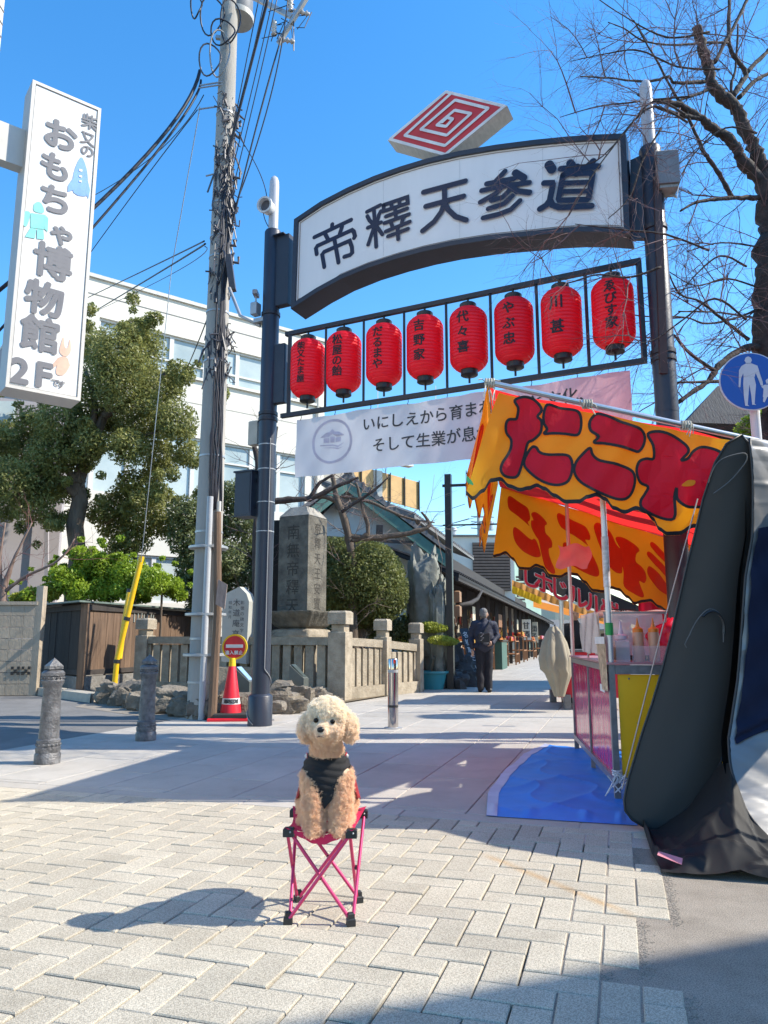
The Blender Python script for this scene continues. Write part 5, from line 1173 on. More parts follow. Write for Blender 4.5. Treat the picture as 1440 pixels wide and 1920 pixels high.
# ---- two slanted information stands
for i,(x,yt,yb,Y,lb) in enumerate(((457,1252,1320,10.9,'slanted metal information stand with a bluish plate next to the red traffic cone'),(560,1247,1305,11.6,'slanted grey metal information stand on the border stones beside the dog\'s side of the gate post'))):
    if i: lb='slanted grey metal information stand on the rough border stones right of the gate post'
    c_=P(x,yb,Y); h=P(x,yt,Y).z; t=thing('information_stand',lb,'information stand',(c_.x,c_.y,0),'information stands')
    w_=.15; z0=max(0.05,c_.z)
    MB().hexa([(c_.x-w_,c_.y,z0),(c_.x+w_*.5,c_.y-.02,z0),(c_.x+w_*.9,c_.y+.12,z0),(c_.x-w_*.6,c_.y+.14,z0)],[(c_.x-w_,c_.y,h),(c_.x+w_*.5,c_.y-.02,h-.20),(c_.x+w_*.9,c_.y+.12,h-.20),(c_.x-w_*.6,c_.y+.14,h)]).build('stand_body',M('stand_metal',(.16,.18,.17),.4,.15,5,metal=.5),t)
    MB().hexa([(c_.x-w_+.03,c_.y+.02,h+.004),(c_.x+w_*.5-.02,c_.y+.0,h-.172),(c_.x+w_*.9-.03,c_.y+.10,h-.180),(c_.x-w_*.6+.02,c_.y+.12,h+.004)],[(c_.x-w_+.03,c_.y+.02,h+.012),(c_.x+w_*.5-.02,c_.y+.0,h-.162),(c_.x+w_*.9-.03,c_.y+.10,h-.172),(c_.x-w_*.6+.02,c_.y+.12,h+.012)]).build('stand_plate',M('blue_plate' if i==0 else 'dark_plate',(.25,.4,.6) if i==0 else (.06,.08,.08),.3,.2,6),t)
# ---- tree prop pole beside the monument
q0=P(478,1195,13.2); q1=P(488,905,13.6); tpn=thing('prop_pole','slanted brown wooden prop pole left of the stone monument','pole',(q0.x,q0.y,0)); MB().tube([V(q0.x,q0.y,.1),q1],[.045,.035],8).build('prop_shaft',M('bark_pole',(.2,.13,.08),.9,.25,6),tpn)
# ============================================================ STOREHOUSE
kw=M('white_plaster',(.58,.57,.53),.85,.08,1.5,bump=.1); grt=M('verdigris_trim',(.09,.20,.165),.7,.3,5); tile_=M('grey_roof_tile',(.16,.16,.16),.7,.3,5,rnd=.1)
ku=thing('storehouse','white plastered storehouse with green gable trim behind the clipped round bush','storehouse',P(700,1200,17))
e1,pk_,e2=P(566,972,17.0),P(652,902,17.3),P(838,1045,17.6); dk=V(.15,3.2,0)
w1,w2=P(585,985,17.05),P(815,1040,17.55)
MB().poly3([V(w1.x,w1.y,0),V(w2.x,w2.y,0),w2+V(0,0,.0),pk_+V(0,0,-.22),w1],dk).build('wall',kw,ku)
roof=thing  # keep name free
rt=MB().hexa([e1+V(-.1,-.35,0),pk_+V(0,-.35,0),pk_+dk,e1+dk],[e1+V(-.1,-.35,.12),pk_+V(0,-.35,.14),pk_+dk+V(0,0,.14),e1+dk+V(0,0,.12)]).hexa([pk_+V(0.002,-.35,0),e2+V(.1,-.35,0),e2+dk+V(.1,0,0),pk_+dk],[pk_+V(0.002,-.35,.14),e2+V(.1,-.35,.1),e2+dk+V(.1,0,.1),pk_+dk+V(0,0,.14)]).build('roof',tile_,ku)
for k_ in range(16):
    f=(k_+.5)/16; a=pk_.lerp(e2,f)+V(0,-.36,.15); MB().tube([a,a+dk],.05,6).build('roof_tile',tile_,ku)
MB().tube([pk_+V(0,-.4,.22),pk_+dk+V(0,0,.22)],.12,8).build('ridge_tile',tile_,ku)
th_=.30
for a,b in ((e1,pk_),(pk_,e2)):
    MB().hexa([a+V(0,-.33,-th_),b+V(0,-.33,-th_),b+V(0,-.28,-th_),a+V(0,-.28,-th_)],[a+V(0,-.33,0),b+V(0,-.33,0),b+V(0,-.28,0),a+V(0,-.28,0)]).build('barge_board',grt,ku)
bm_=M('dark_beam',(.06,.05,.045),.8)
b1,b2=P(600,1008,17.0),P(700,1010,17.2); MB().bar(b1+V(0,-.05,0),P(775,1018,17.3)+V(0,-.05,0),.08,.07).build('beam',bm_,ku)
MB().bar(P(712,985,17.1)+V(0,-.05,0),P(711,1010,17.1)+V(0,-.05,0),.16,.05).build('wall_vent',bm_,ku)
MB().tube([P(640,945,17)+V(0,-.1,0),P(640,948,17)+V(0,.1,0)],.14,10).build('gable_vent',bm_,ku)
MB().tube([P(834,1042,17.4),P(836,1060,17.4),P(822,1072,17.5)],.04,8).build('gutter_pipe',M('dull_copper',(.2,.17,.13),.5),ku,True)
# ============================================================ SHOPS ALONG THE STREET
sz_=R(90-15.0); SA=P(842,1200,17.3); SA=V(SA.x,SA.y,0); SDv=V(math.cos(sz_),math.sin(sz_),0); SNv=V(-SDv.y,SDv.x,0)   # SNv points left, away from the street
ss=lambda u,z,off=0.0: SA+SDv*u+SNv*off+V(0,0,z)
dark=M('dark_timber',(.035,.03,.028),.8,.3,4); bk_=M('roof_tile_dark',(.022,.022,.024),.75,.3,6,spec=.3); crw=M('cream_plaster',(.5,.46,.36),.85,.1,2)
sh=thing('shop_row','dark timber shop row with black tiled eaves running down the left of the street','shop',SA)
def uat(px,Yapprox=None): q=L(px,1200,SA,sz_); return (q-SA).dot(SDv)
uE=50.0
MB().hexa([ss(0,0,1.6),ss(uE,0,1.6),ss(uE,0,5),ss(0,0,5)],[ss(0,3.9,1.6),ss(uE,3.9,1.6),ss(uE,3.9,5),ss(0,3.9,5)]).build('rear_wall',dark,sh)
zE=L(870,1100,SA,sz_).z
MB().hexa([ss(-.6,zE,-.35),ss(uE,zE,-.35),ss(uE,zE+.75,1.7),ss(-.6,zE+.75,1.7)],[ss(-.6,zE+.07,-.35),ss(uE,zE+.07,-.35),ss(uE,zE+.83,1.7),ss(-.6,zE+.83,1.7)]).build('lower_roof',bk_,sh)
me=MB().tube([(0,0,0),tuple(SNv*2.0+V(0,0,.76))],.045,6).mesh('roof_tile',bk_)
for i in range(178): q=ss(-.5+i*.28,zE+.09,-.36); link('roof_tile',me,sh,q-SA)
MB().bar(ss(-.6,zE-.02,-.3),ss(uE,zE-.02,-.3),.08,.1).build('eave_board',dark,sh)
zU=L(862,1040,SA+SNv*.9,sz_).z
for k_,(ua,ub) in enumerate(((.0,7.8),)):
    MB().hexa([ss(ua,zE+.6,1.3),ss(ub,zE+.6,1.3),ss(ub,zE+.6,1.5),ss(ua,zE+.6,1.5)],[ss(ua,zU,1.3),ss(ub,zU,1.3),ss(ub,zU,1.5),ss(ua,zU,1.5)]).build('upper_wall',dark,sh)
MB().hexa([ss(3.2,zE+.62,1.27),ss(6.8,zE+.62,1.27),ss(6.8,zE+.62,1.3),ss(3.2,zE+.62,1.3)],[ss(3.2,zU-.15,1.27),ss(6.8,zU-.15,1.27),ss(6.8,zU-.15,1.3),ss(3.2,zU-.15,1.3)]).build('plaster_panel',crw,sh)
MB().hexa([ss(-.4,zU,.7),ss(9.2,zU,.7),ss(9.2,zU+.9,3),ss(-.4,zU+.9,3)],[ss(-.4,zU+.08,.7),ss(9.2,zU+.08,.7),ss(9.2,zU+1.0,3),ss(-.4,zU+1.0,3)]).build('upper_roof',tile_,sh)
me=MB().tube([(0,0,0),tuple(SNv*2.3+V(0,0,.92))],.05,6).mesh('roof_tile',tile_)
for i in range(34): q=ss(-.3+i*.28,zU+.1,.69); link('roof_tile',me,sh,q-SA)
for i in range(21): MB().bar(ss(i*2.4,0,0),ss(i*2.4,zE,0),.12).build('post',dark,sh)
for i in range(105): MB().bar(ss(i*.45,zE-.06,-.3),ss(i*.45,zE+.5,1.2),.05).build('rafter',dark,sh)
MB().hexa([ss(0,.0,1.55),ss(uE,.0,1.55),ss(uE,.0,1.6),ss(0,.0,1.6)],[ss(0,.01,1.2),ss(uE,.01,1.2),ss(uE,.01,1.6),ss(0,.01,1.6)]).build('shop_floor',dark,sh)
# branch shaped bracket
MB().tube([ss(.3,1.75,-.2),ss(1.4,1.85,-.3),ss(2.3,2.0,-.35),ss(2.9,2.25,-.4)],[.05,.06,.05,.03],6).build('log_bracket',dark,sh,True)
# white and green upper buildings behind
wbq=P(848,1003,45); 
wb=thing('louvred_house','white house with brown horizontal louvres above the shop roofs','house',(wbq.x,wbq.y,0))
a,b=P(820,1006,45),P(962,1003,45); MB().hexa([V(a.x,45,0),V(b.x,45,0),V(b.x,51,0),V(a.x,51,0)],[V(a.x,45,a.z),V(b.x,45,a.z),V(b.x,51,a.z),V(a.x,51,a.z)]).build('wall',wallw,wb)
MB().box(((a.x+b.x)/2,48,a.z+.05),(b.x-a.x+.3,6.3,.1)).build('roof_edge',M('grey_cap',(.2,.2,.2),.7),wb)
a,b=P(886,1017,44.9),P(958,1108,44.9); nl=16; lm=M('louvre_brown',(.16,.11,.085),.7,.2,4)
for i in range(nl): z=b.z+(a.z-b.z)*(i+.5)/nl; MB().box(((a.x+b.x)/2,44.86,z),(b.x-a.x,.08,(a.z-b.z)/nl*.72)).build('louvre',lm,wb)
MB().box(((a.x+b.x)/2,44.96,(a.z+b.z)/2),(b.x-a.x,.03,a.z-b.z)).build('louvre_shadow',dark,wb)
vc=P(853,1000,45); MB().lathe([(.18,0),(.18,.3),(.26,.32),(.2,.5),(.0,.55)],(vc.x,46,vc.z),12).build('roof_vent',galv,wb)
gh=thing('green_house','pale green clad building with brown shutters beyond the louvred house','building',P(975,1100,60)); gpm=M('mint_cladding',(.36,.50,.42),.7,.1,2)
a,b=P(955,1040,60),P(1012,1068,62); MB().hexa([V(a.x,60,0),V(b.x,62,0),V(b.x,70,0),V(a.x,70,0)],[V(a.x,60,a.z),V(b.x,62,a.z),V(b.x,70,a.z),V(a.x,70,a.z)]).build('wall',gpm,gh)
for i in range(10): q=P(975,1082+6*i,59.8); MB().box((q.x,59.8,q.z),(.8,.05,.16)).build('shutter_slat',lm,gh)
MB().tube([P(962,1040,59.7),P(966,1130,59.7)],.14,8).build('downpipe',gpm,gh)
fb_=thing('far_buildings_house','pale house closing the far end of the street','house',P(1080,1190,75)); a,b=P(1040,1128,75),P(1180,1120,75)
MB().hexa([V(a.x,75,0),V(b.x,75,0),V(b.x,82,0),V(a.x,82,0)],[V(a.x,75,a.z),V(b.x,75,a.z),V(b.x,82,a.z),V(a.x,82,a.z)]).build('wall',crw,fb_)
a,b=P(1040,1180,72),P(1180,1180,72); MB().hexa([V(a.x-.5,71,a.z-.1),V(b.x,71,a.z-.1),V(b.x,74.9,a.z+.9),V(a.x-.5,74.9,a.z+.9)],[V(a.x-.5,71,a.z),V(b.x,71,a.z),V(b.x,74.9,a.z+1.0),V(a.x-.5,74.9,a.z+1.0)]).build('roof',tile_,fb_)
fb_.name='end_house'
# goods outside the shops
rgd=random.Random(12)
cols=[M('goods_red',(.5,.04,.03),.5),M('goods_orange',(.6,.2,.04),.5),M('goods_cream',(.6,.52,.38),.6),M('goods_brown',(.2,.09,.04),.7),M('goods_pink',(.65,.15,.25),.5),M('goods_gold',(.5,.3,.06),.5)]
wdo=M('display_wood',(.3,.13,.05),.6,.3,6)
def stand(u,off,w,d,h,label,nm='display_stand',goods=10,mt=wdo):
    q=ss(u,0,off); t=thing(nm,label,'display stand',q)
    for (a,b) in ((-w/2,-d/2),(w/2,-d/2),(w/2,d/2),(-w/2,d/2)): c_=q+SDv*a+SNv*b; MB().bar(c_,c_+V(0,0,h),.05).build('leg',mt,t)
    for z in (h*.45,h): MB().box((q.x,q.y,z),(w,d,.04),sz_).build('shelf',mt,t)
    for k in range(5): c_=q+SDv*(-w/2+w*(k+.5)/5)-SNv*d/2; MB().bar(c_+V(0,0,.08),c_+V(0,0,h*.43),.05,.02).build('slat',mt,t)
    gs=MB()
    for k in range(goods): gs.box(tuple(q+SDv*rgd.uniform(-w/2+.08,w/2-.08)+SNv*rgd.uniform(-d/2+.05,d/2-.1)+V(0,0,h+.02+rgd.uniform(.04,.12))),(rgd.uniform(.07,.16),rgd.uniform(.05,.1),rgd.uniform(.08,.2)),rgd.uniform(0,3),m=rgd.randrange(6))
    gs.build('boxed_goods',cols,t,kind='stuff')
    return t
stand(1.0,.2,1.1,.6,.75,'slatted orange brown display stand under the eaves left of the walking man',goods=26)
stand(2.6,.1,1.0,.6,.8,'wooden display stand with red and cream goods just right of the walking man',goods=30)
stand(4.3,.1,1.2,.6,.55,'low slatted wooden stand with a pot of flowers under the shop eaves',goods=12)
stand(7.0,.2,1.4,.6,1.2,'tall shelf of small goods in front of the middle shop',goods=40)
stand(10.5,.1,1.4,.6,.8,'wooden stand of packed sweets in front of the middle shop',goods=40)
stand(13.5,.0,1.6,.7,.9,'broad wooden stand heaped with red goods farther along the shop row',goods=46)
stand(17.5,.0,2.0,.7,1.1,'tall wooden stand of souvenirs well down the shop row',goods=50)
stand(22.5,-.1,2.2,.7,.9,'long wooden stand of souvenirs in the far half of the shop row',goods=50)
stand(30,-.1,2.6,.8,1.0,'farthest wooden stand of goods near the end of the shop row',goods=50)
for (u_,w_,c_i,lb_) in ((5.5,1.6,2,'pale noren curtain over the entrance of the nearest shop'),(12.0,1.8,3,'brown noren curtain over the middle shop entrance'),(20,2.2,2,'cream noren curtain over a far shop entrance')):
    a=ss(u_,1.95,.25); nr=MB().grid(lambda u,v: ss(u_+w_*u,1.95-.5*v,.25)+V(.02*math.sin(u*25),0,0),30,4).build('shop_curtain',cols[c_i],None,True,org=tuple(a)); tagd(nr,label=lb_,category='curtain')
q=ss(8.6,0,.0); t=thing('shop_counter','dark green shop counter under the eaves farther down the street','counter',q); MB().box((q.x,q.y,.45),(1.6,.7,.9),sz_,bev=.01).build('counter_body',M('dark_green_paint',(.03,.09,.07),.5),t); MB().box((q.x,q.y,.93),(1.7,.8,.05),sz_).build('counter_slab',dark,t)
# goods hanging inside and paper notices
hg=MB()
for i in range(900):
    u=rgd.uniform(.2,46); hg.box(tuple(ss(u,rgd.uniform(.9,1.95),rgd.uniform(.5,1.5))),(rgd.uniform(.05,.2),.03,rgd.uniform(.08,.3)),sz_,m=rgd.choice([0,1,2,3,3,3,2,5]))
t=hg.build('hanging_goods',cols,None,kind='stuff'); t['label']='mass of small goods and paper notices hanging inside the shop fronts'; t['category']='goods'
for i,(px,yt,yb,txt,lb) in enumerate(((982,1160,1200,'甘酒','white hanging board with two black characters under the shop eaves'),(997,1165,1205,'団子','cream hanging board right of the white one under the shop eaves'))):
    u=uat(px); q=ss(u,0,-.15); a=L(px,yt,SA-SNv*.15,sz_); b=L(px,yb,SA-SNv*.15,sz_); wd_=.42
    t=thing('hanging_board',lb,'shop board',(q.x,q.y,b.z)); dv=V(math.cos(-.3),math.sin(-.3),0)
    MB().box((q.x,q.y,(a.z+b.z)/2),(wd_,.05,a.z-b.z),-.3).build('board',cols[2] if i else wallw,t)
    lt=MB(); write(lt,txt,(0,(a.z+b.z)/2+.2),.36,lambda u,v: q+dv*u+V(-.02,-.035,v)*1.0,vertical=True,step=.42,bold=.02); lt.build('board_lettering',ink,t)
# paper lamps by the first post
for i,z in enumerate((1.62,1.95)):
    q=ss(.25,z,-.1); t=MB().box(tuple(q),(.28,.28,.26),sz_,bev=.03).build('paper_lamp',M('paper_lamp',(.45,.28,.17),.6,.1,4,trans=.3),None,org=tuple(q)); tagd(t,label=('lower' if i==0 else 'upper')+' of two square paper lamps hanging beside the black lamp post',category='lamp')
# leaning signboard and easel
q=G(885,1285); t=thing('leaning_signboard','narrow black signboard with white writing leaning left of the walking man','signboard',q)
a=G(893,1283); top=P(861,1178,a.y+.4); dw=V(.2,.05,0)
MB().hexa([a,a+dw,a+dw+V(0,.05,0),a+V(0,.05,0)],[top,top+dw,top+dw+V(0,.05,0),top+V(0,.05,0)]).build('board',blackp,t)
lt=MB(); dl=(top-a); 
write(lt,'名物草だんご',(0.0,.88),.12,lambda u,v: a+dl*v+dw*.5+V(u,-.012,0),vertical=True,step=.14,bold=.02); lt.build('board_lettering',M('paper_white',(.7,.68,.66),.7),t,kind='stuff')
for k in (-.1,.25): MB().bar(a+V(k,.5,0),top+V(k+.02,.08,-.1),.03).build('board_leg',dark,t)
# ---- lamp post with arms
q=G(846,1292); lp=thing('banner_post','slim black square street post with two short arms in front of the shops','street post',q); zt_=P(843,890,q.y).z
MB().box((q.x,q.y,zt_/2),(.13,.13,zt_),-.3).build('post_shaft',M('post_black',(.012,.012,.016),.4,spec=.6),lp)
for y_,ln in ((911,.9),(985,1.2)): z=P(843,y_,q.y).z; MB().bar((q.x-.12,q.y,z),(q.x+ln,q.y-.2,z),.05 if y_<950 else .03).build('post_arm',blackp,lp)
# ---- big natural stones
big=M('natural_stone_green',(.17,.185,.16),.9,.4,2.2,bump=1,bscale=9,col2=(.33,.34,.30))
for i,(x0,x1,yt,yb,Y,lb) in enumerate(((768,822,1022,1200,15.6,'tall greenish natural stone slab standing behind the potted plants'),(806,838,1080,1210,15.3,'shorter rounded natural stone leaning against the tall slab'))):
    a,b=P(x0,yt,Y),P(x1,yb,Y); c_=((a.x+b.x)/2,Y,(a.z+.1)/2); r_=rock(c_,((b.x-a.x)*.56,.34,a.z*.5),70+i*3,n=40,k=36,rough_=.15).build('standing_stone',big,None,40,org=(c_[0],Y,0)); tagd(r_,label=lb,category='stone')
RL=['rough dark rock at the foot of the black street post, left one','rough dark rock just right of the foot of the black street post','dark rock at the right end of the heap beside the leaning signboard','dark rock behind the foot of the black street post','dark rock at the back right of the heap below the signboard','dark rock tucked behind the teal pot','upper dark rock leaning behind the black street post','dark rock left of the teal pot against the fence post']
rkd=M('dark_rock',(.05,.05,.05),.9,.4,6,bump=.8,bscale=20)
for i,(x,y,s) in enumerate(((848,1290,.24),(862,1292,.2),(876,1288,.25),(840,1272,.3),(868,1268,.3),(800,1285,.25),(845,1240,.35),(782,1262,.35))):
    yy=min(G(x,y).y,16.6); q=P(x,y,yy); z_=max(0,q.z); q=V(q.x,yy,0); o=rock((q.x,q.y+.1,z_+s*.45),(s,s*.8,s*.9),90+i,n=16,k=10,rough_=.25).build('dark_rock',rkd,None,30,org=tuple(q)); tagd(o,label=RL[i],category='rock')
# steel bollard
q=G(737,1366); sb_=thing('steel_bollard','shiny stainless steel bollard with a dark band in the middle of the street entrance','bollard',q); hz=P(737,1235,q.y).z
chrome=M('stainless_steel',(.55,.52,.5),.12,.05,4,metal=1)
MB().lathe([(.057,0.01),(.057,hz*.30)],tuple(q),28).lathe([(.057,hz*.335),(.057,hz*.80)],tuple(q),28).lathe([(.057,hz*.84),(.057,hz*.985),(.05,hz),(.0,hz+.004)],tuple(q),28).build('bollard_tube',chrome,sb_,40)
MB().lathe([(.0575,hz*.30),(.0575,hz*.335)],tuple(q),28).build('dark_band',blackp,sb_); MB().lathe([(.058,hz*.80),(.058,hz*.84)],tuple(q),28).build('reflective_band',galv,sb_)
MB().lathe([(.10,0.0),(.10,.012),(.058,.016)],tuple(q),24).build('base_plate',galv,sb_)
# ---- cast iron bollards
iron=M('cast_iron_silver_paint',(.07,.07,.075),.5,.5,14,metal=.3,bump=.5,bscale=60,col2=(.26,.26,.265))
b1=G(88,1431); h1=P(100,1233,b1.y).z
t=thing('iron_bollard','ornate grey cast iron bollard with diamond cap at the far left','bollard',b1,'cast iron bollards by the asphalt')
S=h1/.82
pr=[(.098,0),(.098,.07),(.09,.085),(.093,.1),(.093,.125),(.086,.13),(.086,.16),(.09,.165),(.09,.18),(.078,.19),(.068,.58),(.074,.60),(.086,.62),(.088,.64),(.08,.65),(.08,.67),(.088,.68),(.088,.70),(.074,.715),(.05,.725)]
MB().lathe([(r*S,z*S) for r,z in pr],(0,0,0),32).build('bollard_shaft',iron,t,35,org=(0,0,0))
ri=MB()
for k in range(16): a=2*math.pi*k/16; ri.sphere((.088*S*math.cos(a),.088*S*math.sin(a),.145*S),.011*S,6,4); ri.sphere((.083*S*math.cos(a),.083*S*math.sin(a),.66*S),.009*S,6,4)
ri.build('bollard_rivets',iron,t,True,org=(0,0,0),kind='stuff')
c_=.725*S; r=.07*S; MB().add([(r*1.1,0,c_+.03*S),(0,r*1.1,c_+.03*S),(-r*1.1,0,c_+.03*S),(0,-r*1.1,c_+.03*S),(0,0,c_+.095*S),(0,0,c_-.01*S),(r*1.1,0,c_+.005*S),(0,r*1.1,c_+.005*S),(-r*1.1,0,c_+.005*S),(0,-r*1.1,c_+.005*S)],[(0,1,4),(1,2,4),(2,3,4),(3,0,4),(6,7,1,0),(7,8,2,1),(8,9,3,2),(9,6,0,3),(9,8,7,6)]).build('bollard_cap',iron,t,org=(0,0,0))
for ch in t.children: ch.location=(0,0,0)
dup(t,G(273,1388),.5,'ornate grey cast iron bollard with diamond cap left of the utility pole')
# ---- traffic cone
q=G(432,1350); cone=thing('traffic_cone','red traffic cone with a round no entry sign on top beside the utility pole','traffic cone',q)
cr=M('cone_red',(.72,.012,.03),.45,.08,5); rub=M('rubber_black',(.03,.03,.03),.8); hc=P(432,1240,q.y).z
MB().box((q.x,q.y,.02),(.50,.40,.035),.08,bev=.01).build('cone_foot',cr,cone); MB().box((q.x+.02,q.y-.02,.065),(.40,.34,.05),.05,bev=.015).build('weight_ring',rub,cone)
MB().lathe([(.13,.06),(.035,hc-.01),(.03,hc)],tuple(q),28).build('cone_body',cr,cone,40)
f_=lambda z: .13+(.035-.13)*(z-.06)/(hc-.07)
MB().lathe([(f_(.19)+.002,.19),(f_(.26)+.002,.26)],tuple(q),28).build('white_band',M('band_white',(.72,.72,.7),.5),cone)
MB().lathe([(.045,hc-.12),(.04,hc+.0),(.035,hc+.04)],tuple(q),20).build('cone_neck',M('cone_yellow',(.85,.55,.01),.5),cone,40)
lt=MB(); fa=math.atan2(-q.y,-q.x); fn=lambda u,v: (q.x+(f_(v)+.005)*math.cos(fa+u/f_(v)),q.y+(f_(v)+.005)*math.sin(fa+u/f_(v)),v)
write(lt,'道路区域',(-.068,.225),.052,fn,step=.045,bold=.04,cut=3); lt.build('band_lettering',ink,cone,kind='stuff')
zc_=P(435,1213,q.y).z; rS=.155; nrm=V(-q.x*0-.05,-1,.0).normalized(); tx=V(1,-.05,0).normalized()
def disc(r,o,nm,mt,par,c,n=36,th=.01):
    vs=[(c[0]+tx.x*r*math.cos(a)+nrm.x*o,c[1]+tx.y*r*math.cos(a)+nrm.y*o,c[2]+r*math.sin(a)) for a in [2*math.pi*k/n for k in range(n)]]; return MB().poly3(vs,-nrm*th).build(nm,mt,par)
cS=(q.x+.02,q.y,zc_); disc(rS,.0,'sign_rim',M('cone_yellow',(.85,.55,.01),.5),cone,cS,th=.03); disc(rS*.86,.004,'sign_disc',M('sign_red',(.62,.02,.03),.5),cone,cS,th=.002)
MB().box((cS[0],cS[1]-.008,cS[2]+.01),(rS*1.35,.004,.04),-.05).build('sign_bar',M('band_white',(.72,.72,.7),.5),cone)
lt=MB(); write(lt,'進入禁止',(cS[0]-.085,cS[2]-.068),.052,lambda u,v:(u,cS[1]-.009-.05*(u-cS[0]),v),step=.055,bold=.04); lt.build('sign_lettering',M('band_white',(.72,.72,.7),.5),cone,kind='stuff')
# ---- teal pot with cloud pruned shrub
q=G(812,1292); pot=thing('plant_pot','round teal plastic pot with a cloud pruned shrub beside the stone fence','potted plant',q)
MB().lathe([(.20,0),(.27,.30),(.31,.31),(.31,.35),(.28,.35),(.26,.30),(0,.29)],tuple(q),32).build('pot_body',M('teal_plastic',(.04,.26,.32),.4,.1,4),pot,40)
MB().tube([q+V(-.03,0,.28),q+V(.02,.02,.6),q+V(0,.02,1.1)],[.025,.02,.012],7).tube([q+V(.05,0,.28),q+V(.12,.02,.7),q+V(.2,0,.9)],[.02,.015,.01],6).build('stem',M('pale_bark',(.2,.17,.12),.9),pot,True)
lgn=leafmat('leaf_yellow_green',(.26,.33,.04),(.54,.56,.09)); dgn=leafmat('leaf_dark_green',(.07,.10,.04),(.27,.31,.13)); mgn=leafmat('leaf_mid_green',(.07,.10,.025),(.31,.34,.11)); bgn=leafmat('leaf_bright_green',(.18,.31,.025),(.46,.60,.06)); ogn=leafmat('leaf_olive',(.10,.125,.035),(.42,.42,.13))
def foliage(nm,par,cs,rs2,n,s,mt,seed,flat=.55,shell=.4,up=.25,kind=None):
    o=root_loc(par); me=leaf_mesh(nm,[c for c in cs],rs2,n,s,mt,seed,flat,tuple(o),shell,up); ob=bpy.data.objects.new(nm,me); COL.objects.link(ob); ob.parent=par; 
    if kind: ob['kind']=kind
    return ob
foliage('foliage',pot,[P(815,1178,q.y),P(826,1200,q.y-.2),P(840,1203,q.y-.1),P(808,1172,q.y)],[.25,.24,.2,.2],5000,.022,lgn,3,.35,.7)
q=G(776,1290)+V(0,1.2,0)
pl=thing('garden_plant','upright yellow green leafy plant growing behind the last fence post','plant',q)
foliage('foliage',pl,[P(770,1160,q.y),P(768,1185,q.y),P(778,1210,q.y),P(795,1205,q.y),P(750,1195,q.y)],[.2,.28,.3,.22,.25],3500,.035,lgn,4,1.2,.2)
MB().tube([V(q.x,q.y,0),P(772,1170,q.y)],.02,5).build('stem',M('pale_bark',(.2,.17,.12),.9),pl)
# ============================================================ UTILITY POLE AND WIRES
ub=G(378,1346)+V(0,.0,0); up_=thing('utility_pole','tall concrete utility pole with cable clutter, conduits and a transformer beside the gate','utility pole',ub)
MB().lathe([(.185,0),(.105,11.5)],tuple(ub),28).build('pole_shaft',concm,up_,40)
rad=lambda z: .185-.08*z/11.5
def around(z,a,r=1.0): return ub+V((rad(z)*r)*math.cos(a),(rad(z)*r)*math.sin(a),z)
for z_ in (.42,.95,2.3,3.3,4.6,5.3,6.1,6.4,6.9,7.6,8.3): MB().lathe([(rad(z_)+.001,0),(rad(z_)+.008,.003),(rad(z_)+.008,.028),(rad(z_)+.001,.03)],(ub.x,ub.y,z_),24).build('steel_band',galv,up_,40)
pvc=M('pvc_grey',(.42,.43,.45),.4,.1,5); pvw=M('pvc_pale',(.55,.54,.5),.4,.1,5)
for (a,r_,zt_,mt) in ((-1.35,.04,2.75,pvc),(-.75,.03,2.7,pvw)): MB().tube([around(.0,a,1.0)+V(r_*math.cos(a),r_*math.sin(a),0),around(zt_,a)+V(r_*math.cos(a),r_*math.sin(a),0)],r_,14).build('conduit',mt,up_,40)
for z_ in (.75,1.25,2.1): MB().lathe([(rad(z_)+.075,0),(rad(z_)+.08,.004),(rad(z_)+.08,.03),(rad(z_)+.075,.034)],(ub.x,ub.y,z_),24).build('conduit_band',galv,up_,40)
cbk=M('cable_black',(.02,.02,.03),.5); cbg=M('cable_grey',(.07,.07,.085),.5); rc_=random.Random(6)
mb=MB()
for k in range(9):
    a0=-1.1+rc_.gauss(0,.22); pts=[]
    for j in range(22):
        z=2.6+ (7.4-2.6)*j/21+rc_.uniform(-.05,.05); a=a0+.25*math.sin(z*1.3+k)+rc_.gauss(0,.05); pts.append(around(z,a,1.08+.05*rc_.random()))
    mb.tube(pts,rc_.uniform(.008,.016),5)
mb.build('cable_bundle',cbk,up_,True,kind='stuff')
mb=MB()
for k in range(330):   # ties, clips, splices
    z=rc_.choice([rc_.uniform(4.3,5.1),rc_.uniform(5.4,8.6),rc_.uniform(6.3,8.4),rc_.uniform(6.3,8.4)]); a=rc_.uniform(-2.3,.6); p_=around(z,a,1.05); d=V(rc_.gauss(0,.45),rc_.gauss(0,.3),rc_.choice((-1,1))*rc_.uniform(.6,1.4)).normalized()
    mb.tube([p_,p_+d*rc_.uniform(.05,.16),p_+d*.18+V(rc_.gauss(0,.02),0,rc_.uniform(-.15,.05))],rc_.uniform(.005,.014),4)
for k in range(18): z=rc_.uniform(5.9,8.2); p_=around(z,rc_.uniform(-.9,.4),1.1+rc_.random()*.7); mb.tube([around(z,-.3,.9),p_,p_+V(rc_.gauss(0,.03),0,.09)],rc_.uniform(.010,.022),7)
mb.build('cable_fittings',cbg,up_,kind='stuff')
for (cx,cy,rx,rz,mt,Y) in ((394,112,20,32,cbg,9.35),(412,100,18,48,M('cable_pale',(.3,.3,.3),.5),9.3),(398,30,22,40,cbk,9.4),(368,12,10,24,cbk,9.4),(418,60,22,26,cbk,9.35),(432,40,18,46,cbk,9.35)):
    c_=P(cx,cy,Y); k_=c_.y*CP/F*1.18; MB().tube([c_+V(rx*k_*math.cos(t),.05*math.sin(2*t),rz*k_*math.sin(t)) for t in [2*math.pi*j/20 for j in range(21)]],.012,5).build('cable_loop',mt,up_,True)
tc=P(447,12,9.7); 
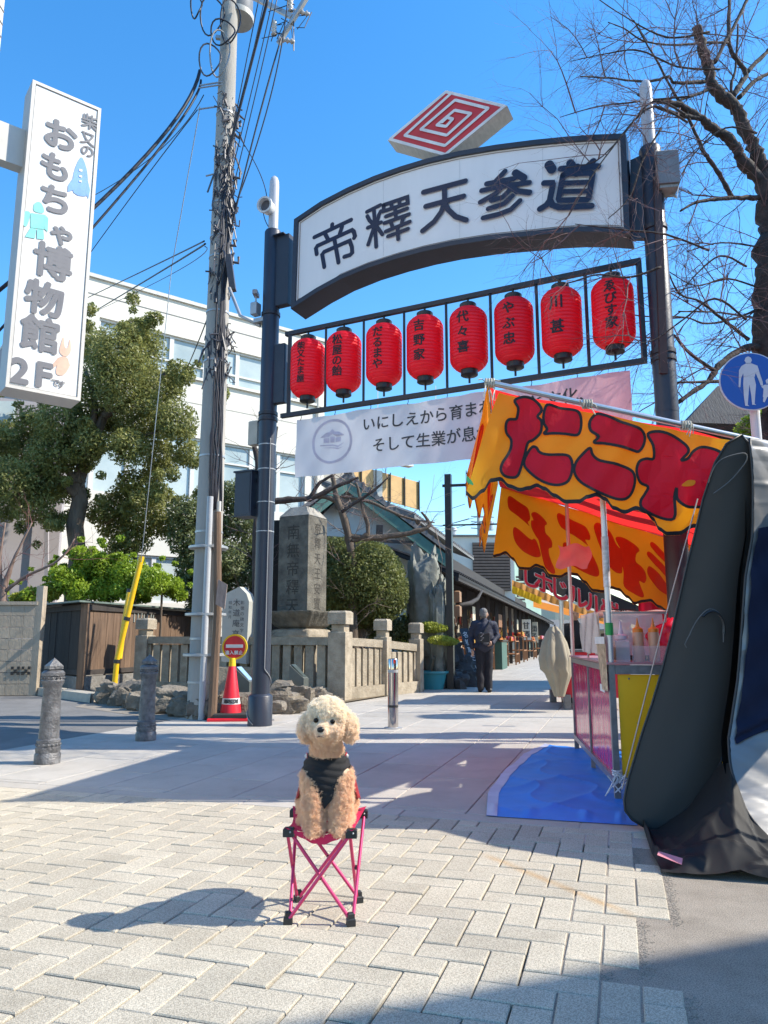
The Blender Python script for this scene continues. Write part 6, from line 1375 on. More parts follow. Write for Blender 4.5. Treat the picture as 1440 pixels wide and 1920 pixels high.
MB().lathe([(.0,-.22),(.19,-.22),(.215,-.19),(.215,.6),(.2,.65),(0,.65)],tuple(tc),26).build('transformer',M('transformer_grey',(.2,.2,.21),.45,.25,6),up_,40)
MB().lathe([(.225,-.25),(.235,-.2),(.235,-.17),(.225,-.16)],tuple(tc),26).build('transformer_rim',M('pale_rim',(.4,.4,.38),.5),up_,40)
MB().bar(P(420,-40,9.6),P(470,-5,9.6),.05).bar(P(405,70,9.6),P(440,75,9.6),.05).build('transformer_arm',galv,up_)
arm1=(P(470,-8,9.4),P(548,32,9.2)); arm2=(P(578,-10,9.1),P(522,82,9.3))
MB().bar(*arm1,.06).bar(*arm2,.055).build('cross_arm',galv,up_)
ins_=M('insulator_porcelain',(.5,.46,.42),.25)
for x,y,ax in ((514,52,(0,0,1)),(538,76,(1,0,-.2)),(566,24,(1,0,-.2)),(545,8,(0,0,1))):
    c_=P(x,y,9.2); mb=MB()
    a=Vector(ax).normalized(); mb.tube([c_+a*(-.11+.02*k) for k in range(12)],[.022 if k%3 else .042 for k in range(12)],10); mb.build('insulator',ins_,up_,True)
mb=MB()
for k in range(14): p0=P(rc_.uniform(500,560),rc_.uniform(0,80),9.2); mb.tube([p0,p0+V(rc_.gauss(0,.1),0,rc_.gauss(0,.12)),p0+V(rc_.gauss(0,.16),0,rc_.gauss(0,.16))],.007,4)
mb.build('jumper_wires',cbk,up_,kind='stuff')
for k,(x,y) in enumerate(((375,160),(372,165),(434,330),(437,420),(372,205),(386,330))): MB().tube([around(P(x,y,9.5).z,-1.8 if x<400 else -1.0,.9),P(x,y,9.45)],.012,5).build('step_bolt',galv,up_)
# braced street lamp arm low on the pole
MB().bar(P(428,480,9.4),P(437,545,9.4),.08,.1).build('arm_bracket',cbg,up_)
WL=[((503,-5,8.6),(468,130,9),(420,318,9.5),.021,'thick black cable dropping from the top edge to the utility pole'),
((486,-5,8.6),(455,150,9),(412,372,9.5),.007,''),((512,-5,8.6),(472,170,9),(414,405,9.5),.007,''),((520,-5,8.6),(476,190,9),(418,430,9.5),.007,''),
((528,70,9),(480,240,9.2),(424,470,9.5),.011,''),((540,-5,8.8),(505,190,9.2),(432,410,9.5),.009,''),((497,-5,8.6),(460,160,9),(425,300,9.5),.006,''),((524,84,9.1),(470,280,9.3),(413,500,9.5),.006,''),
((375,132,9.5),(275,290,9.2),(-20,560,8.5),.024,''),((377,150,9.5),(290,290,9.2),(-20,640,8.5),.016,''),((382,178,9.5),(290,290,11),(160,375,13),.007,''),((370,206,9.5),(275,330,11),(165,480,13),.008,''),
((383,452,9.5),(285,500,13),(150,565,20),.011,''),((383,458,9.5),(300,510,12),(150,600,20),.014,''),((384,462,9.5),(320,515,13),(165,590,20),.006,''),
((416,470,9.5),(395,580,10.5),(336,722,20),.011,''),((452,262,9.4),(485,320,9),(500,368,8.7),.006,''),((500,368,8.7),(494,400,8.7),(508,432,8.7),.006,'')]
WN=['thickest black cable dropping from the top edge to the utility pole','thin wire just left of the thickest cable above the gate post','thin wire just right of the thickest cable','second thin wire right of the thickest cable','black wire hanging from the insulator at the end of the cross arm','rightmost wire falling past the cross arm towards the gate loudspeaker','thin wire close beside the thickest cable on its left','wire from the lowest insulator joining the pole near the bracket',
'thicker of the two black cables sagging left behind the museum sign','second black cable sagging left just below the thicker one','thin upper wire running left from the pole to the museum sign','thin lower wire running left from the pole to the museum sign','upper wire from the middle of the pole to the cream building','double thick lower wire from the middle of the pole to the cream building','faint third wire from the middle of the pole to the cream building','wire dropping from the pole to the white insulator by the evergreen tree','thin wire from the pole down to the loudspeaker on the gate post','short looping wire hanging below the gate loudspeaker']
for i,(a,b,c,r,lb) in enumerate(WL):
    pa,pb_,pc=P(*a),P(*b),P(*c); pts=[]
    for j in range(17):
        t=j/16; pts.append((1-t)**2*pa+2*t*(1-t)*(2*pb_-.5*(pa+pc))+t*t*pc)
    o=MB().tube(pts,r,6).build('overhead_wire',cbk,None,True,org=tuple(pa)); tagd(o,label=WN[i],category='wire')
o=MB().tube([P(375,200,9.6),P(322,500,11.5),P(266,1040,12.6),P(264,1060,12.7)],.007,5).build('guy_wire',galv,None,org=tuple(P(266,1040,12.6))); tagd(o,label='thin steel guy wire running down into the longer yellow guard',category='wire')
ymt=M('guard_yellow',(.80,.48,.01),.45,.08,5)
for pts_,r,lb in (([(214,1292,12.7),(219,1240,12.7),(238,1160,12.7),(252,1100,12.7),(266,1043,12.7)],.05,'long bent yellow plastic guard leaning in front of the wooden shed'),([(224,1235,12.8),(231,1180,12.9),(243,1108,13)],.045,'shorter yellow plastic guard crossing behind the long bent one')):
    pp=[P(*q) for q in pts_]; g=thing('wire_guard',lb,'wire guard',pp[0]); MB().tube(pp,[r*.9]*len(pp) if r>.046 else r,12).build('guard_tube',ymt,g,40)
    for k in ((1,2) if r>.046 else (2,)): c_=pp[k]; d=(pp[k]-pp[k-1]).normalized(); MB().tube([c_-d*.03,c_+d*.03],r*1.06,12).build('black_clip',blackp,g)
# wooden post with tilted board
q=G(406,1348)+V(0,-.25,0); wp=thing('wooden_post','weathered wooden post with a small tilted board between utility pole and traffic cone','post',q)
MB().tube([q,P(408,1150,q.y),P(408,960,q.y)],[.055,.05,.045],8).build('post_shaft',wood,wp); a,b,c_,d=[P(x,y,q.y-.1) for x,y in ((409,1086),(426,1096),(421,1142),(404,1133))]; MB().poly3([a,b,c_,d],(0,.02,0)).build('tilted_board',M('pale_board',(.3,.23,.2),.8,.3,9,stretch=(4,4,1)),wp)
# distant utility pole and wires
for x,Y in ((897,62),(912,66)):
    q=P(x,1010,Y); t=thing('utility_pole','distant utility pole above the louvred house, '+('left one' if x<900 else 'right one with transformer'),'utility pole',(q.x,q.y,0)); MB().tube([V(q.x,q.y,0),P(x,962,Y)],.13,8).build('pole_shaft',concm,t)
    for y in (968,978,990): a=P(x-14,y,Y); b=P(x+14,y+2,Y); MB().bar(a,b,.09).build('cross_arm',galv,t)
    c_=P(x+8,986,Y); MB().lathe([(.25,-.4),(.25,.4)],tuple(c_),12).build('transformer',galv,t)
for k,(a,b) in enumerate((((700,1000,20),(900,968,33)),((700,1010,20),(900,978,33)),((786,960,30),(872,945,30)),((786,985,30),(880,972,31)))):
    o=MB().tube([P(*a),P(*a).lerp(P(*b),.5)-V(0,0,.15),P(*b)],.012,4).build('overhead_wire',cbk,None,org=tuple(P(*a))); tagd(o,label=['upper of two distant wires left of the black street post','lower of two distant wires left of the black street post','distant wire reaching the upper arm of the black street post','lowest distant wire near the louvred house'][k],category='wire')
# ============================================================ TREES
barkm=M('bark_grey_brown',(.13,.10,.075),.95,.35,7,bump=.9,bscale=25,stretch=(2,2,.5)); barkd=M('cherry_bark',(.03,.024,.023),.9,.4,7,bump=.8,bscale=25,col2=(.085,.066,.058)); twm=M('twig_brown',(.13,.085,.085),.85,.3,4); twp=M('twig_pale',(.28,.21,.17),.85,.25,4)
def tree(nm,label,cat,base,trunk,rt,mt=barkm,group=None):
    t=thing(nm,label,cat,base,group); MB().tube(trunk,rt,12).build('trunk',mt,t,True); return t
Yt=16.6; rgt0=random.Random(77)
bs_=V(P(135,1300,Yt).x,Yt,0)
t=tree('evergreen_tree','large evergreen tree with twisting trunk rising above the wooden shed','tree',bs_,[bs_,P(138,1120,Yt),P(146,1040,Yt),P(140,985,Yt),P(150,940,Yt),P(145,905,Yt),P(160,860,Yt),P(195,780,Yt),P(225,700,Yt)],[.22,.2,.18,.19,.18,.16,.14,.10,.05])
mb=MB()
for pts_ in ([(148,905),(152,890),(158,903),(150,918)],[(145,905),(110,860),(80,830)],[(160,860),(200,840),(260,820),(330,800)],[(165,840),(180,760),(160,690)],[(195,780),(260,740),(310,700)],[(145,930),(110,900),(60,880),(20,870)]):
    mb.tube([P(x,y,Yt-.1) for x,y in pts_],[.1,.07,.04,.02][:len(pts_)],7)
mb.build('limb',barkm,t,True,kind='stuff')
cl=[(215,665,62),(270,650,48),(175,655,45),(240,720,70),(180,740,60),(300,730,55),(330,790,45),(270,800,60),(200,800,48),(340,700,30),(265,612,20),(238,625,25),(350,850,32),(300,860,42),(240,840,42),(290,925,25),
    (60,800,48),(110,795,48),(160,800,40),(40,850,50),(100,855,55),(150,850,42),(20,900,50),(80,910,50),(120,920,30),(170,830,35),(0,820,40),(10,950,35),(60,950,40),(95,975,25),(-30,880,60)]
cl+=[(x+rgt0.gauss(0,1)*r,y+rgt0.gauss(0,1)*r,rgt0.uniform(9,17)) for x,y,r in cl for _ in range(4)]
foliage('crown',t,[P(x,y,Yt+((i*37)%11-5)*.16) for i,(x,y,r) in enumerate(cl)],[r/1400*Yt*.86 for *_,r in cl],95000,.042,ogn,7,.95,.35,.35)
# bright shrub
Ys=15.6; t=thing('bright_shrub','bright yellow green shrub spilling over the shed roof','shrub',V(P(200,1200,Ys).x,Ys,0))
cl=[(60,1118,22),(95,1108,24),(30,1122,14),(130,1090,32),(165,1075,38),(205,1070,40),(245,1078,40),(285,1090,36),(320,1100,28),(200,1105,35),(150,1110,30),(265,1115,25),(150,1040,22),(180,1050,25),(110,1075,20),(335,1115,18),(220,1050,18),(235,1105,28)]
cl+=[(x+rgt0.gauss(0,.9)*r,y-abs(rgt0.gauss(0,.9))*r,rgt0.uniform(5,9)) for x,y,r in cl for _ in range(4)]
foliage('foliage',t,[P(x,y,Ys+((i*5)%7-3)*.12) for i,(x,y,r) in enumerate(cl)],[r/1400*Ys*.85 for *_,r in cl],38000,.038,bgn,8,.8,.3,.5)
cs=[(60,1118,20),(35,1124,14),(90,1112,18)]; foliage('yellow_foliage',t,[P(x,y,Ys-.3) for x,y,r in cs],[r/1400*Ys for *_,r in cs],3000,.045,lgn,9,.8,.3,.5)
mb=MB(); 
for x in (150,200,250,300): mb.tube([V(P(x,1200,Ys).x,Ys,0),P(x+5,1080,Ys)],.025,5)
mb.build('stems',barkm,t,kind='stuff')
# slim trees between tree and pole
for i,(bx,cl,n_,mt,lb,Y) in enumerate(((250,[(250,905,28),(290,890,22),(230,940,32),(270,960,38),(300,930,25),(215,985,30),(255,1010,30),(190,960,25),(310,985,28),(225,1030,24)],11000,ogn,'loose olive leaved young tree in front of the lower windows of the cream building',17.4),
     (395,[(350,960,32),(395,935,32),(440,930,32),(355,1010,36),(400,990,36),(450,980,34),(370,1060,38),(420,1050,36),(465,1030,28),(400,1100,32),(350,1095,26),(450,1080,30),(370,1130,22)],20000,dgn,'dark broadleaf tree behind the utility pole and the gate post',17.0))):
    b_=V(P(bx,1250,Y).x,Y,0); t=tree('broadleaf_tree',lb,'tree',b_,[b_,P(bx,1080,Y),P(bx+8,980,Y)],[.08,.06,.03])
    foliage('crown',t,[P(x,y,Y+((k*5)%7-3)*.14) for k,(x,y,r) in enumerate(cl)],[r/1400*Y*1.05 for *_,r in cl],n_,.05,mt,20+i,.9,.35,.3)
# clipped round bush
Yb=15.0; c_=P(678,1095,Yb); rb_=82/1400*Yb; t=thing('round_bush','large clipped round evergreen bush between the stone monument and the storehouse','bush',V(c_.x,Yb,0))
MB().tube([V(c_.x,Yb,0),c_],.08,7).build('stem',barkm,t)
cs=[c_,c_+V(.12,0,-.1),c_+V(-.15,-.05,-.05),P(650,1050,Yb),P(700,1060,Yb),P(610,1080,Yb),P(730,1120,Yb),P(625,1035,Yb),P(640,1130,Yb),P(700,1140,Yb)]
foliage('foliage',t,cs,[rb_*.95,rb_*.85,rb_*.85,.45,.45,.45,.36,.3,.4,.35],52000,.032,mgn,30,.97,.8,.3)
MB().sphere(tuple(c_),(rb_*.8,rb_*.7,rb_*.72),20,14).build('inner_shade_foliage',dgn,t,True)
# low hedge + undergrowth
t=thing('low_hedge','low dark undergrowth behind the stone fence below the round bush','hedge',V(P(690,1250,14.8).x,15.5,0)); foliage('foliage',t,[P(620+20*k,1180,15.6) for k in range(9)],[.35]*9,6000,.04,dgn,33,.8,.4)
# bare trees
rgt=random.Random(21)
def bare(label,base,limbs,depth,r,mt,length,seed,kid=(3,5),spread=.75,up=.12,tw=None,name='bare_tree'):
    rg=random.Random(seed); t=thing(name,label,'tree',base); mb=MB()
    for pts_,rr_ in limbs:
        P3=[];R3=[];n_=len(pts_)
        for i in range(n_-1):
            p0=pts_[max(0,i-1)];p1=pts_[i];p2=pts_[i+1];p3=pts_[min(n_-1,i+2)]
            for q in range(5):
                u=q/5; c=.5*((2*p1)+(-p0+p2)*u+(2*p0-5*p1+4*p2-p3)*u*u+(-p0+3*p1-3*p2+p3)*u**3); rr=rr_[i]+(rr_[i+1]-rr_[i])*u
                P3.append(c+V(rg.gauss(0,1),rg.gauss(0,1),rg.gauss(0,1))*rr*.13); R3.append(rr*rg.uniform(.86,1.16))
        P3.append(pts_[-1]); R3.append(rr_[-1]); mb.tube(P3,R3,10)
    mb.build('trunk',mt,t,True); tm_=MB()
    for pts_,rr_ in limbs:
        for k in range(1,len(pts_)):
            L_=(pts_[k]-pts_[k-1]).length; n_=max(1,int(L_/.22))
            for j in range(n_):
                q=pts_[k-1].lerp(pts_[k],(j+rg.random())/n_); d=(pts_[k]-pts_[k-1]).normalized(); s=V(rg.gauss(0,1),rg.gauss(0,1),rg.gauss(0,1)); s=(s-d*s.dot(d)).normalized()
                branches(tm_,q,d*.6+s,length*rg.uniform(.5,1.25),r*rg.uniform(.5,1.0),depth,rg,spread,kid,up,5,4)
    tm_.build('twigs',tw or twm,t,kind='stuff'); return t
Yb2=14.4
bare('bare tree with pale crooked limbs between the monument and the storehouse',V(P(655,1200,Yb2).x,Yb2,0),
 [([V(P(662,1200,Yb2).x,Yb2,0),P(660,1060,Yb2),P(652,1000,Yb2),P(632,935,Yb2),P(622,890,Yb2)],[.1,.09,.08,.06,.04]),([P(655,1015,Yb2),P(690,1000,Yb2),P(680,950,Yb2),P(668,905,Yb2)],[.05,.05,.04,.02]),
  ([P(650,1005,Yb2),P(700,1008,Yb2),P(770,998,Yb2),P(805,985,Yb2),P(790,960,Yb2)],[.06,.06,.05,.04,.02]),([P(632,940,Yb2),P(600,930,Yb2),P(560,938,Yb2)],[.05,.05,.04]),([P(640,930,Yb2),P(690,940,Yb2),P(760,970,Yb2),P(815,980,Yb2)],[.03,.03,.025,.015])],2,.012,barkm,.75,5,(3,4),.7,.15,twp)
Y3=13.4
bare('dark bare branch reaching over the top of the stone monument',V(P(480,1100,Y3).x,Y3,0),
 [([V(P(482,1200,Y3).x,Y3,0),P(482,1000,Y3),P(486,900,Y3),P(476,830,Y3)],[.09,.08,.06,.04]),([P(484,950,Y3),P(530,938,Y3),P(580,935,Y3),P(625,915,Y3),P(660,900,Y3),P(672,895,Y3)],[.06,.06,.05,.04,.03,.015]),([P(580,935,Y3),P(600,905,Y3),P(625,890,Y3)],[.04,.03,.02]),([P(486,900,Y3),P(510,850,Y3),P(520,800,Y3)],[.04,.03,.02]),([P(640,960,Y3),P(700,920,Y3),P(730,893,Y3)],[.03,.025,.012])],2,.011,barkd,.7,9,(3,4),.7,.2,twm)
Y4=14.6
bare('bare reddish sapling by the block wall at the left edge',V(P(5,1150,Y4).x,Y4,0),
 [([V(P(0,1300,Y4).x,Y4,0),P(4,1150,Y4),P(8,1100,Y4),P(30,1040,Y4),P(60,980,Y4)],[.12,.09,.06,.03,.015]),([P(8,1110,Y4),P(50,1080,Y4),P(110,1050,Y4),P(140,1010,Y4)],[.04,.03,.02,.01]),([P(6,1120,Y4),P(0,1050,Y4),P(10,980,Y4)],[.04,.03,.015])],2,.009,M('bark_pinkish',(.22,.15,.12),.9,.3,6),.7,12,(3,4),.7,.3,M('twig_red',(.22,.09,.08),.85,.3,4))
# cherry tree on the right
ZB=lambda pts: [(1140+a*.2083,b*.2083) for a,b in pts]; ZC=lambda pts:[(1200+a*.2188,400+b*.2188) for a,b in pts]
def cy(x): return 6.75+ (x-1140)/300*.85
def limb(pts,r0,r1): 
    n_=len(pts); return ([P(x,y,cy(x)) for x,y in pts],[ (r0+(r1-r0)*i/(n_-1))*.2083/1400*8.2 for i in range(n_)])
tb0=V(P(1475,900,7.7).x,7.7,0)
limbs=[([tb0,P(1475,860,7.7),P(1462,760,7.65),P(1453,650,7.6),P(1450,560,7.6),P(1452,470,7.6),P(1448,400,7.6),P(1436,320,7.55)],[.25,.23,.22,.20,.19,.18,.16,.10]),
 limb(ZB([(1430,1560),(1350,1400),(1290,1290),(1200,1080),(1130,950),(1020,860),(930,730),(900,600),(860,480),(820,330),(790,235)]),62,36),
 limb(ZB([(1400,1700),(1310,1560),(1200,1440),(1150,1330),(1080,1240),(950,1160),(840,1070),(700,980),(560,920),(420,910),(270,850)]),62,12),
 limb(ZB([(840,1070),(680,1040),(480,980),(380,950)]),22,8),limb(ZB([(920,800),(800,850),(650,900),(500,990)]),15,7),
 limb(ZB([(880,735),(700,745),(590,740),(540,690),(400,730),(200,725),(0,700),(-250,690)]),17,5),limb(ZB([(1080,385),(900,385),(700,400),(500,400),(300,360),(150,260),(0,200)]),12,4),
 limb(ZB([(1120,870),(1200,740),(1240,660),(1130,500),(1090,380),(1090,100),(1100,-40)]),26,14),limb(ZB([(1240,660),(1400,500),(1460,430)]),20,16),
 limb(ZB([(960,560),(1060,370),(1200,110),(1260,-30)]),20,14),limb(ZB([(1120,1780),(1020,1600),(920,1450),(850,1340),(740,1100),(700,980),(600,850),(470,600),(340,380),(230,180)]),22,5),
 limb(ZB([(1180,880),(1300,750),(1460,650)]),20,16),limb(ZB([(1130,960),(1110,760),(1150,600),(1170,220)]),16,8),limb(ZB([(1440,1780),(1200,1780),(1000,1790),(800,1820),(650,1900)]),26,8),
 limb(ZC([(1090,1150),(900,1160),(700,1280),(600,1420),(500,1500),(330,1620)]),34,16),limb(ZC([(930,1080),(700,900),(520,760),(340,690),(250,520)]),16,6),limb(ZC([(640,1350),(430,1200),(290,1040)]),18,9),
 limb(ZC([(1000,900),(680,850),(330,840)]),10,6),limb(ZC([(700,1440),(320,1450)]),15,9),limb(ZC([(1090,770),(870,880),(580,945),(380,890),(0,880),(-150,820)]),12,4),limb(ZC([(1080,660),(750,560),(480,620),(250,500)]),9,4),limb(ZC([(1080,300),(700,250),(400,330)]),9,4)]
def dl(pts,Y): return ([P(x,y,Y) for x,y in pts],[.012*(1-.7*i/(len(pts)-1)) for i in range(len(pts))])
limbs+=[dl([(1290,230),(1230,200),(1190,225),(1150,275),(1110,330),(1068,402)],6.5),dl([(1285,215),(1225,190),(1170,250),(1120,300),(1060,315)],6.6),dl([(1240,240),(1205,300),(1180,370),(1140,410)],6.5),dl([(1330,470),(1250,440),(1180,432),(1120,425),(1078,420)],6.4),dl([(1300,180),(1200,190),(1120,200),(1050,220)],6.8),
 dl([(1330,60),(1250,70),(1170,30),(1110,-10)],6.9),dl([(1350,130),(1270,125),(1200,95),(1140,100),(1070,115)],6.9),dl([(1400,600),(1340,560),(1280,600),(1220,640),(1160,640)],6.5),dl([(1400,500),(1350,480),(1300,520),(1270,560)],6.8),dl([(1420,250),(1360,240),(1300,290),(1275,340)],7.0),dl([(1240,500),(1180,520),(1120,515),(1050,530),(1010,475)],6.5)]
bare('bare cherry tree with dark gnarled limbs at the right edge reaching over the gate',tb0,limbs,2,.0088,barkd,.9,31,(5,7),.7,-.05,M('twig_purple_brown',(.16,.10,.10),.85,.35,4),'cherry_tree')
# green leaves low behind the tent
q=P(1425,790,9.5); t=thing('garden_shrub','sunlit green leaves behind the tent at the right edge','shrub',V(q.x,9.5,0)); foliage('foliage',t,[P(1430,800,9.5),P(1410,805,9.6),P(1460,790,9.6)],[.25,.2,.3],3500,.04,bgn,50,.8,.3); MB().tube([V(q.x,9.5,0),q],.03,5).build('stem',barkd,t)
# dark house roof on the right
hr=thing('tiled_house','dark roofed house half hidden by the cherry twigs on the right','house',P(1360,1200,15))
a,b,c_,d=P(1290,790,14.2),P(1345,722,14.6),P(1560,700,16),P(1560,860,14.5)
MB().poly3([P(1285,792,14),P(1345,724,14.6),P(1560,690,15),P(1560,800,14)],(.3,2.5,0)).build('roof',M('old_dark_tile',(.05,.05,.052),.8,.4,5,bump=.6,bscale=6,stretch=(6,1,1)),hr)
MB().hexa([V(a.x+.4,14.6,0),V(d.x,14.6,0),V(d.x,18,0),V(a.x+.4,18,0)],[V(a.x+.4,14.6,a.z-.1),V(d.x,14.6,a.z-.1),V(d.x,18,a.z-.1),V(a.x+.4,18,a.z-.1)]).build('wall',dark,hr)
# building outside the picture on the right, whose shade falls across the foreground
nb_=thing('neighbouring_building','plain rendered building just outside the right side of the picture','building',(9,1,0))
pts_=[V(6.35,1.27,0),V(17,5.35,0),V(19,-4,0),V(7.4,-7,0)]; MB().poly3(pts_,(0,0,7)).build('wall',crw,nb_); MB().poly3([p_+V(0,0,7.003) for p_ in pts_],(0,0,.04)).build('roof',tile_,nb_)
# ============================================================ ROAD SIGN
c_=P(1408,715,6.3); rs=thing('pedestrian_sign','round blue road sign with white man and child on a white post, right edge','road sign',V(c_.x+.03,6.36,0))
tx=V(1,-.12,0).normalized(); nrm=V(-.12,-1,0).normalized(); R_=60/1400*6.3*.985
bl_=M('sign_blue',(.010,.09,.42),.35,.05,3); wh2=M('sign_white',(.62,.62,.66),.4)
disc(R_,0,'sign_rim',wh2,rs,c_,48,.012); disc(R_*.965,.003,'sign_disc',bl_,rs,c_,48,.002)
k6=lambda pts:[(1200+a*.2188,400+b*.2188) for a,b in pts]
def onsign(polys,nm):
    mb=MB()
    for i,pl_ in enumerate(polys):
        mb.add([ (lambda q: V(q.x,c_.y-(q.x-c_.x)*.12-.006-.0005*i,q.z))(P(x,y,6.3)) for x,y in k6(pl_)],[tuple(range(len(pl_)))])
    mb.build(nm,wh2,rs)
onsign([[(895,1262),(905,1235),(925,1228),(945,1238),(955,1262),(945,1285),(908,1285)],[(905,1288),(950,1288),(1000,1310),(1015,1360),(985,1375),(975,1410),(988,1470),(885,1470),(888,1400),(885,1370),(850,1345),(870,1308)],
 [(850,1345),(885,1370),(868,1410),(862,1490),(848,1485)],[(985,1370),(1012,1355),(1042,1450),(1045,1482),(1028,1482)],[(885,1468),(935,1470),(932,1500),(922,1640),(935,1652),(902,1650),(890,1560)],[(935,1470),(988,1468),(982,1560),(978,1635),(992,1645),(958,1642),(950,1560)]],'man_symbol')
onsign([[(1066,1440),(1080,1425),(1105,1430),(1110,1455),(1095,1470),(1072,1465)],[(1060,1475),(1120,1475),(1130,1580),(1045,1580),(1050,1510),(1030,1490)],[(1050,1578),(1080,1578),(1060,1625),(1045,1620)],[(1090,1578),(1125,1578),(1120,1640),(1095,1640)]],'child_symbol')
MB().tube([V(c_.x+.06,6.4,0),V(c_.x+.06,6.4,c_.z+.2)],.042,14).build('sign_post',M('post_white',(.66,.63,.62),.4,.06,4),rs,40)
# ============================================================ FIGURES
def blob(prims,vox=.01,smooth=6):
    mb=MB()
    for pr in prims:
        if pr[0]=='cap':
            _,a,b,ra,rb=pr; a,b=Vector(a),Vector(b); d=(b-a).normalized(); pts=[];rad=[]
            for k in range(6): t=math.pi/2*k/5; pts.append(a-d*ra*math.cos(t)); rad.append(max(.001,ra*math.sin(t)))
            for k in range(6): t=math.pi/2*k/5; pts.append(b+d*rb*math.sin(t)); rad.append(max(.001,rb*math.cos(t)))
            mb.tube(pts,rad,16)
        else: mb.sphere(pr[1],pr[2],20,14)
    me=mb.mesh('tmp',[]) if False else None
    m0=bpy.data.meshes.new('tmp'); m0.from_pydata(mb.v,[],mb.f); o=bpy.data.objects.new('tmp',m0); COL.objects.link(o)
    r=o.modifiers.new('r','REMESH'); r.mode='VOXEL'; r.voxel_size=vox
    s=o.modifiers.new('s','SMOOTH'); s.iterations=smooth; s.factor=.6
    dg=bpy.context.evaluated_depsgraph_get(); out=bpy.data.meshes.new_from_object(o.evaluated_get(dg)); bpy.data.objects.remove(o); bpy.data.meshes.remove(m0)
    out.polygons.foreach_set('use_smooth',[True]*len(out.polygons)); return out
def figpart(nm,me,mt,par,noise=0,ns=20,org=None):
    from mathutils import noise as NZ
    o=root_loc(par)
    for v in me.vertices:
        c=v.co.copy()
        if noise: v.co+=v.normal*NZ.noise(c*ns)*noise
        v.co-=o
    me.materials.clear(); me.materials.append(mt); me.update(); ob=bpy.data.objects.new(nm,me); COL.objects.link(ob); ob.parent=par; return ob
skin=M('skin',(.45,.27,.19),.5,.1,8); nvy=M('jacket_navy',(.022,.026,.048),.75,.3,9,bump=.2,bscale=30); trs=M('trousers_dark',(.012,.013,.02),.85,.3,9); hairg=M('hair_grey',(.08,.075,.072),.85,.5,60,col2=(.28,.27,.26)); shoe=M('shoe_black',(.015,.012,.012),.4)
g=G(910,1298); h_=P(912,1140,g.y).z; s=h_/1.70
man=thing('person','grey haired man in dark navy jacket and trousers walking away up the street','person',g)
def mp_(x,y,z): return g+V(x*s,y*s,z*s)
figpart('body',blob([('ell',mp_(.01,.0,1.58),(.078*s,.095*s,.11*s)),('cap',mp_(.0,.0,1.38),mp_(.0,.0,1.5),.055*s,.052*s),('ell',mp_(.06,.07,1.55),(.02*s,.03*s,.04*s)),('cap',mp_(0,0.02,.95),mp_(0,0.02,1.3),.09*s,.09*s),('cap',mp_(-.085,0,.9),mp_(-.095,0,.12),.05*s,.032*s),('cap',mp_(.08,0,.9),mp_(.08,.0,.12),.05*s,.032*s),('cap',mp_(-.19,.0,1.34),mp_(-.27,.04,1.1),.04*s,.033*s),('cap',mp_(-.27,.04,1.1),mp_(-.255,-.03,.86),.032*s,.028*s),('cap',mp_(.19,0,1.34),mp_(.28,.03,1.12),.04*s,.033*s),('cap',mp_(.28,.03,1.12),mp_(.14,-.15,1.0),.032*s,.028*s)]),skin,man)
hair=figpart('hair',blob([('ell',mp_(-.005,-.015,1.615),(.084*s,.096*s,.088*s)),('ell',mp_(-.012,-.048,1.565),(.074*s,.06*s,.085*s))],.01,3),hairg,man,.006,60)
for sx in (-1,1): figpart('ear',blob([('ell',mp_(.01+.083*sx,.02,1.56),(.014*s,.02*s,.032*s))],.006,2),skin,man)
figpart('jacket',blob([('ell',mp_(0,0,1.18),(.205*s,.135*s,.28*s)),('cap',mp_(-.15,0,1.36),mp_(.15,0,1.36),.085*s,.085*s),('ell',mp_(0,0,.93),(.20*s,.14*s,.16*s)),('cap',mp_(0,-.01,1.38),mp_(0,-.01,1.435),.10*s,.078*s),
  ('cap',mp_(-.20,0,1.36),mp_(-.27,.04,1.1),.078*s,.065*s),('cap',mp_(-.27,.04,1.1),mp_(-.255,-.03,.90),.062*s,.05*s),('cap',mp_(.20,0,1.36),mp_(.28,.03,1.12),.078*s,.068*s),('cap',mp_(.28,.03,1.12),mp_(.16,-.14,1.0),.062*s,.05*s)],.014,5),nvy,man,.03,9)
figpart('trousers',blob([('cap',mp_(-.085,0,.88),mp_(-.09,.03,.48),.105*s,.085*s),('cap',mp_(-.09,.03,.48),mp_(-.095,-.02,.10),.083*s,.075*s),('cap',mp_(.08,0,.88),mp_(.085,.04,.48),.105*s,.085*s),('cap',mp_(.085,.04,.48),mp_(.075,.0,.09),.083*s,.075*s)],.012,3),trs,man,.015,10)
for x,y,hd in ((-.10,.06,0),(.08,-.03,.1)): figpart('shoe',blob([('cap',mp_(x,y-.05,.045),mp_(x+.02,y+.13,.04),.05*s,.042*s)],.01,2),shoe,man)
def hand(c,d,par,s_,mt=skin):
    prim=[('ell',c,(.03*s_,.022*s_,.045*s_))]
    for k in range(4): a=Vector(c)+V((k-1.5)*.013*s_,0,-.04*s_); prim.append(('cap',a,a+Vector(d)*(.055-.004*abs(k-1.4))*s_,.008*s_,.006*s_))
    prim.append(('cap',Vector(c)+V(.02*s_,0,0),Vector(c)+V(.035*s_,.01*s_,-.04*s_),.009*s_,.007*s_)); figpart('hand',blob(prim,.006,2),mt,par)
hand(mp_(-.25,-.05,.81),(0,.2,-1),man,s); hand(mp_(.10,-.17,.985),(-.8,0,-.4),man,s)
bg_=thing('shoulder_bag','small black bag with pale markings held behind the man\'s back','bag',mp_(.0,-.2,1.05)); MB().box(tuple(mp_(-.02,-.19,1.10)),(.22*s,.09*s,.20*s),-.25,bev=.02).build('bag_body',M('bag_black',(.02,.018,.02),.5,.3,20),bg_)
mb=MB(); 
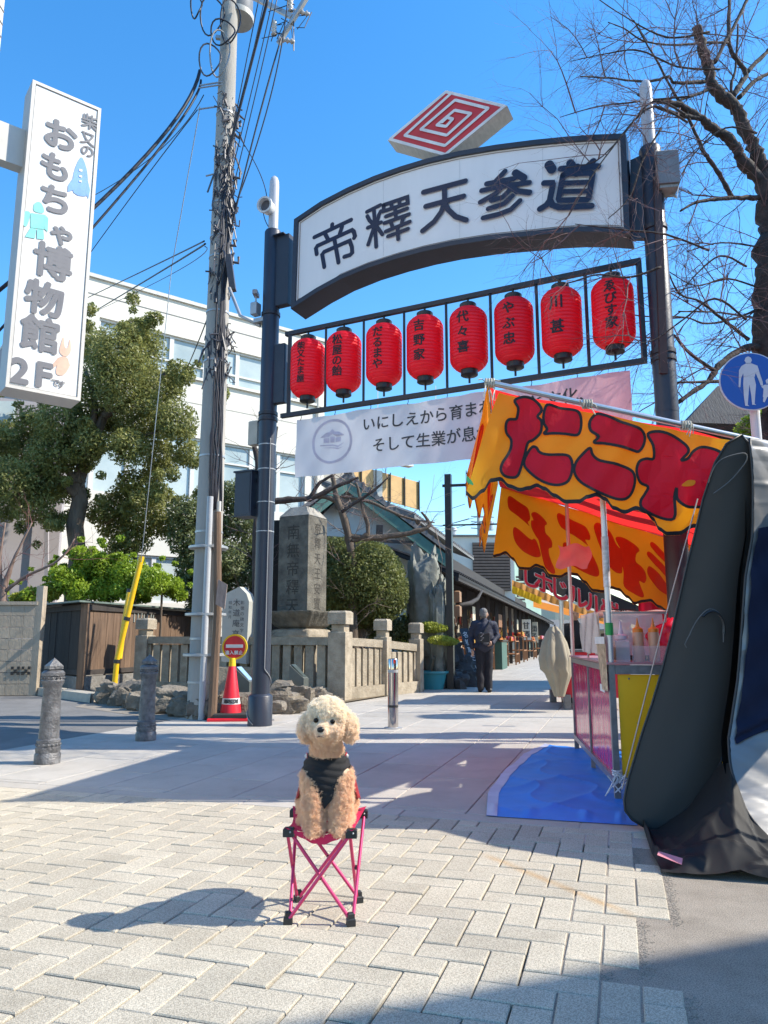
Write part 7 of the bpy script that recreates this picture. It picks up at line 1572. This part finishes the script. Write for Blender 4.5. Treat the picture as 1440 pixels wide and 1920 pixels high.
for k in range(7): q=mp_(-.09+.02*(k%3),-.245,1.04+.025*k); mb.box(tuple(q),(.03*s,.006,.012*s),-.25)
mb.build('bag_marks',M('bag_mark',(.45,.4,.38),.6),bg_,kind='stuff'); MB().tube([mp_(-.02,-.2,1.2),mp_(.1,-.12,1.4),mp_(.13,0,1.46)],.012,5).build('bag_strap',blackp,bg_)
# stall keeper
g2=V(P(1079,1200,11.6).x,11.6,0); 
kp_=thing('person','stall keeper with dark hair and black jacket behind the red counter','person',g2); s2=P(1072,1137,11.6).z/1.68
def m2(x,y,z): return g2+V(x*s2,y*s2,z*s2)
figpart('body',blob([('ell',m2(.0,-.03,1.54),(.075*s2,.09*s2,.11*s2)),('cap',m2(0,0,1.33),m2(0,-.02,1.46),.055*s2,.05*s2),('ell',m2(-.02,-.12,1.52),(.014*s2,.025*s2,.02*s2)),('cap',m2(0,0.02,.9),m2(0,0.02,1.25),.09*s2,.09*s2),('cap',m2(-.085,0,.9),m2(-.09,0,.06),.05*s2,.04*s2),('cap',m2(.085,0,.9),m2(.09,0,.06),.05*s2,.04*s2),('cap',m2(-.2,0,1.3),m2(-.27,-.1,1.08),.05*s2,.04*s2),('cap',m2(-.27,-.1,1.08),m2(-.3,-.3,.98),.035*s2,.03*s2),('cap',m2(.2,0,1.3),m2(.25,-.1,1.05),.05*s2,.04*s2),('cap',m2(.25,-.1,1.05),m2(.2,-.28,.95),.035*s2,.03*s2)]),skin,kp_)
figpart('hair',blob([('ell',m2(0,.0,1.585),(.09*s2,.10*s2,.095*s2)),('ell',m2(0,.04,1.53),(.08*s2,.06*s2,.09*s2))],.01,3),M('hair_black',(.015,.012,.01),.6),kp_,.006,60)
for sx in (-1,1): figpart('eye',blob([('ell',m2(-.01+.032*sx,-.112,1.55),(.012*s2,.008,.008*s2))],.004,1),blackp,kp_)
figpart('jacket',blob([('ell',m2(0,0,1.12),(.20*s2,.14*s2,.28*s2)),('cap',m2(-.15,0,1.3),m2(.15,0,1.3),.085*s2,.085*s2),('ell',m2(0,0,.85),(.19*s2,.14*s2,.15*s2)),('cap',m2(0,0,1.33),m2(0,-.01,1.4),.085*s2,.07*s2),('cap',m2(-.2,0,1.3),m2(-.27,-.1,1.08),.075*s2,.06*s2),('cap',m2(-.27,-.1,1.08),m2(-.3,-.27,.99),.055*s2,.045*s2),('cap',m2(.2,0,1.3),m2(.25,-.1,1.05),.075*s2,.06*s2),('cap',m2(.25,-.1,1.05),m2(.2,-.25,.96),.055*s2,.045*s2)],.014,4),M('jacket_black',(.012,.012,.014),.7,.3,8),kp_,.02,9)
figpart('trousers',blob([('cap',m2(-.085,0,.85),m2(-.09,0,.08),.1*s2,.075*s2),('cap',m2(.085,0,.85),m2(.09,0,.08),.1*s2,.075*s2)],.014,3),trs,kp_)
hand(m2(-.31,-.33,.97),(0,-.6,-.6),kp_,s2); hand(m2(.19,-.31,.94),(0,-.6,-.6),kp_,s2)
# ============================================================ STOOL
pinkm=M('stool_pink_metal',(.62,.05,.16),.3,.08,4,metal=.35); pinkc=M('stool_pink_fabric',(.62,.02,.10),.7,.12,8,bump=.15,bscale=300,trans=.2)
BF=[V(-.326,2.736,0),V(-.112,2.722,0),V(-.094,2.946,0),V(-.315,2.957,0)]; TF=[V(-.330,2.742,.296),V(-.112,2.724,.296),V(-.080,2.955,.31),V(-.335,2.97,.31)]
stl=thing('folding_stool','small pink folding stool with crossed tube legs under the poodle','stool',V(-.21,2.84,0))
for i in range(4):
    j=(i+1)%4
    for a,b,o_ in ((TF[i],BF[j],-.006),(TF[j],BF[i],.006)):
        c_=sum(BF,V(0,0,0))/4; mid=(BF[i]+BF[j])/2-c_; n2=V(mid.x,mid.y,0).normalized()*o_
        MB().tube([a+n2-V(0,0,.0),b+n2+V(0,0,.012)],.0062,10).build('leg',pinkm,stl,40)
    q=(TF[i]+BF[j]+TF[j]+BF[i])/4; MB().sphere(tuple(q),.008,8,6).build('pivot',blackp,stl,True)
for i in range(4):
    mb=MB(); b_=BF[i]; mb.box((b_.x,b_.y,.012),(.030,.026,.024),.2*i,bev=.004).box((b_.x,b_.y,.030),(.022,.020,.02),.3,bev=.003); mb.build('foot',blackp,stl)
    t_=TF[i]; mb=MB(); mb.box((t_.x,t_.y,t_.z-.002),(.038,.028,.030),-.05,bev=.005); mb.build('corner_clamp',blackp,stl)
    MB().sphere((t_.x+.006,t_.y-.015,t_.z),.0035,8,5).build('rivet',galv,stl,True)
cs_=[TF[0]+V(-.012,-.012,.016),TF[1]+V(.012,-.014,.016),TF[2]+V(.014,.012,.022),TF[3]+V(-.012,.012,.02)]
def seat(u,v):
    a=cs_[0].lerp(cs_[1],u); b=cs_[3].lerp(cs_[2],u); q=a.lerp(b,v); sag=math.sin(math.pi*u)*math.sin(math.pi*v)
    e=4*u*(1-u); f=4*v*(1-v); q=q.lerp(V(-.21,2.845,q.z),.10*max(e*(1-f),f*(1-e)))
    return q+V(0,0,-.026*sag-.022*e*(1-f)-.02*f*(1-e)+.002*math.sin(u*30)*e)
me_=MB().grid(seat,30,30); me_.build('seat',pinkc,stl,True)
def hem(u,v): q=seat(u,0); return q+V(0,-.003,-.001-.034*v*(1-abs(2*u-1)**1.6)) 
MB().grid(hem,30,3).build('seat_hem',pinkc,stl,True)
# ============================================================ POODLE
dg_=thing('toy_poodle','apricot toy poodle in a black bib sitting upright on the pink stool','dog',V(-.20,2.84,.285))
Hc=P(613,1352,2.735); ZS=.282
FLg=[(P(586,1470,2.77),P(590,1556,2.755)),(P(640,1470,2.77),P(637,1550,2.755))]
ch_=P(612,1450,2.80)
fur=M('poodle_coat',(.97,.68,.48),.85,.1,22,col2=(1.0,.78,.56),trans=.4,spec=.15)
# the coat is paler on the head: real colour difference by place on the dog
n_=fur.node_tree; b_=n_.nodes['Principled BSDF']; src=b_.inputs['Base Color'].links[0].from_socket
ge=n_.nodes.new('ShaderNodeNewGeometry'); sx_=n_.nodes.new('ShaderNodeSeparateXYZ'); mr=n_.nodes.new('ShaderNodeMapRange'); mr.inputs[1].default_value=Hc.z-.10; mr.inputs[2].default_value=Hc.z+.04
mx=n_.nodes.new('ShaderNodeMix'); mx.data_type='RGBA'; mx.inputs[7].default_value=(1.0,.90,.74,1)
n_.links.new(ge.outputs['Position'],sx_.inputs[0]); n_.links.new(sx_.outputs[2],mr.inputs[0]); n_.links.new(mr.outputs[0],mx.inputs[0]); n_.links.new(src,mx.inputs[6]); n_.links.new(mx.outputs[2],b_.inputs['Base Color'])
for l in list(n_.links):
    if l.to_node.type=='BSDF_TRANSLUCENT': n_.links.new(mx.outputs[2],l.to_node.inputs[0])
mz=Hc+V(-.012,-.062,-.028)
prims=[('ell',Hc+V(0,.005,.012),(.066,.066,.064)),('ell',Hc+V(0,-.01,-.02),(.062,.06,.05)),('cap',Hc+V(-.005,-.03,-.026),mz,.038,.027),
 ('ell',Hc+V(-.074,.012,-.030),(.022,.030,.042)),('ell',Hc+V(.078,.012,-.026),(.026,.032,.046)),('cap',Hc+V(-.058,.01,.01),Hc+V(-.076,.012,-.03),.02,.02),('cap',Hc+V(.058,.01,.01),Hc+V(.08,.012,-.026),.022,.022),
 ('cap',Hc+V(0,.02,-.06),ch_+V(0,.02,.05),.042,.055),('ell',ch_+V(0,.03,.0),(.070,.065,.075)),('cap',ch_+V(0,.05,-.01),V(ch_.x-.01,3.00,ZS+.085),.068,.078),('ell',V(ch_.x-.052,2.93,ZS+.07),(.058,.07,.072)),('ell',V(ch_.x+.045,2.94,ZS+.07),(.055,.07,.072)),
 ('cap',V(ch_.x-.07,2.90,ZS+.028),V(ch_.x-.075,2.83,ZS+.022),.026,.022),('cap',V(ch_.x+.065,2.90,ZS+.028),V(ch_.x+.07,2.83,ZS+.022),.026,.022)]
for a,b in FLg:
    lo=V(b.x,b.y,ZS+.008); prims+=[('cap',a+V(0,.02,.02),V((a.x+b.x)/2,2.765,ZS+.10),.038,.034),('cap',V((a.x+b.x)/2,2.765,ZS+.10),lo+V(0,0,.015),.034,.032),('ell',lo+V(0,-.012,.008),(.028,.032,.016))]
body=figpart('body',blob(prims,.0055,6),fur,dg_,.006,45)
# fur
vg=body.vertex_groups.new(name='hair'); o_=root_loc(body)
noset=[mz+V(-.003,-.028,.008),Hc+V(-.034,-.055,.008),Hc+V(.024,-.058,.004)]
def sleeve(p_): # where the bib covers the coat
    t=(p_.z-(ch_.z-.10)); ax=abs(p_.x-ch_.x)
    return (ch_.z-.040+ax*.6< p_.z < ch_.z+.068) and ax<.09
lw=[];vg2=body.vertex_groups.new(name='length')
for v in body.data.vertices:
    p_=v.co+o_; d=min((p_-q).length for q in noset); w_=0.0 if d<.0125 else (1.0)
    ln_=1.0
    dm=(p_-mz).length
    if dm<.05: ln_=.32+.3*max(0,dm-.025)/.025
    if min((p_-q).length for q in noset[1:])<.028: ln_=.28
    if p_.y<Hc.y-.03 and p_.z>Hc.z+.02: ln_=max(ln_,.7)
    if sleeve(p_): w_*=.0
    if p_.z<ZS+.004: w_=0
    vg.add([v.index],w_,'REPLACE'); vg2.add([v.index],ln_,'REPLACE')
pm_=body.modifiers.new('coat','PARTICLE_SYSTEM'); ps=body.particle_systems[0]; st=ps.settings; st.type='HAIR'; st.count=11000; st.hair_length=.0105; st.hair_step=5; st.use_advanced_hair=True
st.emit_from='FACE'; st.use_emit_random=True; st.use_even_distribution=True; st.child_type='INTERPOLATED'; st.rendered_child_count=10; st.child_percent=1; st.child_length=1; st.clump_factor=.55; st.clump_shape=.1
st.roughness_1=.006; st.roughness_1_size=.03; st.roughness_2=.009; st.roughness_endpoint=.006; st.kink='CURL'; st.kink_amplitude=.0032; st.kink_frequency=3.5; st.brownian_factor=.004; st.root_radius=.26; st.tip_radius=.10; st.radius_scale=.004; st.material=1; st.display_step=3; st.render_step=4
ps.vertex_group_density='hair'; ps.vertex_group_length='length'
# face
nosem=M('dog_nose',(.012,.010,.010),.3,.2,40); eyem=M('dog_eye',(.010,.005,.003),.12,spec=.3)
figpart('nose',blob([('ell',noset[0]+V(0,.005,0),(.0135,.009,.0105))],.003,3),nosem,dg_)
for q in noset[1:]: figpart('eye',blob([('ell',q+V(0,-.001,0),(.0095,.0085,.0088))],.0025,2),eyem,dg_)
MB().tube([mz+V(-.014,-.024,-.016),mz+V(-.003,-.030,-.012),mz+V(.009,-.024,-.016)],.0016,5).build('mouth',M('dog_lip',(.03,.015,.012),.5),dg_)
# bib
bibm=M('bib_black_jersey',(.012,.012,.014),.85,.2,12,bump=.3,bscale=500)
def ell(z):
    # half width / half depth of the dressed dog at height z
    t=(ch_.z+.085-z)/.19; t=max(0,min(1,t)); w_=.050+.037*math.sin(min(1,t*1.6)*math.pi/2)-.01*max(0,t-.75); d_=.047+.030*math.sin(min(1,t*1.6)*math.pi/2); return w_,d_
def bib(u,v):
    a=(-1.0+2.0*u)*math.pi; front=abs(a)/math.pi   # 0 in front, 1 at the back
    zt_=ch_.z+.090+.006*math.cos(a); zb_=ch_.z-.108+ (.135*min(1,(front*2.35))**.95 if front<.43 else .135)
    if front>.43: zb_=ch_.z+.027-.10*min(1,(front-.43)/.2)
    z=zt_+(zb_-zt_)*v; w_,d_=ell(z); wr=.0022*math.sin(z*260+3*math.sin(a*2))*(1 if v<.8 else .3)+.003*math.sin(a*5+v*6)*v
    cy_=ch_.y+.022+.05*max(0,(front-.4)); return V(ch_.x+(w_+.006+wr)*math.sin(a),cy_-(d_+.008+wr)*math.cos(a)*(1.0 if front<.5 else 1.25),z)
bb_=MB().grid(bib,90,34).build('bib',bibm,dg_,True); sm=bb_.modifiers.new('thick','SOLIDIFY'); sm.thickness=.003
rim_=MB().tube([bib(i/60,0.02)+V(0,0,.001) for i in range(61)],.0055,8).build('bib_collar',bibm,dg_,True)
cm=M('clasp_red',(.5,.02,.03),.4); cw=M('clasp_white',(.65,.62,.58),.4)
for uu,vv in ((.5-.215,.50),(.5+.215,.50)):
    q=bib(uu,vv); dn=(q-V(ch_.x,ch_.y+.03,q.z)).normalized(); t_=V(-dn.y,dn.x,0)
    MB().add([q+dn*.004+(t_*math.cos(a)*.010+V(0,0,1)*math.sin(a)*.013) for a in [2*math.pi*k/16 for k in range(16)]],[tuple(range(16))]).build('bib_tab',cm,bb_); MB().sphere(tuple(q+dn*.006),(.006,.004,.0075),10,6).build('bib_button',cw,bb_,True)
# red checked coat seen behind the flanks
plaid=M('red_check',(.35,.012,.02),.8,.8,70,col2=(.5,.03,.04))
def skirt2(u,v):
    a=math.pi*(.36+1.28*u); w_=.088+.03*v; z=ch_.z+.01-.115*v+.006*math.sin(u*40)*v; return V(ch_.x+w_*math.sin(a),ch_.y+.075-.075*math.cos(a)-.0+.03*v,z)
sk=MB().grid(skirt2,50,10).build('checked_coat',plaid,dg_,True); s_=sk.modifiers.new('thick','SOLIDIFY'); s_.thickness=.003
